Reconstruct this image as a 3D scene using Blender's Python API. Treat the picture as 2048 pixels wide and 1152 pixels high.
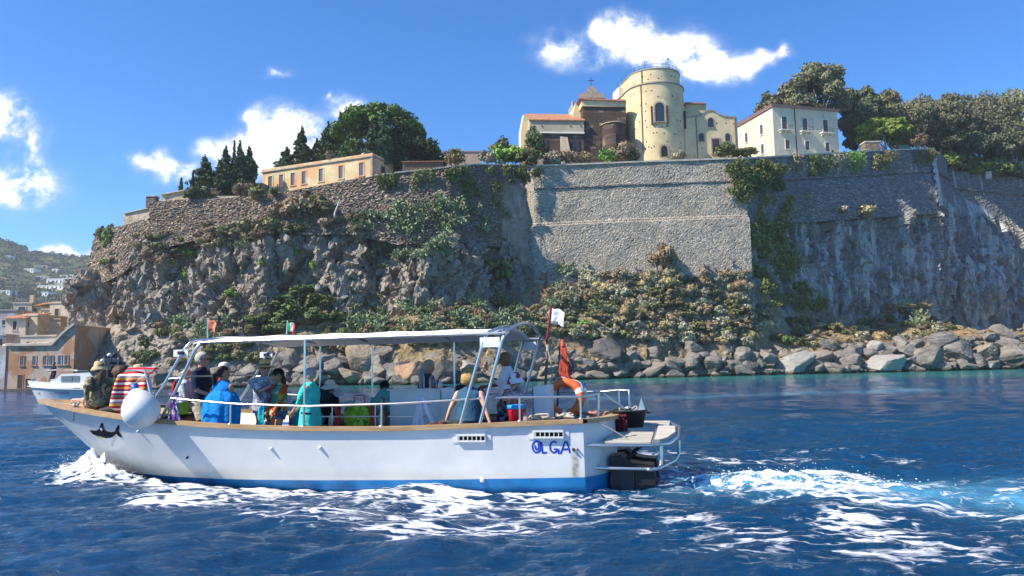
import bpy, bmesh, math, random
import numpy as np
from mathutils import Vector, Matrix
R_ = math.radians
sc = bpy.context.scene
for o in list(bpy.data.objects): bpy.data.objects.remove(o)
COL = sc.collection
random.seed(7)

# ------------------------------------------------------------------ camera
# Standing on a neighbouring boat, eye 1.95 m above the sea, lens 26.4 mm, tilted up 6 degrees and rolled 1.1 degrees.
CAM_H = 1.95; FPX = 1500.0; ROLL = R_(1.1); PITCH = math.atan(159/1500*math.cos(ROLL))
_F = Vector((0, math.cos(PITCH), math.sin(PITCH))); _X = Vector((1, 0, 0)); _U = _X.cross(_F)
_R = math.cos(ROLL)*_X - math.sin(ROLL)*_U; _UP = math.sin(ROLL)*_X + math.cos(ROLL)*_U
_C = Vector((0, 0, CAM_H))
cam = bpy.data.cameras.new('camera'); cam_o = bpy.data.objects.new('camera', cam); COL.objects.link(cam_o)
cam.sensor_width = 36; cam.lens = 36*FPX/2048; cam.clip_start = 0.1; cam.clip_end = 20000
cam_o.matrix_world = Matrix(((_R.x, _UP.x, -_F.x, 0), (_R.y, _UP.y, -_F.y, 0), (_R.z, _UP.z, -_F.z, CAM_H), (0, 0, 0, 1)))
sc.camera = cam_o

def ray(px, py): return _F + _R*((px-1024)/FPX) + _UP*((576-py)/FPX)
def at(px, py, Y):
    """the place seen at a point of the photograph that stands Y metres in front of the camera"""
    r = ray(px, py); return _C + r*(Y/r.y)
def on_water(px, py, z=0.0):
    r = ray(px, py); return _C + r*((z-CAM_H)/r.z)

# ------------------------------------------------------------------ sky, sun, exposure
SUN = Vector((-0.665, -0.27, 0.70)).normalized()
EXPOSURE = 0.8
sun = bpy.data.lights.new('sun', 'SUN'); sun.energy = 5.0; sun.angle = R_(0.53); sun.color = (1.0, 0.91, 0.77)
sun_o = bpy.data.objects.new('sun', sun); COL.objects.link(sun_o); sun_o.rotation_euler = SUN.to_track_quat('Z', 'Y').to_euler(); sun_o.location = (-60, -30, 90)
sc.view_settings.view_transform = 'Standard'; sc.view_settings.look = 'None'; sc.view_settings.gamma = 1.0
sc.view_settings.exposure = EXPOSURE; sc.view_settings.use_curve_mapping = False

world = bpy.data.worlds.new('World'); sc.world = world; world.use_nodes = True
class NT:
    """small helper for node trees"""
    def __init__(s, nt): s.nt = nt; s.nt.nodes.clear()
    def n(s, t, **kw):
        nd = s.nt.nodes.new(t)
        for k, v in kw.items():
            if k == 'i':
                for kk, vv in v.items():
                    sk = nd.inputs[kk]
                    if hasattr(vv, 'is_output'): s.nt.links.new(vv, sk)
                    else: sk.default_value = vv
            else: setattr(nd, k, v)
        return nd
    def math(s, op, a, b=None, clamp=False):
        nd = s.n('ShaderNodeMath', operation=op, use_clamp=clamp)
        for k, v in ((0, a), (1, b)):
            if v is None: continue
            if hasattr(v, 'is_output'): s.nt.links.new(v, nd.inputs[k])
            else: nd.inputs[k].default_value = v
        return nd.outputs[0]
    def mix(s, f, a, b, blend='MIX'):
        nd = s.n('ShaderNodeMix', data_type='RGBA', blend_type=blend)
        for k, v in ((0, f), (6, a), (7, b)):
            if hasattr(v, 'is_output'): s.nt.links.new(v, nd.inputs[k])
            else: nd.inputs[k].default_value = (*v, 1) if isinstance(v, tuple) and len(v) == 3 else v
        return nd.outputs[2]
    def ramp(s, f, stops, interp='LINEAR'):
        nd = s.n('ShaderNodeValToRGB'); nd.color_ramp.interpolation = interp
        e = nd.color_ramp.elements
        while len(e) < len(stops): e.new(0.5)
        for k, (p, c) in enumerate(stops):
            e[k].position = p; e[k].color = (*c, 1) if len(c) == 3 else c
        s.nt.links.new(f, nd.inputs[0]); return nd.outputs[0]
    def noise(s, vec, scale, detail=4, rough=0.55, dist=0.0, out=0):
        nd = s.n('ShaderNodeTexNoise', i={'Scale': scale, 'Detail': detail, 'Roughness': rough, 'Distortion': dist})
        if vec is not None: s.nt.links.new(vec, nd.inputs['Vector'])
        return nd.outputs[out]
    def smooth(s, v, a, b):
        nd = s.n('ShaderNodeMapRange', interpolation_type='SMOOTHSTEP', i={'From Min': a, 'From Max': b}); s.nt.links.new(v, nd.inputs['Value']); return nd.outputs[0]

def build_world():
    t = NT(world.node_tree)
    sky = t.n('ShaderNodeTexSky', sky_type='NISHITA', sun_disc=False, sun_elevation=math.asin(SUN.z), sun_rotation=math.atan2(SUN.x, SUN.y),
              altitude=0, air_density=0.75, dust_density=0.0, ozone_density=2.0)
    hsv = t.n('ShaderNodeHueSaturation', i={'Saturation': 1.3, 'Value': 1.0, 'Color': sky.outputs[0]})
    skyc = t.mix(1.0, hsv.outputs[0], (0.74, 0.98, 1.16), 'MULTIPLY')
    tc = t.n('ShaderNodeTexCoord')
    sep = t.n('ShaderNodeSeparateXYZ', i={0: tc.outputs['Generated']})
    yy = t.math('MAXIMUM', sep.outputs[1], 0.05)
    comb = t.n('ShaderNodeCombineXYZ', i={0: t.math('DIVIDE', sep.outputs[0], yy), 1: t.math('DIVIDE', sep.outputs[2], yy)})
    # warped copy so the clouds' outlines are ragged
    warp = t.noise(comb.outputs[0], 7.0, 3, 0.6, out=1)
    w1 = t.n('ShaderNodeVectorMath', operation='SUBTRACT', i={0: warp, 1: (0.5, 0.5, 0.5)})
    w2 = t.n('ShaderNodeVectorMath', operation='MULTIPLY_ADD', i={0: w1.outputs[0], 1: (0.15, 0.11, 0), 2: comb.outputs[0]})
    # cloud banks: azimuth / elevation (as tangents), half axes, tilt, strength
    blobs = [(1110, 90, 55, 26, 0, .8), (1195, 72, 70, 34, 5, .9), (1260, 55, 70, 52, 0, 1.1), (1340, 88, 85, 50, -15, 1.1), (1425, 128, 85, 44, -20, 1), (1510, 122, 66, 30, 12, .85), (1553, 95, 26, 30, 20, .6),
             (1340, 152, 100, 26, 0, .5), (1170, 115, 70, 24, 0, .5),
             (275, 315, 62, 18, 0, .75), (350, 328, 75, 38, -8, 1),
             (430, 274, 42, 20, -10, .9), (490, 300, 80, 50, -25, 1), (550, 248, 66, 66, 20, 1.05), (495, 212, 42, 18, -10, .6), (590, 300, 90, 70, 0, .9),
             (712, 222, 72, 42, 0, 1), (660, 186, 18, 13, 0, .5), (550, 122, 40, 16, 8, .6),
             (-10, 215, 75, 58, 0, 1.1), (58, 270, 60, 46, -10, .7), (15, 350, 95, 60, 0, .95), (80, 385, 58, 58, 0, .7),
             (140, 505, 70, 18, 0, 1), (45, 497, 32, 12, 0, .8)]
    tot = None
    for (px, py, a, b, rot, st) in blobs:
        r = ray(px, py); cx, cz = r.x/r.y, r.z/r.y
        m = t.n('ShaderNodeMapping', vector_type='TEXTURE', i={'Location': (cx, cz, 0), 'Rotation': (0, 0, R_(rot)+ROLL), 'Scale': (a*1.75/FPX, b*1.75/FPX, 1)})
        t.nt.links.new(w2.outputs[0], m.inputs[0])
        g = t.n('ShaderNodeTexGradient', gradient_type='QUADRATIC_SPHERE'); t.nt.links.new(m.outputs[0], g.inputs[0])
        v = t.math('MULTIPLY', g.outputs[1], st)
        tot = v if tot is None else t.math('ADD', tot, v)
    front = t.math('GREATER_THAN', sep.outputs[1], 0.06)
    n1 = t.noise(comb.outputs[0], 14.0, 7, 0.66)
    n1 = t.math('ADD', t.math('SUBTRACT', n1, 0.43), t.math('MULTIPLY', t.math('SUBTRACT', t.noise(w2.outputs[0], 34.0, 4, 0.65), 0.5), 0.55))
    dens = t.math('MULTIPLY', tot, t.math('ADD', t.math('MULTIPLY', n1, 3.9), 0.80))
    dens = t.math('MULTIPLY', t.smooth(dens, 0.03, 0.95), front)
    body = t.smooth(t.math('ADD', dens, t.math('MULTIPLY', n1, 0.9)), 0.15, 0.95)
    ccol = t.mix(body, (3.3, 4.0, 5.2), (6.3, 6.4, 6.5))
    col = t.mix(t.math('MULTIPLY', dens, 0.92), skyc, ccol)
    bg = t.n('ShaderNodeBackground', i={'Color': col, 'Strength': 0.125})
    out = t.n('ShaderNodeOutputWorld', i={0: bg.outputs[0]})
build_world()
world.cycles.sampling_method = 'MANUAL'; world.cycles.sample_map_resolution = 256
sc.render.engine = 'CYCLES'
sc.cycles.max_bounces = 5; sc.cycles.diffuse_bounces = 2; sc.cycles.glossy_bounces = 3; sc.cycles.transmission_bounces = 4; sc.cycles.transparent_max_bounces = 8
sc.cycles.caustics_reflective = False; sc.cycles.caustics_refractive = False
sc.cycles.use_denoising = True; sc.cycles.use_adaptive_sampling = True; sc.cycles.adaptive_threshold = 0.02
# ------------------------------------------------------------------ helpers: noise in numpy
def _h(ix, iy, iz, s):
    h = (ix.astype(np.int64)*73856093) ^ (iy.astype(np.int64)*19349663) ^ (iz.astype(np.int64)*83492791) ^ (s*2654435761)
    h &= 0xFFFFFFFF
    h = ((h ^ (h >> 16))*0x45d9f3b) & 0xFFFFFFFF
    h = ((h ^ (h >> 16))*0x45d9f3b) & 0xFFFFFFFF
    return ((h ^ (h >> 16)) & 0xFFFFFF)/float(0xFFFFFF)
def vnoise(P, s=0):
    I = np.floor(P); Fr = P-I; w = Fr*Fr*Fr*(Fr*(Fr*6-15)+10)
    I = I.astype(np.int64); r = 0
    for a in (0, 1):
        wx = w[:, 0] if a else 1-w[:, 0]
        for b in (0, 1):
            wy = w[:, 1] if b else 1-w[:, 1]
            for c in (0, 1):
                wz = w[:, 2] if c else 1-w[:, 2]
                r = r+wx*wy*wz*_h(I[:, 0]+a, I[:, 1]+b, I[:, 2]+c, s)
    return r*2-1
def fbm(P, oct=4, s=0, gain=0.5, ridged=False):
    r = 0; a = 1.0; t = 0
    for k in range(oct):
        v = vnoise(P*(2.03**k)+17.3*k, s+k)
        if ridged: v = 1-2*np.abs(v)
        r = r+a*v; t += a; a *= gain
    return r/t
def worley(P, s=0, facet=True):
    """nearest cell: F1, F2-F1, random id, and the height of a randomly tilted facet through the cell"""
    I = np.floor(P).astype(np.int64); n = len(P)
    d1 = np.full(n, 9.0); d2 = np.full(n, 9.0); cid = np.zeros(n); fac = np.zeros(n)
    for a in (-1, 0, 1):
        for b in (-1, 0, 1):
            for c in (-1, 0, 1):
                X, Y, Z = I[:, 0]+a, I[:, 1]+b, I[:, 2]+c
                off = np.stack([X+_h(X, Y, Z, s), Y+_h(X, Y, Z, s+1), Z+_h(X, Y, Z, s+2)], 1)-P
                d = np.sqrt((off**2).sum(1)); m = d < d1
                d2 = np.where(m, d1, np.minimum(d2, d)); d1 = np.where(m, d, d1)
                i = _h(X, Y, Z, s+3); cid = np.where(m, i, cid)
                if facet:
                    f = off[:, 0]*(_h(X, Y, Z, s+4)*2-1)+off[:, 1]*(_h(X, Y, Z, s+5)*2-1)+off[:, 2]*(_h(X, Y, Z, s+6)*2-1)
                    fac = np.where(m, f, fac)
    return d1, d2-d1, cid, fac
def sstep(x, a, b):
    t = np.clip((x-a)/(b-a), 0, 1); return t*t*(3-2*t)

# ------------------------------------------------------------------ helpers: materials
MATS = {}
def mat(name, col=(0.5, 0.5, 0.5), rough=0.7, metal=0.0, spec=0.4, var=0.0, vscale=6.0, bump=0.0, bscale=20.0, fn=None, trans=0.0, ior=1.45, sss=0.0):
    """a procedural material; var mixes darker/lighter noise patches, bump adds fine relief; fn(t, col) may return its own colour"""
    if name in MATS: return MATS[name]
    m = bpy.data.materials.new(name); m.use_nodes = True; t = NT(m.node_tree)
    p = t.n('ShaderNodeBsdfPrincipled', i={'Roughness': rough, 'Metallic': metal, 'Specular IOR Level': spec, 'Base Color': (*col, 1), 'Transmission Weight': trans, 'IOR': ior})
    tc = t.n('ShaderNodeTexCoord'); v = tc.outputs['Object']
    c = None
    if fn: c = fn(t, v, p)
    elif var:
        nz = t.noise(v, vscale, 5, 0.6)
        c = t.ramp(nz, [(0.28, tuple(x*(1-var) for x in col)), (0.5, col), (0.75, tuple(min(1, x*(1+var*0.7)) for x in col))])
    if c is not None: t.nt.links.new(c, p.inputs['Base Color'])
    if bump:
        b = t.n('ShaderNodeBump', i={'Strength': bump, 'Distance': 0.05, 'Height': t.noise(v, bscale, 4, 0.6)}); t.nt.links.new(b.outputs[0], p.inputs['Normal'])
    t.n('ShaderNodeOutputMaterial', i={0: p.outputs[0]})
    MATS[name] = m; return m

# ------------------------------------------------------------------ helpers: objects
def tag(o, label=None, cat=None, group=None, kind=None):
    for k, v in (('label', label), ('category', cat), ('group', group), ('kind', kind)):
        if v: o[k] = v
    return o
def link(name, me, m=None, parent=None, mw=None):
    o = bpy.data.objects.new(name, me); COL.objects.link(o)
    if m is not None and me is not None and len(me.materials) == 0:
        for x in (m if isinstance(m, (list, tuple)) else [m]): me.materials.append(x)
    if parent is not None: o.parent = parent
    if mw is not None: o.matrix_world = mw
    return o
def empty(name, mw=None):
    o = bpy.data.objects.new(name, None); COL.objects.link(o); o.empty_display_size = 0.2
    if mw is not None: o.matrix_world = mw
    return o
def T(x, y, z=0, rz=0): return Matrix.Translation((x, y, z)) @ Matrix.Rotation(rz, 4, 'Z')
def grid_mesh(name, V, nr, nc, smooth=True):
    """V: nr*nc points in rows"""
    me = bpy.data.meshes.new(name)
    i = np.arange((nr-1)*(nc-1)); r, c = i//(nc-1), i % (nc-1); a = r*nc+c
    fs = np.stack([a, a+1, a+nc+1, a+nc], 1).astype(np.int32)
    return np_mesh(name, V, fs, smooth)
def np_mesh(name, V, fs, smooth=False):
    me = bpy.data.meshes.new(name); n = len(fs); k = fs.shape[1]
    me.vertices.add(len(V)); me.vertices.foreach_set('co', np.asarray(V, np.float32).ravel())
    me.loops.add(n*k); me.loops.foreach_set('vertex_index', np.asarray(fs, np.int32).ravel())
    me.polygons.add(n); me.polygons.foreach_set('loop_start', np.arange(0, n*k, k, dtype=np.int32))
    me.polygons.foreach_set('use_smooth', np.full(n, bool(smooth)))
    me.update(calc_edges=True); me.validate(); return me
def add_attr(me, name, vals):
    a = me.attributes.new(name, 'FLOAT', 'POINT'); a.data.foreach_set('value', np.asarray(vals, np.float32))

class MB:
    """collects shapes into one mesh"""
    def __init__(s): s.v = []; s.f = []; s.m = []; s.sm = []
    def add(s, vs, fs, mi=0, smooth=False):
        k = len(s.v); s.v += [tuple(x) for x in vs]; s.f += [tuple(i+k for i in q) for q in fs]; s.m += [mi]*len(fs); s.sm += [smooth]*len(fs); return s
    def box(s, x0, x1, y0, y1, z0, z1, mi=0, M=None):
        vs = [Vector((x, y, z)) for z in (z0, z1) for y in (y0, y1) for x in (x0, x1)]
        if M is not None: vs = [M @ v for v in vs]
        return s.add(vs, [(0, 2, 3, 1), (4, 5, 7, 6), (0, 1, 5, 4), (2, 6, 7, 3), (0, 4, 6, 2), (1, 3, 7, 5)], mi)
    def tube(s, pts, r, n=8, mi=0, caps=True, smooth=True):
        """tube through pts; r a number or one per point"""
        pts = [Vector(p) for p in pts]; rs = r if isinstance(r, (list, tuple)) else [r]*len(pts)
        k = len(pts); vs = []; up = None
        for i, p in enumerate(pts):
            d = (pts[min(i+1, k-1)]-pts[max(i-1, 0)])
            d = d.normalized() if d.length > 1e-9 else Vector((0, 0, 1))
            if up is None: up = Vector((0, 0, 1)) if abs(d.z) < 0.9 else Vector((0, 1, 0))
            a = d.cross(up); a = a.normalized() if a.length > 1e-6 else Vector((1, 0, 0)); b = a.cross(d).normalized(); up = b
            for j in range(n):
                t = 2*math.pi*j/n; vs.append(p+(a*math.cos(t)+b*math.sin(t))*rs[i])
        fs = [(i*n+j, i*n+(j+1) % n, (i+1)*n+(j+1) % n, (i+1)*n+j) for i in range(k-1) for j in range(n)]
        s.add(vs, fs, mi, smooth)
        if caps: s.add(vs[:n], [tuple(range(n))[::-1]], mi); s.add(vs[-n:], [tuple(range(n))], mi)
        return s
    def lathe(s, prof, n=20, c=(0, 0, 0), mi=0, smooth=True, axis='Z', sx=1, sy=1, M=None):
        vs = []
        for r, z in prof:
            for j in range(n):
                t = 2*math.pi*j/n; v = Vector((r*math.cos(t)*sx, r*math.sin(t)*sy, z))
                if axis == 'X': v = Vector((v.z, v.x, v.y))
                elif axis == 'Y': v = Vector((v.x, v.z, v.y))
                vs.append((M @ v if M is not None else v)+Vector(c))
        fs = [(i*n+j, i*n+(j+1) % n, (i+1)*n+(j+1) % n, (i+1)*n+j) for i in range(len(prof)-1) for j in range(n)]
        return s.add(vs, fs, mi, smooth)
    def ball(s, c, rx, ry=None, rz=None, n=12, m=8, mi=0):
        ry = ry or rx; rz = rz or rx
        return s.lathe([(max(math.sin(math.pi*i/m), 1e-4), -math.cos(math.pi*i/m)) for i in range(m+1)], n, (0, 0, 0), mi, M=Matrix.Translation(c) @ Matrix.Diagonal((rx, ry, rz, 1)))
    def prism(s, poly, z0, z1, mi=0, M=None):
        """poly in xy extruded over z"""
        n = len(poly); vs = [Vector((x, y, z)) for z in (z0, z1) for x, y in poly]
        if M is not None: vs = [M @ v for v in vs]
        return s.add(vs, [tuple(range(n))[::-1], tuple(range(n, 2*n))]+[(i, (i+1) % n, n+(i+1) % n, n+i) for i in range(n)], mi)
    def sheet(s, rows, thick=0.0, mi=0, smooth=True):
        """rows of points as a grid; thick > 0 gives a second skin and closed edges"""
        nr, nc = len(rows), len(rows[0]); P = [Vector(p) for r in rows for p in r]
        q = [(i*nc+j, i*nc+j+1, (i+1)*nc+j+1, (i+1)*nc+j) for i in range(nr-1) for j in range(nc-1)]
        if not thick: return s.add(P, q, mi, smooth)
        N = []
        for i in range(nr):
            for j in range(nc):
                a = P[i*nc+min(j+1, nc-1)]-P[i*nc+max(j-1, 0)]; b = P[min(i+1, nr-1)*nc+j]-P[max(i-1, 0)*nc+j]
                w = a.cross(b); N.append(w.normalized() if w.length > 1e-9 else Vector((0, 0, 1)))
        Q = [p-n*thick for p, n in zip(P, N)]; k = nr*nc
        f2 = [tuple(x+k for x in reversed(f)) for f in q]
        bd = [j for j in range(nc)]+[i*nc+nc-1 for i in range(1, nr)]+[(nr-1)*nc+j for j in range(nc-2, -1, -1)]+[i*nc for i in range(nr-2, 0, -1)]
        e = [(bd[(i+1) % len(bd)], bd[i], bd[i]+k, bd[(i+1) % len(bd)]+k) for i in range(len(bd))]
        return s.add(P+Q, q+f2+e, mi, smooth)
    def mesh(s, name):
        me = bpy.data.meshes.new(name); me.from_pydata(s.v, [], s.f)
        if any(s.m): me.polygons.foreach_set('material_index', s.m)
        me.polygons.foreach_set('use_smooth', s.sm); me.update(); return me
    def build(s, name, m, parent=None, mw=None): return link(name, s.mesh(name), m, parent, mw)
def copy_tree(o, parent=None, mw=None):
    c = o.copy(); COL.objects.link(c); c.parent = parent
    if mw is not None: c.matrix_world = mw
    for ch in o.children: 
        k = copy_tree(ch, c); k.matrix_parent_inverse = ch.matrix_parent_inverse.copy()
    return c
# ------------------------------------------------------------------ the tour boat's pose (the sea needs it for the bow wave and wake)
BOAT_TH = R_(14.0)
BFW = Vector((-math.cos(BOAT_TH), math.sin(BOAT_TH), 0)); BLF = Vector((-math.sin(BOAT_TH), -math.cos(BOAT_TH), 0))
BOAT_O = on_water(1170, 985) - BLF*1.15          # transom centre at the waterline
BOAT = Matrix(((BFW.x, BLF.x, 0, BOAT_O.x), (BFW.y, BLF.y, 0, BOAT_O.y), (0, 0, 1, 0), (0, 0, 0, 1)))
def bl(px, py, yl):
    """boat coordinates (x to the bow, y to port, z up) of a point of the photograph in the plane y = yl of the boat"""
    r = ray(px, py); k = ((BOAT_O+BLF*yl-_C).dot(BLF))/r.dot(BLF); p = _C+r*k-BOAT_O
    return Vector((p.dot(BFW), yl, p.z))

# ------------------------------------------------------------------ the sea
def axis(lo, hi, a, b, fine, grow):
    xs = list(np.arange(a, b, fine)); st = fine; x = a
    left = []
    while x > lo: st = min(st*grow, 200); x -= st; left.append(x)
    st = fine; x = xs[-1]; right = []
    while x < hi: st = min(st*grow, 200); x += st; right.append(x)
    return np.array(left[::-1]+xs+right)
def build_sea():
    xs = axis(-5000, 5000, -14, 14, 0.06, 1.035); ys = axis(-300, 9000, 6.0, 18.0, 0.055, 1.026)
    X, Y = np.meshgrid(xs, ys); nr, nc = X.shape; x = X.ravel(); y = Y.ravel()
    cell = np.maximum(np.gradient(xs)[None, :]+0*X, np.gradient(ys)[:, None]+0*X).ravel()
    z = np.zeros_like(x); rng = np.random.default_rng(5)
    P3 = lambda s, sx=1.0, sy=1.0: np.stack([x*s*sx, y*s*sy, np.zeros_like(x)], 1)
    # wind chop running towards the camera's right; crests sharpened
    wx = x+0.5*vnoise(P3(0.35), 61); wy = y+0.5*vnoise(P3(0.35), 62)
    for k in range(34):
        lam = 0.32*(1.115**k); ang = R_(-62)+rng.normal(0, 0.5); ph = rng.uniform(0, 6.28)
        amp = 0.0075*lam**0.75*(0.55 if lam > 3 else 1.0 if lam > 0.8 else 1.15)
        fade = np.clip((lam/np.maximum(cell, 1e-6)-3)/4, 0, 1)
        s = np.sin((wx*math.cos(ang)+wy*math.sin(ang))*2*math.pi/lam+ph)
        z += fade*amp*(1-2*np.abs(s)**0.8*0.9 if k % 3 == 0 else s)
    fadef = np.clip((0.5/np.maximum(cell, 1e-6)-1)/2, 0, 1)
    z += fadef*0.026*fbm(P3(2.1, 1.0, 1.6), 5, 31, ridged=True)
    z += 0.05*fbm(P3(0.16), 3, 41)*np.clip((6/np.maximum(cell, 1e-6)-1)/2, 0, 1)
    # boat frame
    dx, dy = x-BOAT_O.x, y-BOAT_O.y
    u = dx*BFW.x+dy*BFW.y; v = dx*BLF.x+dy*BLF.y        # u to the bow, v to port
    hb = np.where(u > 0, 1.35*np.clip((10.6-u)/4.0, 0, 1)**0.7, 1.2); dist = np.maximum(np.abs(v)-hb, 0)
    near = np.clip((0.6/np.maximum(cell, 1e-6)), 0, 1)
    n1 = fbm(P3(0.9), 4, 71); n2 = fbm(P3(2.6), 4, 72); n3 = fbm(P3(6.5), 3, 73)
    foam = np.zeros_like(x); aer = np.zeros_like(x)
    # bow wave: a curling crest thrown up at the stem, running aft along the hull and spreading
    fw_ = np.clip(10.4-u, 0, 60)                                                # metres aft of the stem
    bw = np.exp(-((u-9.9)/1.05)**2)*np.exp(-(dist/0.55)**2)
    n4 = fbm(P3(15.0), 2, 74, ridged=True); z += near*bw*(0.20+0.22*n2+0.26*np.clip(n3, -.3, 1)+0.07*n4)
    z += near*0.10*np.exp(-((u-10.5)/0.5)**2)*np.exp(-(v/0.7)**2)*(1+n2)
    foam = np.maximum(foam, 0.95*np.exp(-((u-9.95)/1.25)**2)*np.exp(-(dist/0.85)**2)*(0.85+0.6*n2+.35*n3))
    # a wash of foam along the side, widening aft, densest at the planking
    wid = 0.42+0.22*fw_
    band = np.exp(-(dist/wid)**2)*sstep(u, 10.5, 9.2)*sstep(u, -3.5, 1.0)
    foam = np.maximum(foam, band*(0.74-0.012*fw_)*(0.85+0.5*n1))
    foam = np.maximum(foam, 0.95*np.exp(-(dist/0.10)**2)*sstep(u, 10.4, 9.2)*(u > -.1)*(.8+.5*n2))
    z += near*0.035*np.exp(-((dist-0.2)/0.22)**2)*sstep(u, 10.2, 9)*(u > -0.3)*(1+n2)
    # diverging wave that peels off the bow, broken foam on its back
    dv = dist-fw_*0.27-0.25; dw = np.exp(-(dv/0.40)**2)*sstep(u, 10.0, 7.5)*np.exp(-fw_/10)
    z += near*0.075*dw*(1+0.6*n1)
    foam = np.maximum(foam, 0.60*np.exp(-((dist-fw_*0.27)/0.80)**2)*sstep(u, 9.4, 6.5)*np.exp(-np.clip(5-u, 0, 60)/8)*(0.45+1.1*np.clip(n1+0.35, 0, 1)))
    # propeller wake: a bright aerated ridge aft, foam streaks to both sides
    aft = np.clip(-u-0.5, 0, 200); mid = v+0.1-0.02*aft; core = np.exp(-(mid/(0.85+0.085*aft))**2)*sstep(-u, 0.3, 1.4)
    aer = np.maximum(aer, core*np.exp(-aft/22)*(0.85+0.7*n1))
    z += near*core*np.exp(-aft/6.0)*(0.05+0.13*np.exp(-((aft-2.4)/1.6)**2))*(1+1.2*n2+1.0*n3)
    foam = np.maximum(foam, core*0.85*np.exp(-((aft-2.8)/2.6)**2)*(0.75+0.9*n2))
    foam = np.maximum(foam, core*0.52*np.exp(-aft/18)*(0.7+0.9*n2))
    edge = np.exp(-((np.abs(mid)-(0.95+0.1*aft))/(0.28+0.035*aft))**2)*sstep(-u, 0.2, 1.5)
    foam = np.maximum(foam, edge*(0.72*np.exp(-aft/18))*(0.7+0.8*n1))
    foam = np.maximum(foam, 0.60*np.exp(-((v-2.9-0.12*aft)/(1.5+0.09*aft))**2)*sstep(-u, -4, 1.0)*np.exp(-aft/24)*(0.62+1.1*n1))
    foam = np.maximum(foam, 0.58*np.exp(-((v+2.6+0.17*aft)/(0.75+0.06*aft))**2)*sstep(-u, -1, 2.0)*np.exp(-aft/22)*(0.6+1.1*n1))
    # small whitecap crest in front of the boat, and a far strip of churned water by the rocks
    c = on_water(850, 1090); r2 = ((x-c.x)/0.55)**2+((y-c.y)/0.3)**2; z += near*0.12*np.exp(-r2); 
    # aerated strip left by an earlier boat
    a0 = on_water(1250, 795); a1 = on_water(1760, 782); tt = np.clip(((x-a0.x)*(a1.x-a0.x)+(y-a0.y)*(a1.y-a0.y))/((a1.x-a0.x)**2+(a1.y-a0.y)**2), -.1, 1.15)
    dd = np.hypot(x-a0.x-tt*(a1.x-a0.x), y-a0.y-tt*(a1.y-a0.y)); aer = np.maximum(aer, 0.62*np.exp(-(dd/2.6)**2)*(0.55+0.9*n1))
    # shallows over pale rock near the shore
    shal = sstep(y, 66, 108)*sstep(x, -60, -20)*(1-sstep(x, 60, 120))
    # the water must not stand up inside the hull
    inside = (np.abs(v) < hb-0.12) & (u > -0.1) & (u < 10.3); z = np.where(inside, -0.35, z); foam = np.where(inside, 0, foam)
    me = grid_mesh('sea', np.stack([x, y, z], 1), nr, nc)
    add_attr(me, 'foam', np.clip(foam, 0, 1.6)); add_attr(me, 'aerated', np.clip(aer, 0, 1)); add_attr(me, 'shallow', shal)
    def fn(t, v, p):
        A = lambda n: t.n('ShaderNodeAttribute', attribute_name=n).outputs['Fac']
        fo, ae, sh = A('foam'), A('aerated'), A('shallow')
        st = t.n('ShaderNodeMapping', i={'Rotation': (0, 0, BOAT_TH), 'Scale': (0.45, 1.15, 1.0)}); t.nt.links.new(v, st.inputs[0])
        sv = st.outputs[0]
        # lacy foam: warped cell walls and clots, cut off by how much foam there is
        wp = t.n('ShaderNodeVectorMath', operation='MULTIPLY_ADD', i={0: t.noise(sv, 1.3, 4, 0.6, out=1), 1: (1.3, 1.3, 0), 2: sv})
        vo = t.n('ShaderNodeTexVoronoi', feature='DISTANCE_TO_EDGE', i={'Scale': 3.6}); t.nt.links.new(wp.outputs[0], vo.inputs['Vector'])
        lace = t.math('SUBTRACT', 1.0, t.smooth(vo.outputs[0], 0.0, 0.30))
        nn = t.noise(wp.outputs[0], 5.0, 6, 0.68)
        f = t.math('ADD', t.math('MULTIPLY', lace, 0.36), t.math('MULTIPLY', nn, 0.85))
        f = t.math('ADD', f, t.math('MULTIPLY', fo, 0.70))
        f = t.math('MULTIPLY', t.smooth(f, 0.88, 1.14), t.smooth(fo, 0.05, 0.22))
        deep = t.mix(sh, (0.001, 0.036, 0.10), (0.014, 0.19, 0.17))
        big = t.noise(v, 0.045, 3, 0.5)
        deep = t.mix(t.smooth(big, 0.42, 0.66), deep, t.mix(sh, (0.003, 0.055, 0.13), (0.010, 0.13, 0.15)))
        a2 = t.math('MULTIPLY', ae, t.math('ADD', 0.55, t.math('MULTIPLY', nn, 0.8)), True)
        wcol = t.mix(a2, deep, (0.09, 0.33, 0.50))
        col = t.mix(f, wcol, (0.80, 0.83, 0.85))
        t.nt.links.new(t.math('ADD', 0.07, t.math('MULTIPLY', f, 0.75)), p.inputs['Roughness'])
        # ripples
        r1 = t.n('ShaderNodeMapping', i={'Rotation': (0, 0, 0.5), 'Scale': (1.0, 1.9, 1.0)}); t.nt.links.new(v, r1.inputs[0])
        h1 = t.noise(r1.outputs[0], 3.6, 7, 0.66, 0.5); h2 = t.noise(r1.outputs[0], 0.5, 4, 0.6, 0.3)
        hh = t.math('ADD', t.math('MULTIPLY', h1, 0.20), t.math('MULTIPLY', h2, 0.55))
        hh = t.math('ADD', hh, t.math('MULTIPLY', f, 0.03))
        b = t.n('ShaderNodeBump', i={'Strength': 0.85, 'Distance': 0.5, 'Height': hh}); t.nt.links.new(b.outputs[0], p.inputs['Normal'])
        return col
    m = mat('sea_water', fn=fn, ior=1.33, spec=0.5)
    o = link('sea', me, m); tag(o, kind='structure', label='deep blue choppy sea with foam and wake')
    return o
build_sea()
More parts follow.
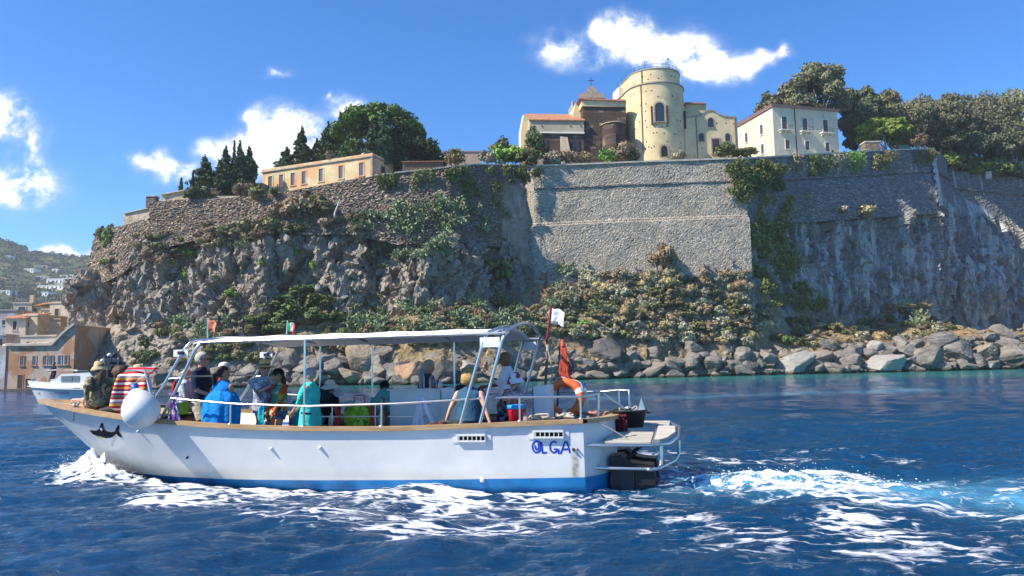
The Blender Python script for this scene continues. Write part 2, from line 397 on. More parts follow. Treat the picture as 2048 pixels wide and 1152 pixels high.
def build_spray():
    # droplets and clots thrown up at the stem and over the propellers
    rng = np.random.default_rng(12); bm = bmesh.new(); bmesh.ops.create_icosphere(bm, subdivisions=1, radius=1); bv = np.array([v.co for v in bm.verts]); bf = np.array([[q.index for q in f.verts] for f in bm.faces]); bm.free()
    for nm, lab, n, cen, spr in (('bow_spray', 'white spray thrown up at the bow of the tour boat', 1100, (9.8, .40, .05), (.42, .24, .11)), ('stern_spray', 'white splash over the churned wake behind the tour boat', 600, (-3.0, .0, .05), (.8, .35, .07))):
        V = []; F = []
        for k in range(n):
            p = np.array(cen)+rng.normal(size=3)*np.array(spr); p[2] = max(.02, p[2]+abs(rng.normal())*spr[2]*.8); r = rng.uniform(.003, .007)*(1.7 if p[2] < .12 else 1)
            V.append(bv*r*np.array([1.6, 1, .8])+p); F.append(bf+k*len(bv))
        o = link(nm, np_mesh(nm, np.concatenate(V), np.concatenate(F)), mat('foam_drops', (.85, .87, .88), .5), None, BOAT); tag(o, lab, 'spray', None, 'stuff')
build_spray()
# ------------------------------------------------------------------ the headland: cliff, talus slope and plateau in one sheet
# columns along the shore; per column: waterline, top of the boulder belt, foot of the cliff, foot of the walls, top of the walls  (picture x, picture y, metres away)
NET = [
 [(420, 775, 190), (420, 700, 190), (420, 610, 190), (420, 560, 190), (420, 475, 190)],
 [(215, 778, 150), (205, 700, 150), (205, 612, 150), (215, 556, 150), (225, 470, 150)],
 [(150, 779, 118), (128, 695, 119), (143, 606, 119.5), (168, 549, 120), (191, 462, 120.5)],
 [(240, 780, 107), (228, 738, 109), (225, 640, 114), (235, 535, 117), (250, 456, 119)],
 [(300, 779, 102), (300, 735, 104), (300, 640, 110), (305, 475, 116), (305, 402, 118)],
 [(400, 777, 101), (400, 728, 103), (400, 640, 108), (400, 452, 115), (400, 388, 117)],
 [(520, 775, 100), (520, 716, 103), (520, 656, 107), (520, 448, 114), (520, 386, 116.5)],
 [(610, 773, 100), (610, 710, 103), (610, 612, 110), (610, 442, 113.5), (610, 376, 115.5)],
 [(700, 770, 101), (700, 702, 105), (700, 640, 110), (700, 440, 113), (700, 360, 115)],
 [(800, 768, 99), (800, 695, 103), (800, 620, 110), (800, 462, 113), (800, 348, 115.5)],
 [(885, 768, 97), (885, 700, 102), (882, 606, 109), (885, 452, 113.5), (900, 338, 117)],
 [(1005, 765, 101), (1005, 690, 106), (1005, 590, 118), (1010, 470, 122), (1005, 331, 126)],
 [(1080, 761, 107), (1080, 700, 110), (1075, 560, 124), (1075, 552, 124.6), (1066, 334, 126.6)],
 [(1250, 757, 113), (1250, 700, 117), (1250, 550, 125), (1250, 542, 125.7), (1245, 327, 127.8)],
 [(1490, 751, 118), (1490, 690, 122.5), (1490, 548, 126.2), (1492, 536, 127), (1474, 319, 129)],
 [(1590, 748, 120), (1590, 690, 127), (1590, 610, 139), (1590, 415, 142), (1590, 312, 144)],
 [(1740, 746, 122), (1740, 690, 128), (1740, 630, 147), (1740, 410, 151), (1740, 305, 153)],
 [(1872, 743, 124), (1872, 680, 130), (1862, 640, 155), (1887, 404, 159), (1867, 299, 161)],
 [(1905, 741, 126), (1905, 680, 133), (1905, 648, 163), (1915, 432, 171), (1893, 342, 173)],
 [(2060, 737, 134), (2060, 665, 141), (2060, 640, 166), (2060, 442, 179), (2060, 357, 181)],
 [(2300, 732, 148), (2300, 650, 155), (2300, 640, 178), (2300, 452, 196), (2300, 372, 198)],
 [(2900, 728, 170), (2900, 650, 178), (2900, 630, 195), (2900, 480, 215), (2900, 400, 217)]]
NETW = np.array([[list(at(*p)) for p in c] for c in NET])            # world points, columns x 5 x 3
NETW[:, 0, 2] = -1.2
def col_at(px, lev, off=0.0):
    """world point on one of the net's lines (0..4) at a picture x"""
    ps = np.array([c[lev][0] for c in NET[2:]]); W = NETW[2:, lev]
    return Vector([np.interp(px, ps, W[:, k]) for k in range(3)])
ROWS = (44, 84, 140, 8)
def build_cliff():
    W = NETW.copy()
    W[:, 4, 1] += 1.6                                                # the rock behind the walls keeps clear of their faces
    back = W[:, 4].copy(); back[:, 1] += 90; back[:, 0] *= 1.35; W = np.concatenate([W, (W[:, 4:5]+np.array([0, 6.0, 0.3])), back[:, None]], 1)
    seg = np.linalg.norm(np.diff(W[:, 2, :2], axis=0), axis=1)+1; seg[0] *= .25; seg[-1] *= .25; seg[-2] *= .5; seg[1] *= .8; seg[2] *= 1.6
    cum = np.concatenate([[0], np.cumsum(seg)]); nc = 1060; tt = np.linspace(0, cum[-1], nc)
    L = np.stack([[np.interp(tt, cum, W[:, l, k]) for k in range(3)] for l in range(7)])   # 7 x 3 x nc
    rows = []; zone = []
    for l, n in enumerate(ROWS+(2, 6)):
        for q in range(n):
            f = q/n; rows.append(L[l]*(1-f)+L[l+1]*f); zone.append(l+f)
    rows.append(L[6]); zone.append(6.0)
    V = np.stack(rows).transpose(0, 2, 1); nr = len(rows); zn = np.repeat(np.array(zone), nc)
    du = np.gradient(V, axis=1); dv = np.gradient(V, axis=0); N = np.cross(du, dv); N /= np.linalg.norm(N, axis=2, keepdims=True)+1e-9
    P = V.reshape(-1, 3); N = N.reshape(-1, 3)
    # keep the displacement direction smooth across the folds of the net
    N[:, 2] = np.clip(N[:, 2], -0.1, 0.75); N /= np.linalg.norm(N, axis=1, keepdims=True)
    Q = P*np.array([1, 1, 0.55])+0.15*np.stack([vnoise(P*0.7, 11), vnoise(P*0.7, 12), vnoise(P*0.7, 13)], 1)
    f1a, f1b, c1, fc1 = worley(Q/4.2, 3); f2a, f2b, c2, fc2 = worley(Q/1.7, 9)
    n = fbm(P*0.16*np.array([1, 1, .5]), 3, 21); rg = fbm(Q*0.30, 5, 27, gain=0.55, ridged=True); nf = fbm(P*1.1, 3, 25, ridged=True)
    cliff = sstep(zn, 1.75, 2.15)*(1-sstep(zn, 2.96, 3.05)); tal = sstep(zn, 0.1, 0.6)*(1-sstep(zn, 1.8, 2.2))
    mk = np.nonzero((zn > 1.7) & (zn < 3.05))[0]; fc3 = np.zeros(len(P)); c3 = np.full(len(P), .5); w3 = worley(Q[mk]/0.8, 15); fc3[mk] = w3[3]; c3[mk] = w3[2]
    d = cliff*(2.2*n+2.6*fc1+1.8*(c1-.5)+1.7*fc2+1.3*(c2-.5)+0.7*fc3+0.6*(c3-.5)+0.15*nf-0.5)
    d += tal*(1.1*n+0.55*fc1+0.35*fc2+0.16*nf)+(zn < .6)*(0.5*fc2)
    # right of the bastion the face is smoother, hewn rock
    wx = P[:, 0]; sm = sstep(wx, 43, 50)*cliff; d = d*(1-0.45*sm)
    # hollows: the cave behind the harbour building, the cleft in the shade, the notch at the water
    def hollow(px, py, Y, rx, rz, dep):
        c = at(px, py, Y); return -dep*np.exp(-((P[:, 0]-c.x)/rx)**2-((P[:, 2]-c.z)/rz)**2)*(zn < 3.0)
    d += hollow(160, 715, 116, 3.2, 5.0, 3.5)+hollow(700, 735, 102, 1.6, 2.2, 3.0)+hollow(1010, 560, 118, 2.5, 5, 1.2)+hollow(555, 640, 109, 1.3, 5.5, 2.2)+hollow(350, 500, 115, 3, 2.5, 1.6)
    d += hollow(1720, 640, 146, 6, 3.5, 3.0)+hollow(1980, 640, 165, 9, 3.5, 4)
    P = P+N*d[:, None]
    me = grid_mesh('cliff', P, nr, nc, smooth=False)
    soil = tal*sstep(N[:, 2]+0.6*n, 0.25, 0.7)*(0.25+0.75*sstep(wx, -40, -26)); add_attr(me, 'soil', soil); add_attr(me, 'cell', c2); add_attr(me, 'hewn_shade', sstep(wx, 42, 52)*sstep(zn, 1.6, 2.1))
    def fn(t, v, p):
        A = lambda q: t.n('ShaderNodeAttribute', attribute_name=q).outputs['Fac']
        big = t.noise(v, 0.09, 5, 0.6); fine = t.noise(v, 1.1, 6, 0.65); sp = t.noise(v, 4.5, 4, 0.7)
        rock = t.ramp(fine, [(0.25, (0.10, 0.09, 0.08)), (0.45, (0.24, 0.21, 0.172)), (0.62, (0.36, 0.315, 0.255)), (0.8, (0.50, 0.44, 0.365))])
        rock = t.mix(t.smooth(big, 0.42, 0.7), rock, t.mix(0.55, rock, (0.34, 0.25, 0.165)))
        rock = t.mix(t.math('MULTIPLY', t.smooth(A('cell'), 0.3, 1.0), 0.25), rock, (0.12, 0.115, 0.115))
        st = t.n('ShaderNodeMapping', i={'Scale': (1, 1, 0.12)}); t.nt.links.new(v, st.inputs[0])
        rock = t.mix(t.math('MULTIPLY', t.smooth(t.noise(st.outputs[0], 0.55, 5, 0.65), 0.50, 0.70), 0.5), rock, (0.46, 0.43, 0.39))
        rock = t.mix(t.math('MULTIPLY', A('hewn_shade'), .8), rock, t.mix(t.smooth(t.noise(st.outputs[0], 0.42, 6, 0.7), 0.46, 0.62), t.ramp(fine, [(.3, (.10, .10, .105)), (.6, (.21, .205, .20))]), (.50, .48, .45)))  # greyer, darker rock paints shade onto this face; the pale streaks are stone
        so = t.ramp(fine, [(0.3, (0.12, 0.085, 0.05)), (0.5, (0.235, 0.17, 0.095)), (0.7, (0.36, 0.27, 0.155))])
        b = t.n('ShaderNodeBump', i={'Strength': 0.8, 'Distance': 0.2, 'Height': t.math('ADD', fine, t.math('MULTIPLY', sp, 0.45))}); t.nt.links.new(b.outputs[0], p.inputs['Normal'])
        return t.mix(A('soil'), rock, so)
    m = mat('cliff_rock', fn=fn, rough=0.92, spec=0.15)
    o = link('cliff', me, m); tag(o, kind='structure', label='rugged grey volcanic cliff with a scrubby slope at its foot')
    # crags: angular blocks broken out of the face, half sunk into it; too many to tell apart
    rng = np.random.default_rng(77); shp = []
    for k in range(24):                                                          # hulls of a dozen random points: sharp edges, flat breaks
        bm = bmesh.new(); q = rng.uniform(-1, 1, (11, 3)); q /= np.maximum(1, np.linalg.norm(q, axis=1, keepdims=True))**.7
        for p_ in q: bm.verts.new(p_)
        r_ = bmesh.ops.convex_hull(bm, input=bm.verts[:]); bmesh.ops.delete(bm, geom=[v for v in bm.verts if not v.link_faces], context='VERTS'); bm.verts.index_update()
        shp.append((np.array([v.co for v in bm.verts]), np.array([[v.index for v in f.verts] for f in bm.faces]))); bm.free()
    wgt = cliff*np.where(wx < 2, 1.0, np.where(wx < 45, 0.0, 0.10))*(zn < 2.93)+(0.05+0.30*(wx < -34))*tal*(wx < 60)*(zn < 1.7); wgt *= (P[:, 1] < 185)*(1+0.8*np.clip(n*2, -1, 1)); wgt = np.clip(wgt, 0, None)
    idx = rng.choice(len(P), 7000, p=wgt/wgt.sum()); V = []; F = []; nv = []; k0 = 0
    for k, i in enumerate(idx):
        bv, bf = shp[k % 24]; s = rng.uniform(.15, .5)*(1.0+0.9*(rng.random() < .15)); sc_ = s*np.array([rng.uniform(.7, 1.2), rng.uniform(.8, 1.3), rng.uniform(.8, 2.0)]); a = rng.uniform(0, 6.28); tl = .35+rng.normal(0, .3)
        q = bv*sc_; ca, sa, ct, st_ = math.cos(a), math.sin(a), math.cos(tl), math.sin(tl); q = np.stack([q[:, 0]*ca-q[:, 1]*sa, q[:, 0]*sa+q[:, 1]*ca, q[:, 2]], 1); q = np.stack([q[:, 0]*ct+q[:, 2]*st_, q[:, 1], -q[:, 0]*st_+q[:, 2]*ct], 1)
        V.append(q+P[i]-N[i]*s*rng.uniform(.15, .6)); F.append(bf+k0); k0 += len(bv); nv.append(len(bv))
    me2 = np_mesh('crags', np.concatenate(V), np.concatenate(F)); add_attr(me2, 'cell', np.repeat(rng.random(len(idx)), nv)); add_attr(me2, 'soil', np.zeros(len(me2.vertices)))
    cr = link('crags', me2, m, o); cr['kind'] = 'stuff'
    return P, nr, nc
CLIFF_P, CNR, CNC = build_cliff()

# where a point of the photograph meets the headland: nearest projected surface points, the front one wins
from mathutils.kdtree import KDTree
def build_lookup():
    D = CLIFF_P-np.array(_C); zf = D @ np.array(_F); px = 1024+FPX*(D @ np.array(_R))/zf; py = 576-FPX*(D @ np.array(_UP))/zf
    ok = (px > -100) & (px < 2200) & (py > 250) & (py < 850); idx = np.nonzero(ok)[0]
    kd = KDTree(len(idx))
    for i in idx: kd.insert((px[i], py[i], 0), i)
    kd.balance(); return kd
KD = build_lookup()
def ground(px, py):
    h = [i for (_, i, d) in KD.find_n((px, py, 0), 7)]
    i = min(h, key=lambda k: CLIFF_P[k][1]); return Vector(CLIFF_P[i])

# ------------------------------------------------------------------ fortress walls
def stone_fn(stone, mortar, scale, streak=0.0, course=False, bumpd=0.12, warm=None, holes=False):
    def fn(t, v, p):
        mp = t.n('ShaderNodeMapping', i={'Scale': (1, 1, 1.5 if not course else 2.6)}); t.nt.links.new(v, mp.inputs[0])
        wv = t.n('ShaderNodeVectorMath', operation='MULTIPLY_ADD', i={0: t.noise(v, 1.5, 3, 0.6, out=1), 1: (0.18, 0.18, 0.12), 2: mp.outputs[0]})
        vo = t.n('ShaderNodeTexVoronoi', feature='DISTANCE_TO_EDGE', i={'Scale': scale}); t.nt.links.new(wv.outputs[0], vo.inputs['Vector'])
        vc = t.n('ShaderNodeTexVoronoi', feature='F1', i={'Scale': scale}); t.nt.links.new(wv.outputs[0], vc.inputs['Vector'])
        sepc = t.n('ShaderNodeSeparateColor', i={0: vc.outputs['Color']})
        big = t.noise(v, 0.16, 5, 0.62)
        c = t.ramp(sepc.outputs[0], [(0.0, tuple(x*0.45 for x in stone)), (0.35, tuple(x*0.8 for x in stone)), (0.65, stone), (1.0, tuple(min(1, x*1.45) for x in stone))])
        if warm: c = t.mix(t.smooth(sepc.outputs[1], 0.6, 0.95), c, warm)
        e = t.smooth(vo.outputs[0], 0.03, 0.16)
        c = t.mix(e, mortar, c)
        c = t.mix(t.math('MULTIPLY', t.smooth(big, 0.45, 0.72), 0.5), c, tuple(x*0.55 for x in stone))
        if holes:
            hv = t.n('ShaderNodeTexVoronoi', feature='F1', i={'Scale': .95, 'Randomness': .9}); t.nt.links.new(v, hv.inputs['Vector']); c = t.mix(t.math('SUBTRACT', 1.0, t.smooth(hv.outputs[0], .10, .17)), c, (.03, .028, .025))
            c = t.mix(t.math('MULTIPLY', t.smooth(t.noise(v, 0.33, 5, .7), .5, .68), .4), c, tuple(x*.62 for x in stone)); c = t.mix(t.math('MULTIPLY', t.smooth(t.noise(v, 0.09, 3, .6), .48, .62), .3), c, (.5, .42, .30))
        if streak:
            st = t.n('ShaderNodeMapping', i={'Scale': (1, 1, 0.09)}); t.nt.links.new(v, st.inputs[0])
            c = t.mix(t.math('MULTIPLY', t.smooth(t.noise(st.outputs[0], 0.8, 5, 0.65), 0.5, 0.75), streak), c, (0.40, 0.39, 0.37))
        h = t.math('ADD', t.smooth(vo.outputs[0], 0.0, 0.22), t.math('MULTIPLY', t.noise(v, 5, 3), 0.4))
        b = t.n('ShaderNodeBump', i={'Strength': 1.0, 'Distance': bumpd, 'Height': h}); t.nt.links.new(b.outputs[0], p.inputs['Normal'])
        return c
    return fn
M_RUB = mat('rubble_stone', fn=stone_fn((0.43, 0.345, 0.26), (0.20, 0.165, 0.13), 2.3, bumpd=0.22, warm=(0.33, 0.20, 0.14)), rough=0.95, spec=0.1)
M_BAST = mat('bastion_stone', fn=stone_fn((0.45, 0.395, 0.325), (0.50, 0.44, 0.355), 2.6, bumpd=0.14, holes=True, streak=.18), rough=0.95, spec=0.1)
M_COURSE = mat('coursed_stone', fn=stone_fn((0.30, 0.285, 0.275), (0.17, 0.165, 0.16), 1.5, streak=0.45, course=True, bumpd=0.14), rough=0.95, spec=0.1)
M_COPE = mat('coping_stone', (0.52, 0.46, 0.38), 0.9, var=0.35, vscale=1.2, bump=0.5, bscale=6)
M_QUOIN = mat('corner_stone', (0.42, 0.40, 0.37), 0.9, var=0.4, vscale=1.0, bump=0.4, bscale=5)

def wall_sheet(name, bot, top, m, parent=None, step=0.28, lean=0.0, rough=0.10, depth=1.4, ledge=None, seed=0, sink=1.5, mw=None):
    """a wall face between two polylines (bottom, top), closed behind; ledge: list of (fraction of height, set-back of everything above it)"""
    def dens(pl):
        pl = [Vector(p) for p in pl]; return pl
    bot, top = dens(bot), dens(top); k = len(bot)
    cum = [0]
    for i in range(k-1): cum.append(cum[-1]+(top[i+1]-top[i]).length)
    nc = max(2, int(cum[-1]/step)); hgt = max((t-b).length for t, b in zip(top, bot))+sink; nr = max(3, int(hgt/step))
    B = np.array([[np.interp(s, cum, [p[j] for p in bot]) for j in range(3)] for s in np.linspace(0, cum[-1], nc)])
    Tp = np.array([[np.interp(s, cum, [p[j] for p in top]) for j in range(3)] for s in np.linspace(0, cum[-1], nc)])
    fr = np.linspace(0, 1, nr); rows = []
    out = np.gradient(Tp, axis=0); out = np.stack([out[:, 1], -out[:, 0], 0*out[:, 0]], 1); out /= np.linalg.norm(out, axis=1, keepdims=True)+1e-9
    for f in fr:
        p = (B-np.array([0, 0, sink]))*(1-f)+Tp*f
        if ledge:
            for (lf, lb) in ledge:
                if f < lf: p = p+out*lb
        rows.append(p)
    V = np.stack(rows); P = V.reshape(-1, 3); O = np.tile(out, (nr, 1))
    d1, d2, cid, fc = worley(P*np.array([1, 1, 1.4])/0.55, 30+seed)
    dsp = rough*(sstep(d2, 0.0, 0.35)-0.6+0.8*(cid-0.5))+0.18*fbm(P*0.25, 3, 50+seed)
    dsp = dsp.reshape(nr, nc); dsp[0] *= 0; dsp[-1] *= 0.3; P = P+O*dsp.ravel()[:, None]
    V = P.reshape(nr, nc, 3)
    back_top = V[-1]-out*depth; back_bot = V[0]-out*depth
    G = np.concatenate([V, back_top[None], back_bot[None]], 0)
    me = grid_mesh(name, G.reshape(-1, 3), nr+2, nc, smooth=False)
    return link(name, me, m, parent, mw), out
def strip(name, line, m, parent, w=0.9, h=0.25, over=0.18, up=0.0, seg=1.6, gap=0.015, pieces=True):
    """coping or string course: separate blocks along a line, each its own part"""
    L = [Vector(p) for p in line]; obs = []
    for a, b in zip(L[:-1], L[1:]):
        d = b-a; n = max(1, int(d.length/seg)) if pieces else 1; dh = Vector((d.x, d.y, 0)).normalized(); o = Vector((dh.y, -dh.x, 0))
        for i in range(n):
            p, q = a+d*(i/n), a+d*((i+1)/n-gap/d.length); j = random.uniform(-0.02, 0.02); k = random.uniform(-.015, .015)
            mb = MB(); z0 = Vector((0, 0, up+k)); z1 = Vector((0, 0, up+h+k))
            vs = [p+o*(over+j)+z0, q+o*(over+j)+z0, q-o*(w-over)+z0, p-o*(w-over)+z0]; vs += [x+(z1-z0) for x in vs]
            mb.add(vs, [(3, 2, 1, 0), (4, 5, 6, 7), (0, 1, 5, 4), (1, 2, 6, 5), (2, 3, 7, 6), (3, 0, 4, 7)]); obs.append(mb.build(name, m, parent))
    return obs
def thing(name, label, cat, group=None, mw=None): return tag(empty(name, mw), label, cat, group, 'thing')

def cl(pxs, lev, dz=0, dy=0): return [col_at(p, lev)+Vector((0, dy, dz)) for p in pxs]
def build_walls():
    # ruined corner wall at the far left end of the rock
    w = thing('corner_wall', 'weathered brown stone wall on the leftmost corner of the cliff top', 'wall')
    xs = [191, 220, 250, 280, 300]
    bot = [at(212, 549, 126)] + [at(166, 549, 119.6)]+[col_at(x, 3)+Vector((0, -0.7, -0.6)) for x in (215, 250, 280, 302)]
    top = [at(226, 460, 127)] + [at(191, 458, 120)]+[at(222, 455, 119), at(250, 450, 118.3), at(282, 440, 117.7), at(302, 436, 117.2)]
    wall_sheet('stonework', bot, top, M_RUB, w, seed=1, rough=0.16)
    # low pale parapets stepping up the skyline
    w = thing('parapet_wall', 'pale plastered parapet stepping up beside the brown corner wall', 'wall')
    wall_sheet('plaster', [at(248, 452, 121), at(304, 440, 120.5)], [at(248, 428, 121), at(297, 417, 120.5)], mat('old_plaster', (0.50, 0.41, 0.27), 0.9, var=0.45, vscale=0.9, bump=0.4, bscale=4), w, rough=0.02, depth=0.6, sink=1.0)
    strip('coping', [at(248, 428, 120.9), at(297, 417, 120.4)], M_COPE, w, w=0.8, h=0.15)
    w = thing('parapet_wall', 'long tan parapet below the cypress trees at the cliff edge', 'wall')
    wall_sheet('plaster', [at(322, 405, 121), at(435, 392, 120)], [at(322, 390, 121), at(410, 374, 120.2)], MATS['old_plaster'], w, rough=0.02, depth=0.6, sink=1.5)
    strip('coping', [at(322, 390, 120.9), at(410, 374, 120.1)], M_COPE, w, w=0.8, h=0.15)
    w = thing('stone_pier', 'square stone pier at the top of the brown rubble wall', 'pier')
    p = at(305, 398, 118.5); MB().box(-0.75, 0.75, -0.6, 0.6, -1.5, 0.25).build('shaft', M_RUB, w, T(*p)); MB().box(-0.85, 0.85, -0.7, 0.7, 0.253, 0.42).build('cap', M_COPE, w, T(*p))
    # rubble wall
    w = thing('rubble_wall', 'long brown rubble stone wall above the rough cliff', 'wall')
    xs = [300, 350, 400, 460, 520, 570, 610, 660, 700, 750, 800, 850, 900, 950, 1005]
    bot = [col_at(x, 3)+Vector((0, -0.75, -0.8)) for x in xs]
    tops = [(300, 404), (350, 400), (400, 396), (460, 396), (520, 388), (570, 383), (610, 376), (660, 367), (700, 359), (750, 352), (800, 346), (850, 341), (900, 335), (950, 330), (1005, 331)]
    tl = [at(x, y, col_at(x, 4).y-0.2) for x, y in tops]
    wall_sheet('stonework', bot, tl, M_RUB, w, seed=2, rough=0.22, depth=2.2)
    strip('coping', tl[9:], M_COPE, w, h=0.22, up=0.0)
    # the bastion: a bright facet turned to the left, then the long main face
    w = thing('bastion_wall', 'tall grey stone bastion wall with two ledges in the middle of the castle', 'wall')
    fb = [at(1003, 548, 131), at(1075, 556, 123.8)]; ft = [at(1003, 331.5, 131.5), at(1066, 334, 125.8)]
    LED = [(0.50, 0.45), (0.52, 0.25), (0.80, 0.12)]
    mb_ = [at(1075, 556, 123.8), at(1250, 545, 125), at(1500, 538, 126.6)]; mt = [at(1066, 334, 125.8), at(1245, 327, 127.1), at(1490, 318, 128.8)]
    wall_sheet('stonework', fb+mb_[1:], ft+mt[1:], M_BAST, w, seed=3, rough=0.045, step=0.25, depth=2.0, ledge=LED)
    tl = ft+mt[1:]
    strip('coping', tl, M_COPE, w, h=0.28, up=0.0, over=0.3, w=1.4)
    ln = []
    for b, t_ in zip(fb+mb_[1:], ft+mt[1:]): ln.append((b-Vector((0, 0, 1.5)))*(1-0.805)+t_*0.805)
    strip('string_course', ln[1:], M_COURSE, w, w=0.7, h=0.22, over=0.30)
    # right-hand bastion in shade with pale corner
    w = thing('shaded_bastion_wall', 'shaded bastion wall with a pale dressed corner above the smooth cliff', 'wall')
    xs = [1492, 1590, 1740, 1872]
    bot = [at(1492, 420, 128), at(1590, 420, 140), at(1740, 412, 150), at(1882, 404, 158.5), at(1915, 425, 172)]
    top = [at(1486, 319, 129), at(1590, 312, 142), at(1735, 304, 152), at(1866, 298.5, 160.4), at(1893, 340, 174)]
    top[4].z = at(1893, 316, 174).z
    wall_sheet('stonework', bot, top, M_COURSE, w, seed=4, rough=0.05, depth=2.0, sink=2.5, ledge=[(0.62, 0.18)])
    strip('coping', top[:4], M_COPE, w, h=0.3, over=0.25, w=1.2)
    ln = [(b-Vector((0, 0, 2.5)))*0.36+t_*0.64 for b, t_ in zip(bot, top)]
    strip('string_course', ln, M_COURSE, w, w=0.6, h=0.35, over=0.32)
    c0, c1 = bot[3]-Vector((0, 0, 1)), top[3]; n = 16                       # dressed quoins
    for i in range(n):
        a, b = c0.lerp(c1, i/n), c0.lerp(c1, (i+0.96)/n); k = 1.9 if i % 2 else 1.3; d = Vector((-0.85, -0.52, 0)); off = 0.18 if i < n*0.62 else 0.02
        o = Vector((0.15, -0.35-off, 0)); mb = MB(); e = Vector((0.35, 1.0, 0))
        vs = [a+d*k+o*1.0+Vector((0, .12, 0)), a+o, b+o, b+d*k+o+Vector((0, .12, 0))]; vs2 = [x+e for x in vs]
        mb.add(vs+vs2, [(0, 1, 2, 3), (7, 6, 5, 4), (1, 5, 6, 2), (0, 3, 7, 4), (3, 2, 6, 7), (0, 4, 5, 1)]).build('quoin', M_QUOIN, w)
    # the far curtain wall going back to the right
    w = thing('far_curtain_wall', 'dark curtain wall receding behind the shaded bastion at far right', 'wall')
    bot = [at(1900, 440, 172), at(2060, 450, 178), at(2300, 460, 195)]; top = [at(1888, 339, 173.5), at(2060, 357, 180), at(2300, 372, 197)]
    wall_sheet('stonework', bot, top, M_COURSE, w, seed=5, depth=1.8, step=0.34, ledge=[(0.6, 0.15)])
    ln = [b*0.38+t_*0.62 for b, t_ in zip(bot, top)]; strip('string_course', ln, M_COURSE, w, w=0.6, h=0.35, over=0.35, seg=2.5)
    for (x, y) in ((1975, 352), ): 
        p = at(x, y, 176); q = thing('stone_merlon', 'small pale stone block on the far curtain wall', 'block'); MB().prism([(-0.7, -.5), (0.7, -.5), (0.5, .5), (-0.6, .5)], -0.8, 0.8).build('shaft', M_COPE, q, T(*p)); MB().box(-0.8, .8, -.6, .6, .803, 1.0).build('cap', M_COPE, q, T(*p))
    # masonry block on the rampart
    q = thing('rampart_block', 'square rough stone block standing on the rampart beside the white house', 'block'); p = at(1742, 303, 154)
    MB().box(-1.6, 1.6, -1.0, 1.2, 0, 1.7).build('stonework', M_RUB, q, T(*p)); MB().box(-1.7, 1.7, -1.1, 1.3, 1.703, 1.95).build('cap', M_COPE, q, T(*p))
build_walls()
# ------------------------------------------------------------------ plants
def leaf_mat(name, col, col2, var=0.5, trans=0.15):
    def fn(t, v, p):
        oi = t.n('ShaderNodeObjectInfo'); n = t.noise(v, 1.6, 3, 0.6); n2 = t.noise(v, 7.0, 2, 0.6)
        f = t.math('ADD', t.math('MULTIPLY', n, 0.65), t.math('MULTIPLY', n2, 0.35))
        c = t.ramp(f, [(0.28, tuple(x*0.6 for x in col)), (0.48, col), (0.66, col2)])
        h = t.n('ShaderNodeHueSaturation', i={'Hue': t.math('ADD', 0.475, t.math('MULTIPLY', oi.outputs['Random'], 0.05)), 'Value': t.math('ADD', 0.75, t.math('MULTIPLY', oi.outputs['Random'], 0.5)), 'Color': c})
        return h.outputs[0]
    return mat(name, fn=fn, rough=0.75, spec=0.2)
L_CYP = leaf_mat('cypress_leaf', (0.043, 0.074, 0.034), (0.085, 0.132, 0.054))
L_PINE = leaf_mat('pine_needles', (0.075, 0.14, 0.03), (0.19, 0.29, 0.055))
L_EUC = leaf_mat('eucalyptus_leaf', (0.155, 0.160, 0.085), (0.32, 0.30, 0.17))
L_GREEN = leaf_mat('bush_leaf', (0.09, 0.12, 0.04), (0.21, 0.25, 0.085))
L_LIME = leaf_mat('light_bush_leaf', (0.155, 0.264, 0.046), (0.341, 0.465, 0.093))
L_DRY = leaf_mat('dry_scrub', (0.30, 0.23, 0.13), (0.52, 0.42, 0.27))
L_GREY = leaf_mat('grey_scrub', (0.27, 0.25, 0.17), (0.52, 0.49, 0.36))
L_OLV = leaf_mat('olive_scrub', (0.155, 0.15, 0.065), (0.31, 0.28, 0.13))
L_BROWN = leaf_mat('brown_scrub', (0.20, 0.14, 0.085), (0.36, 0.26, 0.16))
L_STRAW = leaf_mat('straw_grass', (0.450, 0.325, 0.163), (0.688, 0.525, 0.288))
L_IVY = leaf_mat('creeper_leaf', (0.10, 0.14, 0.04), (0.24, 0.28, 0.085))
L_CAC = leaf_mat('cactus_pad', (0.15, 0.20, 0.09), (0.50, 0.52, 0.34))
M_BARK = mat('bark', (0.11, 0.08, 0.06), 0.95, var=0.4, vscale=5, bump=0.6, bscale=10)
M_BARKP = mat('pale_bark', (0.38, 0.33, 0.27), 0.9, var=0.4, vscale=4, bump=0.4, bscale=10)
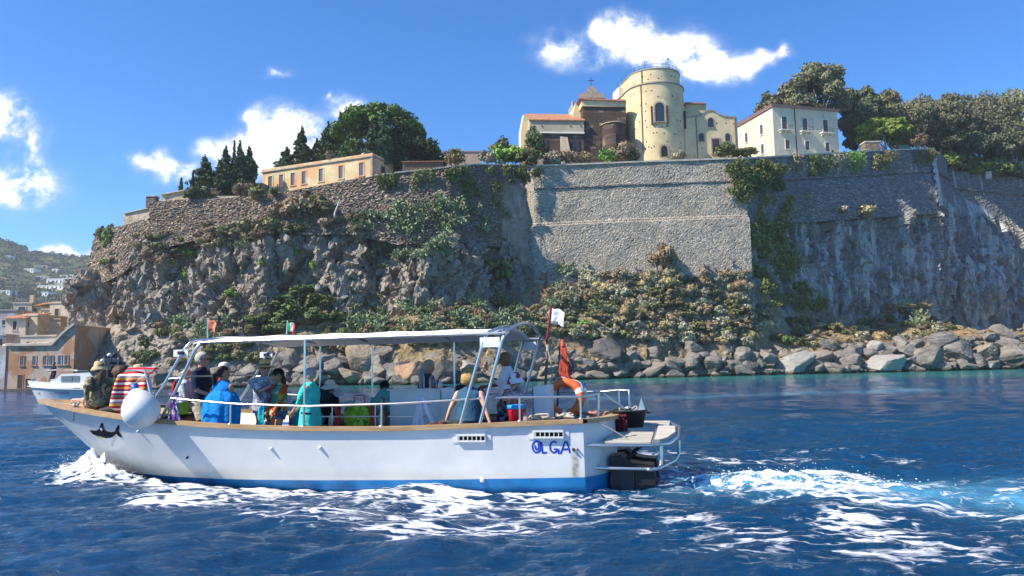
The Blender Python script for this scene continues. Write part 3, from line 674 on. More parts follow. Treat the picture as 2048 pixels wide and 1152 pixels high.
def leaves(blobs, n, size, seed=0, shell=0.55, flat=1.0, droop=0.0, aspect=0.6):
    """leaf-sized quads spread through ellipsoids (cx, cy, cz, rx, ry, rz): V, F arrays"""
    rng = np.random.default_rng(seed); B = np.array(blobs, float)
    vol = B[:, 3]*B[:, 4]*B[:, 5]; cnt = np.maximum(3, (n*vol**0.67/(vol**0.67).sum()).astype(int)); Vs = []
    for b, k in zip(B, cnt):
        d = rng.normal(size=(k, 3)); d /= np.linalg.norm(d, axis=1, keepdims=True)
        r = shell+(1-shell)*rng.random(k)**0.6
        r *= 1+0.22*np.sin(d[:, 0]*5+b[0]*3)*np.cos(d[:, 2]*6+b[1]*2)
        c = b[:3]+d*r[:, None]*b[3:]
        nrm = d/b[3:]; nrm /= np.linalg.norm(nrm, axis=1, keepdims=True); nrm = nrm+rng.normal(0, 0.75*flat, (k, 3)); nrm /= np.linalg.norm(nrm, axis=1, keepdims=True)
        a = np.cross(nrm, rng.normal(size=(k, 3))); a /= np.linalg.norm(a, axis=1, keepdims=True)+1e-9; e = np.cross(nrm, a)
        if droop: a = a*(1-droop)+np.array([0, 0, -1])*droop; a /= np.linalg.norm(a, axis=1, keepdims=True); e = np.cross(nrm, a); e /= np.linalg.norm(e, axis=1, keepdims=True)+1e-9
        s = size*(0.6+0.8*rng.random(k))[:, None]; a = a*s; e = e*s*aspect
        Vs.append(np.stack([c-a, c-e, c+a, c+e], 1))
    V = np.concatenate(Vs).reshape(-1, 3); F = np.arange(len(V)).reshape(-1, 4); return V, F
def leaf_mesh(name, blobs, n, size, **k): return np_mesh(name, *leaves(blobs, n, size, **k))
def clumpy(rx, ry, rz, k, seed, lo=0.28, hi=0.5, base=0.0, up=True):
    """blobs bunched on an ellipsoid's surface so the outline is uneven"""
    rng = random.Random(seed); out = [(0, 0, base+rz*0.9, rx*0.55, ry*0.55, rz*0.6)]
    for i in range(k):
        a = rng.uniform(0, 6.283); zz = rng.uniform(-0.5 if not up else -0.15, 1); q = math.sqrt(max(0, 1-zz*zz)); s = rng.uniform(lo, hi); m = rng.uniform(0.62, 0.98)
        out.append((math.cos(a)*q*rx*m, math.sin(a)*q*ry*m, base+rz+zz*rz*m*0.95, rx*s, ry*s, rz*s*0.85))
    return out
def trunk(name, parent, pts, r, m=None, limbs=()):
    mb = MB().tube(pts, r, 8)
    for (p, q) in limbs: mb.tube([p, Vector(p).lerp(Vector(q), .55)+Vector((0, 0, .15)), q], [r[-1]*0.8, r[-1]*.55, r[-1]*0.25], 6)
    return mb.build(name, m or M_BARK, parent)

# --- cypresses: slim columns, and broader ragged ones
def cypress_mesh(h, w, seed, ragged=0.1, n=2600):
    rng = random.Random(seed); bl_ = []
    k = int(h*2.4)
    for i in range(k):
        f = i/(k-1); r = w*0.5*(math.sin(math.pi*min(1, (f*0.94+0.05))**0.62)**0.8)*(1-0.25*f)
        for j in range(3):
            a = rng.uniform(0, 6.28); q = r*(0.35+ragged*rng.uniform(-1, 1))
            bl_.append((math.cos(a)*q, math.sin(a)*q, 0.3+f*(h-0.3), max(0.12, r*(0.62+ragged*rng.uniform(-1, 1))), max(0.12, r*0.62), h/k*1.25))
    return leaf_mesh('cypress_crown', bl_, n, 0.20 if w < 2.5 else 0.26, seed=seed, flat=0.8)
def cypress(px, py, Y, h, w, label, group, seed, ragged=0.1, base_drop=1.0):
    p = at(px, py, Y); h = h+base_drop; t = thing('cypress_tree', label, 'tree', group, T(p.x, p.y, p.z-base_drop, seed*0.7))
    MB().tube([(0, 0, -1), (0, 0, h*0.5), (0, 0, h*0.96)], [0.22, 0.15, 0.02], 6).build('trunk', M_BARK, t)
    link('crown', cypress_mesh(h, w, seed, ragged, int(900+h*w*110)), L_CYP, t); return t
def mpp(Y): return Y/FPX
def build_cypresses():
    G = 'cypresses along the castle edge'
    def c(px, top, base, wpx, Y, label, seed, rag=0.08, drop=1.0): cypress(px, base, Y, (base-top)*mpp(Y), wpx*(2.0 if rag < .06 else 1.45)*mpp(Y), label, G, seed, rag, drop)
    c(362, 360, 384, 8, 124, 'tiny cypress tip alone on the skyline at far left', 1)
    c(385, 350, 400, 11, 119, 'small slim cypress in front of the tan parapet', 2)
    c(409, 313, 378, 44, 124, 'broad ragged cypress left of the tall slim pair', 3, 0.3)
    c(450, 290, 392, 25, 121, 'tall slim cypress, left one of the dark pair', 4, .05)
    c(478, 283, 388, 25, 121.5, 'tall slim cypress, right one of the dark pair', 5, .05)
    c(467, 283, 385, 10, 124, 'thin cypress spire between and behind the tall pair', 6, .05)
    c(497, 293, 372, 34, 124, 'loose ragged cypress right of the tall slim pair', 7, .32)
    c(437, 322, 375, 22, 127, 'dark cypress half hidden behind the tall slim pair', 8, .2)
    c(573, 297, 332, 32, 130, 'low dark cypress behind the left end of the long building', 9, .3)
    c(603, 252, 325, 30, 130, 'columnar cypress with blunt top rising behind the long building', 10, .15)
    c(634, 280, 322, 28, 131, 'dark cypress beside the blunt columnar one', 11, .25)
    c(656, 244, 320, 34, 131, 'ragged dark cypress left of the stone pine', 12, .3)
    c(680, 222, 300, 18, 137, 'pointed conifer tip above the left of the stone pine', 13, .2)
    c(769, 204, 320, 30, 124, 'tall dark cypress standing in front of the stone pine crown', 14, .22)
    c(752, 228, 322, 44, 124.5, 'broad dark cypress in front of the stone pine', 15, .3)
    c(700, 265, 318, 40, 126, 'dark bushy cypress under the stone pine', 16, .3)
    c(790, 262, 330, 46, 127, 'dark conifer under the right of the stone pine', 17, .3)
build_cypresses()

def build_pine():
    Y = 132; p = at(765, 330, Y); t = thing('stone_pine', 'huge umbrella stone pine with bright green rounded crown', 'tree', None, T(*p))
    s = mpp(Y); rng = random.Random(3); bl_ = []
    def prof(x): return math.sqrt(max(0, 1-(x*x)))
    for i in range(150):
        x = rng.uniform(-1, 1); y = rng.uniform(-0.9, 0.9)*prof(x); q = math.sqrt(max(0, 1-x*x-y*y))
        z = (rng.uniform(0.55, 1.0)*q)*s*88; cx = x*s*92+(-8*s)
        r = rng.uniform(11, 17)*s; bl_.append((cx, y*s*90, 3.3+z, r, r, r*0.62))
    me = leaf_mesh('pine_crown', bl_, 15000, 0.30, seed=4, shell=0.7, flat=0.6)
    link('crown', me, L_PINE, t)
    bl_ = []
    for i in range(60):                               # dark low skirt sweeping down to the right
        f = rng.random(); cx = (20+95*f)*s; z = (62-48*f+rng.uniform(-22, 8))*s; bl_.append((cx, rng.uniform(-6, 6), max(1, z), 15*s, 14*s, 10*s))
    link('lower_crown', leaf_mesh('lower_crown', bl_, 6500, 0.30, seed=5, shell=0.6), leaf_mat('dark_pine_needles', (0.04, 0.075, 0.025), (0.09, 0.14, 0.04)), t)
    trunk('trunk', t, [(0, 0, -1), (0.3, 0, 2.5), (0.2, 0.2, 4.5)], [0.5, 0.4, 0.35], limbs=[((0.2, 0.2, 3.5), (-4.5, -1, 6.5)), ((0.2, .2, 4), (4.8, 1, 6.0)), ((0.2, .2, 4.3), (1.5, -4, 7.5)), ((.2, .2, 4.2), (-2, 4, 7.5))])
    p = at(710, 318, 124); b = thing('round_pine', 'small round light green pine beside the long building', 'tree', None, T(*p))
    link('crown', leaf_mesh('crown', clumpy(1.3, 1.2, 1.7, 14, 8, base=0.3), 900, 0.2, seed=8), L_PINE, b); trunk('trunk', b, [(0, 0, -1), (0, 0, 1.5)], [0.15, 0.1])
build_pine()

def eucalyptus(px, base, top, wpx, Y, label, seed, m=None, trunkpx=0, k=26, drop=2.0, dens=1.0, lo=.24, hi=.42, bark=None, lowf=0.14):
    s = mpp(Y); h = (base-top)*s; w = wpx*s/2; p = at(px, base, Y)
    t = thing('eucalyptus_tree', label, 'tree', 'trees behind the castle walls', T(p.x, p.y, p.z-drop, 0))
    zb = drop+h*lowf; rz = (h+drop-zb)/2
    bl_ = clumpy(w*0.9, w*0.85, rz*0.93, k, seed, lo=lo, hi=hi, base=zb, up=False)[1:]
    n = int(1500*dens*w*rz**0.5); n = min(n, 16000)
    link('crown', leaf_mesh('crown', bl_, n, 0.34, seed=seed, shell=0.3, droop=0.4), m or L_EUC, t)
    rng = random.Random(seed); limbs = [((0, 0, zb*0.8), (b[0]*.9, b[1]*.9, b[2]+0.2)) for b in rng.sample(bl_, 7)]
    trunk('trunk', t, [(0.3, 0, -2), (0.1, 0, zb*0.5), (0, 0, zb*0.85), (0, 0, zb+rz)], [0.42, 0.34, 0.28, 0.12], bark or M_BARKP, limbs)
    return t
def build_trees():
    e = eucalyptus
    e(1640, 320, 108, 150, 158, 'big rounded eucalyptus towering behind the white house', 21, k=60, dens=1.4, lo=.18, hi=.32, lowf=.36)
    e(1545, 300, 178, 60, 160, 'smaller eucalyptus peeking out behind the left roof of the white house', 22)
    e(1728, 310, 168, 100, 164, 'dark eucalyptus just right of the white house', 23, leaf_mat('dark_euc', (0.085, 0.10, 0.055), (0.19, 0.20, 0.11)))
    e(1785, 312, 174, 115, 166, 'grey green eucalyptus right of the white house', 24)
    e(1850, 330, 176, 165, 178, 'wide olive eucalyptus above the right rampart', 25, k=36)
    e(1922, 345, 176, 130, 184, 'tall eucalyptus with bare pale trunk above the far wall', 26, k=30)
    e(1985, 355, 178, 140, 188, 'grey green eucalyptus, second from the right edge', 27, k=34)
    e(2052, 365, 158, 150, 190, 'tall eucalyptus cut by the right edge of the picture', 28, k=34)
    e(1960, 352, 258, 120, 180, 'low dark eucalyptus in front of the far trees', 29, MATS['dark_euc'])
    e(2030, 360, 250, 120, 182, 'low dense dark tree near the right edge', 30, MATS['dark_euc'])
    e(1885, 335, 245, 100, 176, 'dark tree filling the gap above the pale corner', 31, MATS['dark_euc'])
    e(1722, 314, 232, 80, 166, 'low dark tree against the right wall of the white house', 32, MATS['dark_euc'])
    e(2100, 370, 190, 140, 196, 'eucalyptus beyond the right edge of the picture', 33)
    t = e(1772, 308, 232, 105, 158, 'bright lime green tree above the rampart block', 34, L_LIME, k=22); t.name = 'lime_tree'
    t = e(1835, 305, 262, 42, 163, 'bare brownish tree beside the bright lime tree', 35, L_BROWN, dens=.5); t.name = 'bare_tree'
    t = e(1905, 345, 300, 34, 174, 'small light green bushy tree above the far wall', 36, L_LIME); t.name = 'young_tree'
    t = e(1960, 358, 322, 44, 176, 'pale green shrub on top of the far curtain wall', 37, L_LIME); t.name = 'young_tree'
build_trees()

# --- scrub: five kinds of shrub and prickly pears, copied over the slope
def shrub_proto(kind, m, seed, n=900, size=0.15, **k):
    k.setdefault('flat', .45)
    return [leaf_mesh(kind, clumpy(1, 1, 0.85, 18, seed+i, lo=.28, hi=.5, base=-0.55), n, size, seed=seed+i, shell=.75, **k) for i in range(4)], m
def pear_mesh(seed, n=150, hang=False):
    """prickly pear: flat oval pads growing edge on edge"""
    rng = random.Random(seed); mb = MB(); tips = [(Vector((rng.uniform(-.5, .5), rng.uniform(-.4, .4), 0)), Vector((rng.uniform(-.5, .5), rng.uniform(-.5, .5), 1)).normalized(), 0) for _ in range(9)]
    while len(mb.f) < n*8 and tips:
        p, d, g = tips.pop(rng.randrange(len(tips))) if g_ok(rng) else tips.pop(0)
        s = rng.uniform(0.17, 0.27)*(1-0.05*min(g, 4)); side = d.cross(Vector((rng.uniform(-1, 1), rng.uniform(-1, 1), rng.uniform(-.3, .3)))).normalized(); nn = d.cross(side)
        c = p+d*s; ring = [c+d*s*math.cos(a)+side*s*0.62*math.sin(a) for a in [k*math.pi/4 for k in range(8)]]
        k0 = [c+nn*0.045, c-nn*0.045]
        mb.add(ring+k0, [(i, (i+1) % 8, 8) for i in range(8)]+[((i+1) % 8, i, 9) for i in range(8)])
        for _ in range(rng.choice((1, 2, 2, 3)) if g < 7 else 0):
            a = rng.uniform(-0.9, 0.9); q = c+d*s*0.9*math.cos(a)+side*s*0.55*math.sin(a)
            nd = (d*math.cos(a)+side*math.sin(a)+nn*rng.uniform(-.6, .6)+Vector((0, 0, -0.25 if hang else 0.12))).normalized(); tips.append((q, nd, g+1))
    return mb.mesh('prickly_pear')
def g_ok(r): return r.random() < 0.7
def place(meshes, m, name, px, py, r, label, cat, group, squash=1.0, lift=0.0, rng=random):
    p = ground(px, py); me = rng.choice(meshes); o = link(name, me, m)
    o.matrix_world = Matrix.Translation((p.x, p.y-0.1, p.z+lift)) @ Matrix.Rotation(rng.uniform(0, 6.28), 4, 'Z') @ Matrix.Diagonal((r, r, r*squash, 1))
    return tag(o, label, cat, group, 'thing')
def build_scrub():
    rng = random.Random(11)
    PR = {'dry': shrub_proto('dry_shrub', L_DRY, 40), 'grey': shrub_proto('grey_shrub', L_GREY, 50), 'olive': shrub_proto('olive_shrub', L_OLV, 60), 'brown': shrub_proto('brown_shrub', L_BROWN, 70, aspect=.25, size=.22),
          'green': shrub_proto('green_shrub', L_GREEN, 80), 'straw': shrub_proto('straw_tuft', L_STRAW, 90, aspect=0.12, size=0.30, droop=0.3), 'lime': shrub_proto('light_green_shrub', L_LIME, 95)}
    DESC = {'dry': 'dry tan shrub', 'grey': 'pale grey cushion shrub', 'olive': 'olive green shrub', 'brown': 'twiggy brown shrub', 'green': 'dark green shrub', 'straw': 'straw yellow grass tuft', 'lime': 'light green shrub'}
    def zone(px, py, box):
        x0, x1, a, b = box; f, g = (px-x0)/(x1-x0), (py-a)/(b-a+1e-6); return ('(left end', '(left half', '(middle', '(right half', '(right end')[min(4, max(0, int(f*5)))]+(', high)', ')', ', low)')[min(2, max(0, int(g*3)))]
    def sh(kind, px, py, r, where, squash=1.0, label=None, group=None, box=None):
        size = 'small ' if r < .75 else ('large ' if r > 1.15 else '')
        ms, m = PR[kind]; place(ms, m, ms[0].name.split('.')[0], px, py, r, label or (size+DESC[kind]+' '+where+(' '+zone(px, py, box) if box else '')), 'shrub', group or ('%s%s shrubs %s%s' % (size, kind, where, ' '+zone(px, py, box) if box else '')), squash, 0.1*r, rng)
    # the talus below the bastion: dense mixed scrub
    def fill(n, x0, x1, ytop, ybot, kinds, rmin, rmax, where):
        k = 0; pts = []; tries = 0
        while k < n and tries < n*40:
            tries += 1; px = rng.uniform(x0, x1); a, b = ytop(px), ybot(px); py = rng.uniform(a, b); r = rng.uniform(rmin, rmax)
            if any(abs(px-q[0]) < 9*(r+q[2])*0.5 and abs(py-q[1]) < 6*(r+q[2])*0.5 for q in pts): continue
            pts.append((px, py, r)); sh(rng.choice(kinds), px, py, r, where, rng.uniform(.8, 1.15), box=(x0, x1, a, b)); k += 1
    lin = lambda *pts: (lambda x: float(np.interp(x, [p[0] for p in pts], [p[1] for p in pts])))
    fill(230, 1090, 1500, lin((1090, 585), (1200, 556), (1500, 552)), lin((1090, 668), (1300, 690), (1500, 690)), ['dry', 'dry', 'grey', 'grey', 'olive', 'olive', 'grey', 'straw', 'dry'], 0.7, 1.5, 'on the slope below the bastion')
    fill(70, 1500, 1920, lin((1500, 620), (1700, 650), (1800, 615), (1920, 660)), lin((1500, 690), (1700, 690), (1920, 690)), ['olive', 'grey', 'dry', 'straw', 'green', 'olive'], 0.55, 1.3, 'at the foot of the shaded cliff')
    fill(110, 400, 1090, lin((400, 690), (520, 640), (620, 590), (720, 655), (900, 620), (1090, 600)), lin((400, 735), (700, 700), (1090, 680)), ['green', 'olive', 'olive', 'green', 'dry', 'brown'], 0.6, 1.35, 'on the slope behind the boat canopy')
    fill(80, 300, 760, lin((300, 470), (760, 430)), lin((300, 520), (560, 470), (760, 465)), ['dry', 'olive', 'brown', 'dry', 'olive'], 0.45, 1.15, 'along the foot of the rubble wall')
    fill(50, 190, 420, lin((190, 470), (300, 470), (420, 450)), lin((190, 560), (300, 540), (420, 500)), ['dry', 'olive', 'brown', 'dry'], 0.4, 0.9, 'on the left shoulder of the cliff')
    fill(16, 330, 900, lin((330, 520), (900, 520)), lin((330, 640), (900, 600)), ['olive', 'green', 'lime'], 0.35, 0.65, 'on ledges of the rough cliff')
    fill(26, 270, 470, lin((270, 650), (470, 640)), lin((270, 735), (470, 725)), ['olive', 'green', 'dry', 'olive'], 0.5, 1.0, 'on the lower rocks behind the front arch')
    # the named ones
    sh('green', 985, 560, 2.6, '', 1.15, 'round olive green bush at the left foot of the bastion', 'single bushes')
    sh('brown', 1325, 525, 2.0, '', 1.2, 'brown leafless bush against the lower bastion wall', 'single bushes')
    sh('brown', 1150, 570, 2.4, '', .7, 'wide reddish brown bush beside the prickly pear below the bastion', 'single bushes')
    sh('green', 213, 505, 1.5, '', 2.2, 'tall dark green bush on the left face of the corner wall', 'single bushes')
    sh('lime', 212, 530, 0.9, '', 1.0, 'bright green tuft under the tall dark bush at left', 'single bushes')
    sh('grey', 1612, 408, 1.9, '', .8, 'pale silvery cushion bush under the shaded bastion wall', 'single bushes')
    sh('grey', 1680, 425, 1.5, '', .8, 'small silvery bush under the shaded wall, right of the cushion bush', 'single bushes')
    sh('dry', 1730, 430, 2.0, '', .8, 'tan grassy bush hanging from the lip of the smooth cliff', 'single bushes')
    for x in (1780, 1805, 1835): sh('straw', x, 618, 1.6, 'on the sunny knoll under the smooth cliff', .6)
    sh('lime', 1170, 655, 1.1, '', 1, 'bright green tuft just right of the white flag', 'single bushes')
    for (x, y, r, s) in ((525, 530, .5, 2.4), (594, 520, .55, 2.6), (626, 540, .5, 2.4), (375, 515, .8, 1.6), (368, 560, .55, 2.2), (463, 595, .9, 1.4)): sh('lime', x, y, r, 'hanging on the sheer rough cliff', s)
    for i, (x, y, r) in enumerate(((600, 435, 2.6), (640, 430, 2.2), (560, 440, 2.0), (620, 415, 1.8), (660, 455, 1.6), (545, 465, 1.8))): sh('olive' if i % 2 else 'dry', x, y, r, 'in the thicket below the long building', box=(540, 665, 410, 470))
    for x, y, r in ((575, 610, 2.2), (610, 600, 2.4), (640, 615, 2.2), (550, 630, 2.2), (590, 640, 2.5), (630, 645, 2.2), (520, 655, 2.0), (560, 665, 2.2)): sh('green', x, y, r, 'on the big green mound behind the boat', .7, box=(520, 646, 598, 668))
    # prickly pears
    pm = [pear_mesh(100+i, 300) for i in range(3)]; ph = [pear_mesh(120+i, 300, True) for i in range(3)]
    def pear(px, py, r, where, hang=False):
        hz = ('big ' if r > 1.2 else 'small ' if r < .95 else ''); where = where+(', left' if px < 780 else ', middle' if px < 900 else ', right')
        place(ph if hang else pm, L_CAC, 'prickly_pear', px, py, r, hz+'prickly pear cactus '+where, 'cactus', hz+'prickly pears '+where, 1.0, 0.0, rng)
    for _ in range(46): 
        x = rng.gauss(890, 62); pear(x, rng.uniform(405, 455)+abs(x-900)*0.12, rng.uniform(.9, 1.5), 'in the big cascade on the cliff', True)
    for _ in range(30): x = rng.uniform(735, 900); pear(x, rng.uniform(455, 520), rng.uniform(.8, 1.25), 'in the big cascade on the cliff', True)
    for _ in range(16): pear(rng.uniform(685, 770), rng.uniform(440, 480), rng.uniform(.8, 1.2), 'at the left end of the cascade under the rubble wall', True)
    for _ in range(10): pear(rng.uniform(440, 500), rng.uniform(455, 505), rng.uniform(.6, .95), 'on the rough cliff below the cypresses', True)
    for _ in range(40): x = rng.uniform(690, 1110); pear(x, rng.uniform(610, 672), rng.uniform(.8, 1.3), 'on the slope above the boat canopy')
    for _ in range(18): pear(rng.uniform(1100, 1260), rng.uniform(575, 640), rng.uniform(.8, 1.25), 'among the scrub below the bastion corner')
    for x, y in ((1125, 545), (1145, 540), (1135, 552), (1118, 556), (1160, 548)): pear(x, y, 1.3, 'against the foot of the bastion wall')
    for _ in range(14): pear(rng.uniform(360, 480), rng.uniform(650, 700), rng.uniform(.7, 1.1), 'on the slope left of the green mound')
    for x, y in ((1840, 640), (1850, 650), (1832, 655)): pear(x, y, 1.2, 'on the knoll under the smooth cliff')
    # creepers over the walls
    def creeper(name, pts, n, size, m, label, seed, dy=-0.6):
        bl_ = [tuple(at(x, y, Y)+Vector((0, dy, 0)))+(rx*mpp(Y), 0.45, rz*mpp(Y)) for (x, y, Y, rx, rz) in pts]
        c = Vector(np.mean([b[:3] for b in bl_], axis=0)); bl_ = [(b[0]-c.x, b[1]-c.y, b[2]-c.z, *b[3:]) for b in bl_]
        t = thing(name, label, 'creeper', None, Matrix.Translation(c)); link('foliage', leaf_mesh('foliage', bl_, n, size, seed=seed, shell=.3, droop=.35), m, t)
        MB().tube([Vector(bl_[0][:3])+Vector((0, .3, 0)), Vector(bl_[len(bl_)//2][:3])+Vector((0, .35, 0)), Vector(bl_[-1][:3])+Vector((0, .3, 0))], 0.05, 5).build('stem', M_BARK, t)
    pts = [(rng.uniform(1462, 1560), rng.uniform(325, 395), 0, rng.uniform(12, 22), rng.uniform(10, 18)) for _ in range(34)]
    creeper('wall_creeper', [(a, b, float(np.interp(a, [1450, 1490, 1600], [127.4, 127.6, 139.5])), c, d) for a, b, _, c, d in pts], 6500, .24, L_IVY, 'thick green creeper spilling over the joint between the two bastions', 1)
    pts = []
    for _ in range(60):
        f = rng.random(); y = 400+f*215; x = np.interp(y, [400, 470, 560, 615], [1545, 1530, 1555, 1600])+rng.uniform(-1, 1)*np.interp(y, [400, 470, 560, 615], [32, 30, 48, 60]); pts.append((x, y, ground(x, y).y, rng.uniform(12, 24), rng.uniform(10, 20)))
    creeper('slope_creeper', pts, 9000, .24, leaf_mat('slope_creeper_leaf', (.16, .18, .05), (.36, .36, .11)), 'olive creeper cascading down beside the bastion to the slope', 2, -1.3)
    for i, (x0, x1, h, lab, m) in enumerate(((885, 985, 62, 'widest hanging green creeper on the top of the rubble wall', L_IVY), (990, 1078, 48, 'green creeper on the rubble wall next to the bastion corner', L_IVY), (762, 790, 30, 'small creeper tuft on the rubble wall by the long building', L_IVY), (828, 866, 34, 'middle small creeper tuft on the rubble wall', L_OLV),
                                             (1620, 1665, 42, 'dark green creeper on the upper shaded wall', L_IVY), (1695, 1725, 34, 'light green tuft on top of the shaded wall', L_LIME), (1745, 1790, 40, 'brownish tuft on the upper shaded wall beside the block', L_OLV), (1832, 1866, 30, 'thin tuft on the shaded wall near the pale corner', L_OLV), (1578, 1612, 30, 'dry tan tuft on top of the shaded wall', L_DRY), (1665, 1692, 26, 'dry grey tuft on the shaded wall edge', L_GREY))):
        pts = []
        for _ in range(14):
            x = rng.uniform(x0, x1); y0 = float(np.interp(x, [762, 900, 1066, 1490, 1600, 1735, 1866], [354, 338, 336, 322, 314, 307, 302])); y = y0+4+rng.random()**1.3*h*(0.6+0.4*math.sin(x*0.35)); Y = float(np.interp(x, [700, 800, 900, 1005, 1066, 1590, 1735, 1866], [114.4, 114.9, 116.3, 122.5, 125.0, 141.5, 151.4, 159.6]))
            pts.append((x, y, Y, rng.uniform(8, 13), rng.uniform(8, 15)))
        creeper('hanging_creeper', pts, 900 if h < 45 else 2000, .2, m, lab, 10+i, -0.5)
    # plateau bushes before the church and by the walls
    def pb(px, py, Y, r, kind, label, squash=1.0):
        ms, m = PR[kind]; p = at(px, py, Y); o = link(ms[0].name.split('.')[0], rng.choice(ms), m); o.matrix_world = Matrix.Translation(p) @ Matrix.Rotation(rng.uniform(0, 6), 4, 'Z') @ Matrix.Diagonal((r, r*.8, r*squash, 1)); tag(o, label, 'shrub', 'bushes on the castle plateau', 'thing')
    for k, (x, y) in enumerate(((1895, 338), (1915, 342), (1935, 346), (1955, 352), (1985, 354), (2010, 356), (2035, 358), (1880, 328))): pb(x, y, 174.5+k*.9, 3.2, 'green' if k % 3 else 'olive', 'leafy bush under the far eucalyptus trees, %s one counted from the pale corner' % ('first', 'second', 'third', 'fourth', 'fifth', 'sixth', 'seventh', 'nearest')[k].replace('number', ''), 1.2)
    for a in ((1000, 322, 127, 2.2, 'lime', 'light green bush on the plateau left of the church, leftmost'), (1005, 308, 131, 2.2, 'olive', 'rounded bush behind the leftmost light green bush'), (1030, 320, 128, 2.2, 'lime', 'bright green bush below the red roofed chapel corner'), (1062, 325, 126, 2.3, 'green', 'dark green bush at the corner of the chapel'), (1068, 300, 131, 1.8, 'green', 'dark ivy bush climbing the chapel corner', 1.7),
              (1105, 328, 127, 1.7, 'grey', 'greyish bush under the first buttress'), (1140, 327, 128, 2.0, 'dry', 'dry tan bush under the second buttress'), (1170, 322, 129, 1.5, 'dry', 'small dry bush left of the dark apse'), (1215, 322, 129, 1.8, 'lime', 'green bush below the small dark apse'), (1245, 318, 130, 2.6, 'brown', 'mauve brown bush beside the round tower', 1.0), (1262, 322, 129.5, 1.7, 'green', 'dark green bush at the foot of the round tower'),
              (1358, 318, 133, 1.4, 'grey', 'low grey green bush right of the tower door'), (1450, 312, 137, 2.4, 'green', 'wide green bush between the church and the white house', .8), (1490, 314, 137, 2.2, 'green', 'green bush against the white house gable', .7), (905, 325, 124, 2.0, 'olive', 'dark shrub in front of the low distant wall', 1.0), (975, 322, 125, 1.4, 'grey', 'spiky grey plant on the plateau edge'),
              (395, 400, 117.5, 2.0, 'green', 'bluish green bush hanging over the rubble wall under the parapet'), (480, 392, 119, 1.8, 'dry', 'dry bush at the foot of the tall slim cypresses'), (517, 396, 116, 1.7, 'olive', 'olive bush under the left end of the long building'), (548, 388, 115, .9, 'green', 'small round green bush below the long building'), (660, 316, 118.6, 1.0, 'dry', 'dry weeds growing on the cornice of the long building'), (500, 380, 121, 1.0, 'dry', 'dry weeds beside the grey shed')):
        pb(*a)
build_scrub()
# ------------------------------------------------------------------ boulders along the shore
def rock_fn(t, v, p, tint=None):
    oi = t.n('ShaderNodeObjectInfo'); n = t.noise(v, 1.6, 6, 0.65); n2 = t.noise(v, 0.5, 3)
    st = t.n('ShaderNodeMapping', i={'Scale': (1, 1, 5), 'Rotation': (0.4, 0.3, 0)}); t.nt.links.new(v, st.inputs[0]); ly = t.noise(st.outputs[0], 1.4, 4, .6)
    c = t.ramp(t.math('ADD', t.math('MULTIPLY', n, 0.6), t.math('MULTIPLY', ly, 0.4)), [(0.3, (0.07, 0.065, 0.06)), (0.48, (0.165, 0.15, 0.132)), (0.66, (0.30, 0.27, 0.235))])
    c = t.mix(t.math('MULTIPLY', t.smooth(oi.outputs['Random'], 0.6, 1.0), 0.5), c, (0.30, 0.235, 0.165))
    if tint: c = t.mix(.75, c, t.mix(n, tuple(x*.5 for x in tint), tint))
    g = t.n('ShaderNodeNewGeometry'); sz = t.n('ShaderNodeSeparateXYZ', i={0: g.outputs['Position']})
    wet = t.math('SUBTRACT', 1.0, t.smooth(t.math('ADD', sz.outputs[2], t.math('MULTIPLY', n, 0.4)), 0.35, 0.75))
    c = t.mix(wet, c, (0.035, 0.033, 0.022))
    b = t.n('ShaderNodeBump', i={'Strength': 0.8, 'Distance': 0.15, 'Height': t.math('ADD', n, t.math('MULTIPLY', ly, .8))}); t.nt.links.new(b.outputs[0], p.inputs['Normal'])
    return c
M_BOULD = mat('boulder_rock', fn=rock_fn, rough=0.85, spec=0.25)
ROCKT = {k: mat('boulder_rock_'+k, fn=(lambda c: (lambda t, v, p: rock_fn(t, v, p, c)))(c), rough=.85, spec=.2) for k, c in (('black', (.05, .05, .055)), ('orange', (.50, .29, .16)), ('tan', (.38, .29, .19)), ('pale', (.46, .44, .40)), ('dark', (.10, .095, .095)))}
def boulder_mesh(seed, cuts=16):
    """an icosphere sliced by random planes: flat worn faces and blunt edges"""
    rng = np.random.default_rng(seed); bm = bmesh.new(); bmesh.ops.create_icosphere(bm, subdivisions=4, radius=1)
    P = np.array([v.co for v in bm.verts]); P0 = P.copy()
    for _ in range(cuts):
        n = rng.normal(size=3); n /= np.linalg.norm(n); h = rng.uniform(0.5, 0.85); s = P @ n; k = s > h; P[k] -= np.outer(s[k]-h, n)*0.96
    P += P0*(0.05*fbm(P0*2.2+seed, 3, seed)+0.03*fbm(P0*6+seed, 2, seed+4, ridged=True))[:, None]
    for v, p in zip(bm.verts, P): v.co = p
    me = bpy.data.meshes.new('boulder'); bm.to_mesh(me); bm.free(); return me
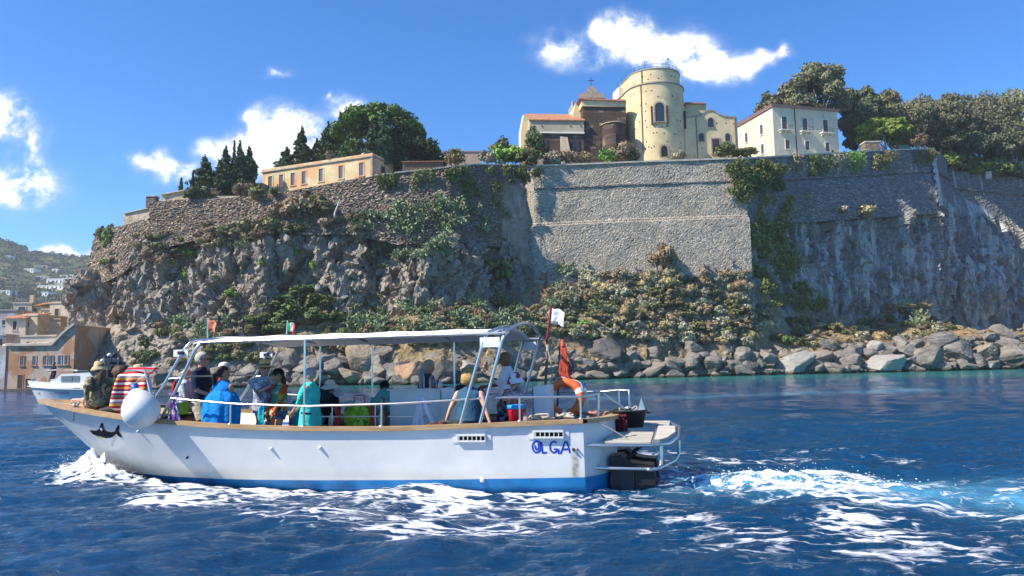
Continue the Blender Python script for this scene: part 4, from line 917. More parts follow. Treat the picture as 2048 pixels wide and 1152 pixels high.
def build_boulders():
    rng = random.Random(23); ms = [boulder_mesh(200+i, 10+i) for i in range(9)]; placed = []
    # picture x of the shore -> picture y of the water's edge and of the belt's top
    wl = [(150, 779), (300, 779), (520, 775), (700, 771), (900, 769), (1005, 766), (1080, 762), (1250, 758), (1490, 752), (1740, 747), (1872, 744), (2060, 738), (2120, 737)]
    tp = [(150, 765), (300, 750), (520, 735), (700, 705), (900, 715), (1080, 715), (1250, 705), (1490, 695), (1740, 688), (1872, 676), (2060, 660), (2120, 655)]
    wy = lambda x: float(np.interp(x, [p[0] for p in wl], [p[1] for p in wl])); ty = lambda x: float(np.interp(x, [p[0] for p in tp], [p[1] for p in tp]))
    def put(px, py, r, label, group=None, sx=1.0, sz=0.8, tilt=0.5, Y=None):
        f = (py-ty(px))/(wy(px)-ty(px)+1e-6); s = np.array(col_at(px, 0)); e = np.array(col_at(px, 1))
        if Y is None: Y = e[1]*(1-f)+s[1]*f-0.6
        p = at(px, py, Y); o = link('boulder', rng.choice(ms), M_BOULD)
        o.matrix_world = Matrix.Translation(p) @ Matrix.Rotation(rng.uniform(-tilt, tilt), 4, 'Y') @ Matrix.Rotation(rng.uniform(-tilt, tilt), 4, 'X') @ Matrix.Rotation(rng.uniform(0, 6.28), 4, 'Z') @ Matrix.Diagonal((r*sx, r, r*sz, 1))
        tag(o, label, 'boulder', group, 'thing'); return o
    uniq = [(1482, 672, 2.0, 'tall upright pointed boulder standing above the rock belt', .8, 1.5), (1480, 710, 2.4, 'thick boulder under the tall pointed one', 1, 1.0), (1590, 728, 3.6, 'broad pale grey wedge boulder at the water', 1.3, .8), (1760, 727, 3.6, 'large light slanting slab boulder on the water edge', 1.4, .7), (1665, 735, 2.3, 'rounded boulder between the wedge and the slanting slab', 1.2, .7),
            (1850, 715, 3.3, 'big angular grey boulder right of the slanting slab', 1.1, .9), (1905, 700, 3.4, 'large cracked boulder near the right end', 1.2, .9), (2005, 668, 2.6, 'rounded boulder on top of the heap at far right', 1.1, .85), (2008, 690, 3.0, 'wide boulder under the topmost one at far right', 1.3, .7), (2020, 715, 3.8, 'biggest flat fronted boulder at the right edge', 1.5, .9), (1950, 722, 2.9, 'grey boulder at the water near the right edge', 1.2, .8),
            (1650, 690, 2.3, 'squared boulder stacked above the broad wedge', 1, .9), (1640, 715, 2.4, 'block boulder behind the rounded one', 1.2, .8), (1880, 680, 2.8, 'flat topped boulder high in the right heap', 1.4, .7), (1745, 695, 2.0, 'pale block at the top of the belt below the knoll', 1.1, .8),
            (1310, 690, 2.1, 'small square block at the top of the belt below the scrub', 1, .8), (1385, 700, 2.4, 'grey boulder in the middle of the belt', 1.1, .9), (1350, 725, 2.3, 'rounded grey boulder near the water right of the lifebuoy', 1.1, .8), (1200, 695, 3.8, 'big layered dark outcrop behind the stern rail', 1.6, .7), (1235, 742, 2.0, 'low boulder in the water behind the stern rail', 1.5, .6), (1300, 742, 2.1, 'low wet boulder on the water edge, right of the outcrop', 1.5, .6),
            (725, 715, 2.9, 'tall tan rock stack behind the middle of the boat', .9, 1.6), (710, 755, 2.2, 'tan layered rock at the water behind the canopy pole', 1.5, .6), (820, 745, 2.6, 'orange tinted slab rock behind the water bottles', 1.3, .9), (885, 750, 2.9, 'large black smooth boulder behind the bottles', 1.0, 1.0), (500, 745, 2.0, 'grey rock behind the straw hat man', 1.2, .9), (575, 720, 2.1, 'angular rock between the leaning poles', 1.2, 1.0), (935, 735, 2.1, 'pale flat rock right of the black boulder', 1.4, .7)]
    for (px, py, r, lab, sx, sz) in uniq:
        o = put(px, py, r*.82, lab, 'shoreline boulders', sx, sz, .35); placed.append((px, py, r)); k = next((q for q in ROCKT if q in lab.split()[:4] or (q == 'pale' and 'light' in lab)), None)
        if k: o.material_slots[0].link = 'OBJECT'; o.material_slots[0].material = ROCKT[k]
    n = 0; tries = 0
    while n < 215 and tries < 6000:
        tries += 1; px = rng.uniform(330, 2090) if rng.random() < .82 else rng.uniform(1150, 2090); f = rng.random(); py = ty(px)+(wy(px)-ty(px))*f; r = rng.uniform(0.7, 2.1)*(0.75 if px < 600 else 1)
        if any(abs(px-q[0]) < 7.5*(r+q[2])*.62 and abs(py-q[1]) < 7.5*(r+q[2])*.36 for q in placed): continue
        placed.append((px, py, r)); n += 1
        where = next(b for a, b in ((500, 'behind the front arch of the boat'), (620, 'behind the straw hat man'), (760, 'behind the white sun hat'), (900, 'behind the console bottles'), (1090, 'behind the stern arch'), (1240, 'behind the lifebuoy'), (1330, 'right of the black tub'), (1420, 'below the left scrub slope'), (1500, 'left of the tall pointed boulder'), (1600, 'below the olive creeper'), (1720, 'left of the slanting slab'), (1840, 'below the sunny knoll'), (1950, 'below the pale bastion corner'), (9999, 'at the right edge of the shore')) if px < a)
        lv = (' close to the water' if f > .66 else ' at the top of the belt' if f < .33 else ''); sz = 'small ' if r < 1.1 else 'large ' if r > 1.65 else ''
        put(px, py, r, sz+'grey boulder '+where+lv, sz+'boulders '+where+lv, rng.uniform(.9, 1.4), rng.uniform(.6, .95))
    # rubble between them
    mb = [MB() for _ in range(1)][0]; rg = np.random.default_rng(3); V = []; F = []; k = 0
    bm = bmesh.new(); bmesh.ops.create_icosphere(bm, subdivisions=1, radius=1); bv = np.array([v.co for v in bm.verts]); bf = np.array([[v.index for v in f.verts] for f in bm.faces]); bm.free()
    for _ in range(2600):
        px = rg.uniform(200, 2100); f = rg.random()**0.8; py = ty(px)-4+(wy(px)-ty(px)+5)*f; s, e = col_at(px, 0), col_at(px, 1); p = at(px, py, e.y*(1-f)+s.y*f+0.4)
        q = bv*(1+rg.normal(0, .22, (len(bv), 1)))*rg.uniform(0.16, 0.55)*np.array([rg.uniform(.8, 1.5), 1, rg.uniform(.5, .9)]); V.append(q+np.array(p)); F.append(bf+k); k += len(bv)
    o = link('rock_rubble', np_mesh('rock_rubble', np.concatenate(V), np.concatenate(F)), M_BOULD); tag(o, 'loose rock rubble lying between the shoreline boulders', 'rubble', None, 'stuff')
build_boulders()
# ------------------------------------------------------------------ buildings on the plateau
def frame(px, py, Y, al):
    """matrix at a building's front left corner: x along the front, y to the back, z up; al turns the front to the right (degrees)"""
    p = at(px, py, Y); return Matrix.Translation(p) @ Matrix.Rotation(R_(al), 4, 'Z')
def plaster(name, col, stain=(0.2, 0.17, 0.13), var=0.25, patch=None, sc=0.35, holes=False):
    def fn(t, v, p):
        n = t.noise(v, sc, 6, 0.62); f = t.noise(v, 2.6, 4, 0.6)
        c = t.ramp(n, [(0.3, tuple(x*(1-var) for x in col)), (0.52, col), (0.75, tuple(min(1, x*1.12) for x in col))])
        if patch: c = t.mix(t.smooth(t.noise(v, 0.42, 3, 0.5, 0.6), 0.47, 0.56), c, patch)
        st = t.n('ShaderNodeMapping', i={'Scale': (1, 1, 0.13)}); t.nt.links.new(v, st.inputs[0])
        c = t.mix(t.math('MULTIPLY', t.smooth(t.noise(st.outputs[0], 1.1, 5, 0.65), 0.56, 0.8), 0.45), c, stain)
        c = t.mix(t.math('MULTIPLY', t.smooth(f, 0.6, 0.8), 0.25), c, tuple(x*0.6 for x in col))
        b = t.n('ShaderNodeBump', i={'Strength': 0.35, 'Distance': 0.06, 'Height': t.noise(v, 6, 4)}); t.nt.links.new(b.outputs[0], p.inputs['Normal'])
        return c
    return mat(name, fn=fn, rough=0.92, spec=0.12)
PL_Y = plaster('church_plaster', (0.66, 0.52, 0.31), (0.33, 0.26, 0.16)); PL_W = plaster('house_plaster', (0.64, 0.565, 0.42), (0.42, 0.37, 0.28), var=.14)
PL_L = plaster('peeling_plaster', (0.62, 0.50, 0.30), (0.22, 0.17, 0.12), patch=(0.60, 0.37, 0.20), var=.3)
def ashlar(t, v, p):
    br = t.n('ShaderNodeTexBrick', offset=0.5, i={'Color1': (0.075, 0.052, 0.042, 1), 'Color2': (0.15, 0.105, 0.08, 1), 'Mortar': (0.12, 0.095, 0.075, 1), 'Scale': 1.0, 'Brick Width': 1.3, 'Row Height': 0.5, 'Mortar Size': 0.03, 'Bias': -0.2})
    cb = t.n('ShaderNodeSeparateXYZ', i={0: v}); cc = t.n('ShaderNodeCombineXYZ', i={0: t.math('ADD', cb.outputs[0], cb.outputs[1]), 1: cb.outputs[2]}); t.nt.links.new(cc.outputs[0], br.inputs['Vector'])
    pale = t.n('ShaderNodeTexBrick', offset=0.5, i={'Color1': (0, 0, 0, 1), 'Color2': (1, 1, 1, 1), 'Mortar': (0, 0, 0, 1), 'Scale': 1.0, 'Brick Width': 1.3, 'Row Height': 0.5, 'Mortar Size': 0.0, 'Bias': 0.0}); t.nt.links.new(cc.outputs[0], pale.inputs['Vector'])
    k = t.math('MULTIPLY', t.smooth(pale.outputs[0], 0.72, 0.9), t.smooth(t.noise(v, 0.3, 3), 0.45, 0.6))
    c = t.mix(k, br.outputs[0], (0.36, 0.27, 0.17)); c = t.mix(t.math('MULTIPLY', t.noise(v, 3, 4), 0.4), c, (0.05, 0.04, 0.035))
    b = t.n('ShaderNodeBump', i={'Strength': 0.8, 'Distance': 0.06, 'Height': t.math('ADD', br.outputs[1], t.noise(v, 4, 4))}); b.invert = True; t.nt.links.new(b.outputs[0], p.inputs['Normal'])
    return c
M_ASH = mat('dark_lava_ashlar', fn=ashlar, rough=0.95, spec=0.1)
def tiles(t, v, p):
    w = t.n('ShaderNodeTexWave', wave_type='BANDS', bands_direction='X', i={'Scale': 1.1, 'Distortion': 0.6, 'Detail': 1}); t.nt.links.new(v, w.inputs[0])
    c = t.ramp(t.noise(v, 1.8, 5, .7), [(0.3, (0.26, 0.10, 0.06)), (0.5, (0.46, 0.20, 0.11)), (0.72, (0.60, 0.34, 0.20))])
    b = t.n('ShaderNodeBump', i={'Strength': 0.9, 'Distance': 0.1, 'Height': w.outputs[1]}); t.nt.links.new(b.outputs[0], p.inputs['Normal']); return c
M_TILE = mat('roof_tile', fn=tiles, rough=0.85)
M_GLASS = mat('window_glass', (0.03, 0.04, 0.055), 0.08, spec=0.7); M_WOODD = mat('dark_wood', (0.055, 0.035, 0.028), 0.6, var=.3, vscale=8); M_SHUT = mat('shutter_paint', (0.13, 0.095, 0.09), 0.6, var=.25, vscale=6)
M_TRIM = mat('white_trim', (0.74, 0.71, 0.64), 0.8, var=.12, vscale=2); M_STONET = mat('grey_stone_trim', (0.33, 0.27, 0.21), 0.9, var=.35, vscale=1.5, bump=.4, bscale=6); M_IRON = mat('dark_iron', (0.03, 0.03, 0.033), 0.5, metal=.6)
M_HOLE = mat('putlog_hole', (0.02, 0.017, 0.015), 1.0); M_ROSE = mat('rose_cornice', (0.42, 0.25, 0.22), 0.85, var=.2, vscale=1.5); M_COPPER = mat('rust_pipe', (0.22, 0.10, 0.06), 0.6)
def arc(w, h, n=8):
    r = w/2; return [(-r, 0), (r, 0)]+[(r*math.cos(math.pi*k/n), h-r+r*math.sin(math.pi*k/n)) for k in range(n+1)]
XZ = Matrix(((1, 0, 0, 0), (0, 0, 1, 0), (0, 1, 0, 0), (0, 0, 0, 1)))   # polygon (x, z) extruded along y
def win(par, M, x, z, w, h, fm=None, pm=None, arch=False, bars=(1, 2), fw=0.14, sill=True, name='window', proud=0.07, shut=False):
    """window on the plane y = 0 of M (outward is -y): frame, pane and sill stand in front of each other"""
    fm = fm or M_TRIM; K = M @ Matrix.Translation((x, 0, z)); mb = MB()
    if arch:
        o, i = arc(w+2*fw, h+fw), arc(w, h); n = len(o); i = [(a, b) for a, b in i]
        vs = [Vector((a, -proud, b)) for a, b in o]+[Vector((a, -proud, b)) for a, b in i]+[Vector((a, 0.02, b)) for a, b in o]+[Vector((a, -0.005, b)) for a, b in i]
        fs = [(k, (k+1) % n, n+(k+1) % n, n+k) for k in range(n)]+[(k, 2*n+k, 2*n+(k+1) % n, (k+1) % n) for k in range(n)]+[(n+k, n+(k+1) % n, 3*n+(k+1) % n, 3*n+k) for k in range(n)]
        mb.add([K @ v for v in vs], fs)
    else:
        for (a, b, c, d) in ((-w/2-fw, w/2+fw, h, h+fw), (-w/2-fw, -w/2, 0, h-.003), (w/2, w/2+fw, 0, h-.003)): mb.box(a, b, -proud, 0.02, c, d, M=K)
    f = mb.build(name, fm, par)
    pn = MB()
    if arch: pn.prism(arc(w-.01, h-.005), -0.02, 0.01, M=K @ XZ)
    else: pn.box(-w/2+.004, w/2-.004, -0.02, 0.01, 0.004, h-.004, M=K)
    pn.build('pane', pm or M_GLASS, f)
    if shut:
        for s in (-1, 1):
            sb = MB(); n = 7
            for q in range(n): sb.box(min(s*0.02, s*(w/2-.03)), max(s*0.02, s*(w/2-.03)), -0.045, -0.025, h*(q+0.1)/n, h*(q+0.75)/n, M=K)
            sb.build('shutter', M_SHUT, f)
    else:
        gb = MB()
        for q in range(1, bars[0]+1): gb.box(-w/2+w*q/(bars[0]+1)-.03, -w/2+w*q/(bars[0]+1)+.03, -0.045, -0.02, 0.01, h*(.97 if not arch else .93), M=K)
        for q in range(1, bars[1]+1): gb.box(-w/2+.02, w/2-.02, -0.04, -0.021, h*q/(bars[1]+1)-.025, h*q/(bars[1]+1)+.025, M=K)
        gb.build('glazing_bar', M_WOODD if fm is not M_WOODD else M_TRIM, f)
    if sill: MB().box(-w/2-fw-.08, w/2+fw+.08, -proud-.09, 0.02, -0.14, -0.003, M=K).build('sill', fm, f)
    return f
I4 = Matrix.Identity(4)
def side(L): return Matrix.Translation((0, L, 0)) @ Matrix.Rotation(R_(-90), 4, 'Z')          # left wall: x runs from the back corner to the front one

def white_house():
    Y = 153; M = frame(1550, 312, Y, 15); h = thing('white_house', 'cream two storey house with red tiled hip roof and three balconies', 'house', None, M); s = Y/FPX
    W, D, H = 15.9, 16.0, 10.6
    MB().box(0, W, 0, D, -2, H).build('wall', PL_W, h)
    MB().box(-.35, W+.35, -.35, D+.35, H+.003, H+.28).box(-.5, W+.5, -.5, D+.5, H+.283, H+.5).build('cornice', M_ROSE, h)
    r = MB(); a, b, z0, z1 = -.6, W+.6, H+.503, H+1.95; r.add([(a, -.6, z0), (b, -.6, z0), (b, D+.6, z0), (a, D+.6, z0), (5.6, 6.0, z1), (W-5.6, 6, z1), (W-5.6, D-6, z1), (5.6, D-6, z1)], [(0, 1, 5, 4), (1, 2, 6, 5), (2, 3, 7, 6), (3, 0, 4, 7), (4, 5, 6, 7), (3, 2, 1, 0)])
    r.build('roof', M_TILE, h)
    for x in (2.7, 7.7, 12.8):
        win(h, I4, x, 5.75, 1.15, 2.9, shut=True, sill=False, name='balcony_door'); b = MB().box(x-1.45, x+1.45, -.95, 0.0, 5.50, 5.68).build('balcony', M_TRIM, h)
        for q in (-1.1, 0, 1.1): MB().prism([(0, 0), (-.8, 0), (-.75, -.14), (0, -.5)], -.11, .11, M=Matrix.Translation((x+q, 0, 5.498)) @ Matrix(((0, 0, 1, 0), (1, 0, 0, 0), (0, 1, 0, 0), (0, 0, 0, 1)))).build('bracket', M_TRIM, b)
        rl = MB()
        for z in (5.95, 6.62): rl.tube([(x-1.4, 0, z), (x-1.4, -.9, z), (x+1.4, -.9, z), (x+1.4, 0, z)], .022, 5)
        for q in range(15): rl.tube([(x-1.4+q*.2, -.9, 5.68), (x-1.4+q*.2, -.9, 6.62)], .012, 4)
        rl.build('railing', M_IRON, b)
    for q in (6.35, 9.05): MB().tube([(q, -.9, 5.7), (q, -.9, 8.4), (q, -.4, 8.6)], .03, 5).build('awning_pole', M_IRON, h)
    for x in (3.2, 8.0, 13.0): win(h, I4, x, 1.7, 1.0, 1.95, shut=True)
    MB().tube([(5.3, -.1, -1.5), (5.3, -.1, H), (5.3, -.3, H+.1)], .09, 6).build('drainpipe', M_IRON, h)
    S = side(D); 
    for x, z in ((11.8, 5.9), (6.0, 5.9), (11.8, 1.6)): win(h, S, x, z, 1.0, 2.2, shut=True)
    MB().box(-.16, .02, 5.6, 6.4, -1, 1.6).build('side_door', M_WOODD, h)
    MB().box(14.0, 14.3, -.25, .0, 1.6, 2.0).build('wall_lamp', M_IRON, h)
    MB().box(5.5, 6.3, 9, 9.8, H+1, H+2.6).box(5.4, 6.4, 8.9, 9.9, H+2.603, H+2.75).build('chimney', M_TRIM, h)
white_house()

def church():
    Y = 137; M = Matrix.Translation(at(1313, 322, Y+5.6)) @ Matrix.Rotation(R_(12), 4, 'Z')
    c = thing('church', 'yellow church with big round apse tower and dark stone transept', 'church', None, M)
    R0, R1, H0, H1 = 5.65, 5.05, 13.6, 16.6; n = 40; L = 9.5
    def dshape(r, z0, z1, back, slope=0):
        p = [(r*math.cos(a), r*math.sin(a)) for a in [math.pi+math.pi*k/n for k in range(n+1)]]+[(r, back), (-r, back)]; return p
    w = MB(); w.prism(dshape(R0+.45, 0, 0, L), -2.5, 0.6); w.prism(dshape(R0, 0, 0, L), 0.603, H0); w.build('wall', PL_Y, c)
    MB().prism(dshape(R0+.18, 0, 0, L), H0+.003, H0+.22).build('ledge', M_STONET, c)
    MB().prism(dshape(R1, 0, 0, L), H0+.223, H1).build('drum', PL_Y, c)
    MB().prism(dshape(R1+.12, 0, 0, L), H1+.003, H1+.2).build('coping', M_STONET, c)
    # windows round the apse
    def apse(a, r=R0): return Matrix.Rotation(R_(a), 4, 'Z') @ Matrix.Translation((0, -r, 0))
    for k, (a, nm) in enumerate(((-14, 0), (66, 1))):
        Ka = apse(a, R0-.02); o = MB().prism(arc(2.7, 4.7), -0.22, 0.5, M=Ka @ Matrix.Translation((0, 0, 5.6)) @ XZ).build('niche', PL_Y, c)
        win(c, apse(a, R0+.22), 0, 5.9, 1.7, 3.7, arch=True, fm=M_STONET, bars=(2, 5), fw=.3, proud=.12)
        for s in (-1, 1): MB().box(s*1.45-.14, s*1.45+.14, -.26, .2, 5.5, 9.0, M=Ka).build('jamb', M_WOODD, c)
    S = Matrix.Translation((-R0, L, 0)) @ Matrix.Rotation(R_(-90), 4, 'Z'); win(c, S, 5.2, 3.5, 1.5, 5.6, arch=True, fm=M_STONET, bars=(1, 4), fw=.3)
    win(c, apse(-9, R0+.45), 0, -.8, 1.2, 2.0, arch=True, fm=M_STONET, pm=M_HOLE, bars=(0, 0), sill=False, name='door', fw=.35)
    rng = random.Random(4); hb = []
    for i in range(64):                                                             # putlog holes
        a = rng.uniform(-80, 85); z = rng.choice([1.2, 2.3, 3.8, 5.2, 6.6, 8.2, 9.6, 11, 12.2, 14.6, 15.4])+rng.uniform(-.15, .15); r = R0 if z < H0 else R1
        if 5.2 < z < 10.5 and (abs(a+14) < 17 or abs(a-66) < 17): continue
        MB().box(-.11, .11, -.012, .2, z-.12, z+.12, M=apse(a, r)).build('putlog_hole', M_HOLE, c)
    for a, r in ((-48, R0), ): MB().tube([apse(a, R0+.12) @ Vector((0, 0, z)) for z in (-1, 6, H0)], .08, 6).tube([apse(a, R1+.15) @ Vector((0, 0, z)) for z in (H0, H1)], .08, 6).build('drainpipe', M_COPPER, c)
    # scaffold rail, crosses and lights on the roof
    sc_ = MB()
    for k in range(13):
        a = math.pi+math.pi*(k+.5)/13; x, y = (R1-.2)*math.cos(a), (R1-.2)*math.sin(a); hh = 1.1 if k % 3 else 2.0; sc_.tube([(x, y, H1), (x, y, H1+hh)], .035, 4)
    for z in (.55, 1.1): sc_.tube([((R1-.2)*math.cos(math.pi+math.pi*(k+.5)/13), (R1-.2)*math.sin(math.pi+math.pi*(k+.5)/13), H1+z) for k in range(13)], .03, 4)
    for y in (2, 4.5, 7): sc_.tube([(-R1+.2, y, H1), (-R1+.2, y, H1+1.7)], .035, 4)
    sc_.tube([(-R1+.2, 0, H1+1.4), (-R1+.2, 7, H1+1.4)], .03, 4).tube([(-R1+.2, 0, H1+.8), (-R1+.2, 7, H1+.8)], .03, 4); sc_.build('scaffold', mat('blue_steel', (0.05, 0.07, 0.13), .5, .5), c)
    MB().lathe([(1.3, H1+.1), (1.2, H1+.6), (.7, H1+1.0), (.1, H1+1.15)], 14, (-1.0, 1.5, 0)).build('small_dome', M_TRIM, c)
    def cross(par, x, y, z, h, w, r): MB().box(x-r, x+r, y-r, y+r, z, z+h).box(x-w/2, x-r-.001, y-r, y+r, z+h*.62, z+h*.62+2*r).box(x+r+.001, x+w/2, y-r, y+r, z+h*.62, z+h*.62+2*r).build('cross', M_IRON, par)
    cross(c, -1.0, 1.5, H1+1.1, 1.5, 1.0, .06)
    MB().tube([(1.2, -3.5, H1), (1.2, -3.5, H1+2.2), (1.5, -3.8, H1+2.5)], .05, 6).ball((1.55, -3.85, H1+2.5), .22).build('floodlight', mat('teal_metal', (.05, .25, .25), .5), c)
    MB().box(-R1-.9, -R1-.05, 3.5, 6.5, H0+.2, H0+2.2).build('stair_box', M_TRIM, c)
    # nave roof going back
    MB().add([(-R1, L+.01, H1-1.5), (R1, L+.01, H1-1.5), (R1, L+12, H1-1.5), (-R1, L+12, H1-1.5), (0, L+.01, H1+.2), (0, L+12, H1+.2)], [(0, 1, 4), (1, 2, 5, 4), (3, 5, 2), (0, 4, 5, 3), (3, 2, 1, 0)]).build('nave_roof', M_TILE, c)
    # dark stone transept to the left of the apse
    def B(px, py, Yd): return c.matrix_world.inverted() @ at(px, py, Yd)
    def slab(name, m, pts, y0, y1, al=0, par=c):
        """a block from front outline given in the picture at depth y0, going back to depth y1"""
        fr = [B(px, py, y0) for px, py in pts]; d = (c.matrix_world.inverted().to_3x3() @ Vector((math.sin(R_(al))*-1, math.cos(R_(al)), 0)))*(y1-y0)
        k = len(fr); mb = MB(); mb.add(fr+[p+d for p in fr], [tuple(range(k)), tuple(range(2*k-1, k-1, -1))]+[(i, k+i, k+(i+1) % k, (i+1) % k) for i in range(k)]); return mb.build(name, m, par)
    slab('transept', M_ASH, [(1166, 212), (1166, 326), (1252, 324), (1252, 214)], 138.5, 150, 6)
    slab('transept_band', PL_Y, [(1163, 198), (1164, 212), (1252, 213.5), (1252, 203)], 138.2, 150, 6); slab('transept_roof', M_TILE, [(1158, 196), (1161, 198.5), (1253, 202.5), (1250, 199)], 137.8, 150.5, 6)
    slab('transept_gable', PL_Y, [(1152, 205), (1140, 250), (1164, 262), (1164, 200), (1160, 196)], 141, 150, 6)
    # small dark apse
    p = B(1229, 320, 137.6); MB().lathe([(2.15, -2), (2.15, 6.6)], 24, p).build('small_apse', M_ASH, c); MB().lathe([(0.01, 7.3), (2.35, 6.75), (2.35, 6.6)], 24, p).build('small_apse_roof', M_STONET, c)
    MB().box(-.35, .35, -2.2, -1.9, 2.2, 4.4, M=Matrix.Translation(p)).build('slit_window', M_HOLE, c)
    # chapel with red roof, plaster band and two sloping buttresses
    slab('chapel_base', M_ASH, [(1059, 264), (1060, 325), (1168, 325), (1168, 266)], 138.0, 146, 14)
    slab('chapel_band', plaster('chapel_plaster_shaded', (.42, .36, .26), (.22, .18, .13)), [(1059, 238), (1059, 263.9), (1168, 265.5), (1168, 239)], 137.8, 146, 14)  # darker plaster colour stands in for shade on the chapel front
    slab('chapel_string', M_TRIM, [(1058, 263), (1058, 265.5), (1169, 267), (1169, 264.5)], 137.6, 139, 14)
    fr = [B(1057, 238.5, 137.5), B(1170, 239.5, 137.5)]; bk = [B(1050, 227, 144.5), B(1160, 229, 144.5)]; MB().add(fr+[bk[1], bk[0]]+[q-Vector((0, 0, .18)) for q in fr+[bk[1], bk[0]]], [(0, 1, 2, 3), (7, 6, 5, 4), (0, 4, 5, 1), (1, 5, 6, 2), (2, 6, 7, 3), (3, 7, 4, 0)]).build('chapel_roof', M_TILE, c)
    slab('chapel_gable', PL_Y, [(1048, 228.5), (1042, 262), (1042, 300), (1060, 300), (1060, 238)], 138.9, 140.5, 14)
    for x in (1076, 1131):
        a, b, t_ = B(x-11, 272, 137.9), B(x+4, 274, 137.9), B(x+12, 315, 134.5); e = B(x-6, 315, 134.5); z = Vector((0, 0, -4)); MB().add([a, b, t_, e, t_+z, e+z, a+z, b+z], [(0, 1, 2, 3), (3, 2, 4, 5), (0, 3, 5, 6), (1, 7, 4, 2), (6, 5, 4, 7), (0, 6, 7, 1)]).build('buttress', M_STONET, c)
    for x in (1088, 1151):
        q = c.matrix_world.inverted() @ Matrix.Translation(at(x, 302, 137.9)); win(c, q, 0, 0, 1.05, 2.2, fm=M_ASH, bars=(1, 3), sill=False)
    for x in (1069, 1084, 1141, 1162): q = c.matrix_world.inverted() @ Matrix.Translation(at(x, 252, 137.7)); MB().box(-.1, .1, -.02, .2, -.1, .1, M=q).build('putlog_hole', M_HOLE, c)
    # facade pediment with scrolls and cross, seen over the roof
    q = c.matrix_world.inverted() @ Matrix.Translation(at(1183, 197, 152)); pts = [(-2.7, 0), (-2.6, 1.0), (-2.0, 1.3), (-1.5, .9), (-1.1, 1.4), (-.9, 2.0), (-.45, 2.5), (0, 2.7), (.45, 2.5), (.9, 2.0), (1.1, 1.4), (1.5, .9), (2.2, 1.1), (2.7, .6), (2.8, 0)]
    MB().prism(pts, -.4, .4, M=q @ XZ).build('pediment', M_STONET, c); q2 = q @ Matrix.Translation((0, 0, 2.6)); mb = MB(); mb.box(-.06, .06, -.06, .06, 0, 2.0, M=q2).box(-.7, -.061, -.06, .06, 1.2, 1.33, M=q2).box(.061, .7, -.06, .06, 1.2, 1.33, M=q2); mb.build('cross', M_IRON, c)
    q = c.matrix_world.inverted() @ Matrix.Translation(at(1146, 232, 150)); MB().lathe([(.9, 0), (.95, 1.2), (.5, 1.8), (.3, 2.4), (.35, 2.7), (.1, 3.2)], 10, M=q).build('pinnacle', M_STONET, c)
    # right wing with curved gable
    W = frame(1372, 322, 140, 4); q = c.matrix_world.inverted() @ W; w_ = 10.4; H = 8.6
    pts = [(0, -2), (w_, -2), (w_, H-.1), (7.8, H+.1), (6.8, H+.55), (6.0, H+1.1), (5.2, H+1.3), (4.4, H+1.1), (3.6, H+.55), (2.5, H+.1), (0, H-.3)]
    MB().prism(pts, 0, 9, M=q @ XZ).build('wing_wall', PL_Y, c)
    ed = [Vector((a, -.12, b)) for a, b in pts[2:]]; mb = MB()
    for a, b in zip(ed[:-1], ed[1:]): u = Vector((0, .0, .28)); k = Vector((0, .9, 0)); vs = [a, b, b+u, a+u]; mb.add([q @ v for v in vs+[x+k for x in vs]], [(3, 2, 1, 0), (4, 5, 6, 7), (2, 3, 7, 6), (1, 2, 6, 5), (0, 1, 5, 4), (3, 0, 4, 7)])
    mb.build('gable_coping', M_STONET, c)
    win(c, q, 5.2, 6.6, 1.15, 1.9, arch=True, fm=M_STONET, bars=(1, 1), fw=.18); win(c, q, 3.2, 3.9, .9, 1.5, arch=True, fm=M_STONET, bars=(1, 2), fw=.16); win(c, q, 8.4, 3.9, .9, 1.5, arch=True, fm=M_STONET, bars=(1, 2), fw=.16)
    win(c, q, 6.0, 1.4, 1.4, 2.9, fm=M_STONET, pm=M_WOODD, bars=(1, 0), fw=.25, name='balcony_door'); 
    for x in (2.3, 9.9): MB().tube([q @ Vector((x, -.1, -1.5)), q @ Vector((x, -.1, H))], .08, 6).build('drainpipe', M_COPPER, c)
    for i in range(12): x, z = rng.uniform(1, w_-.5), rng.choice([.8, 2.6, 5.9, 7.4])+rng.uniform(-.1, .1); MB().box(x-.1, x+.1, -.02, .2, z-.1, z+.1, M=q).build('putlog_hole', M_HOLE, c)
    slab('back_block', PL_Y, [(1372, 207), (1372, 250), (1412, 250), (1412, 207)], 147, 155, 4); slab('back_roof', M_TILE, [(1370, 204), (1370, 207), (1413, 207), (1411, 205)], 146.5, 156, 4)
church()

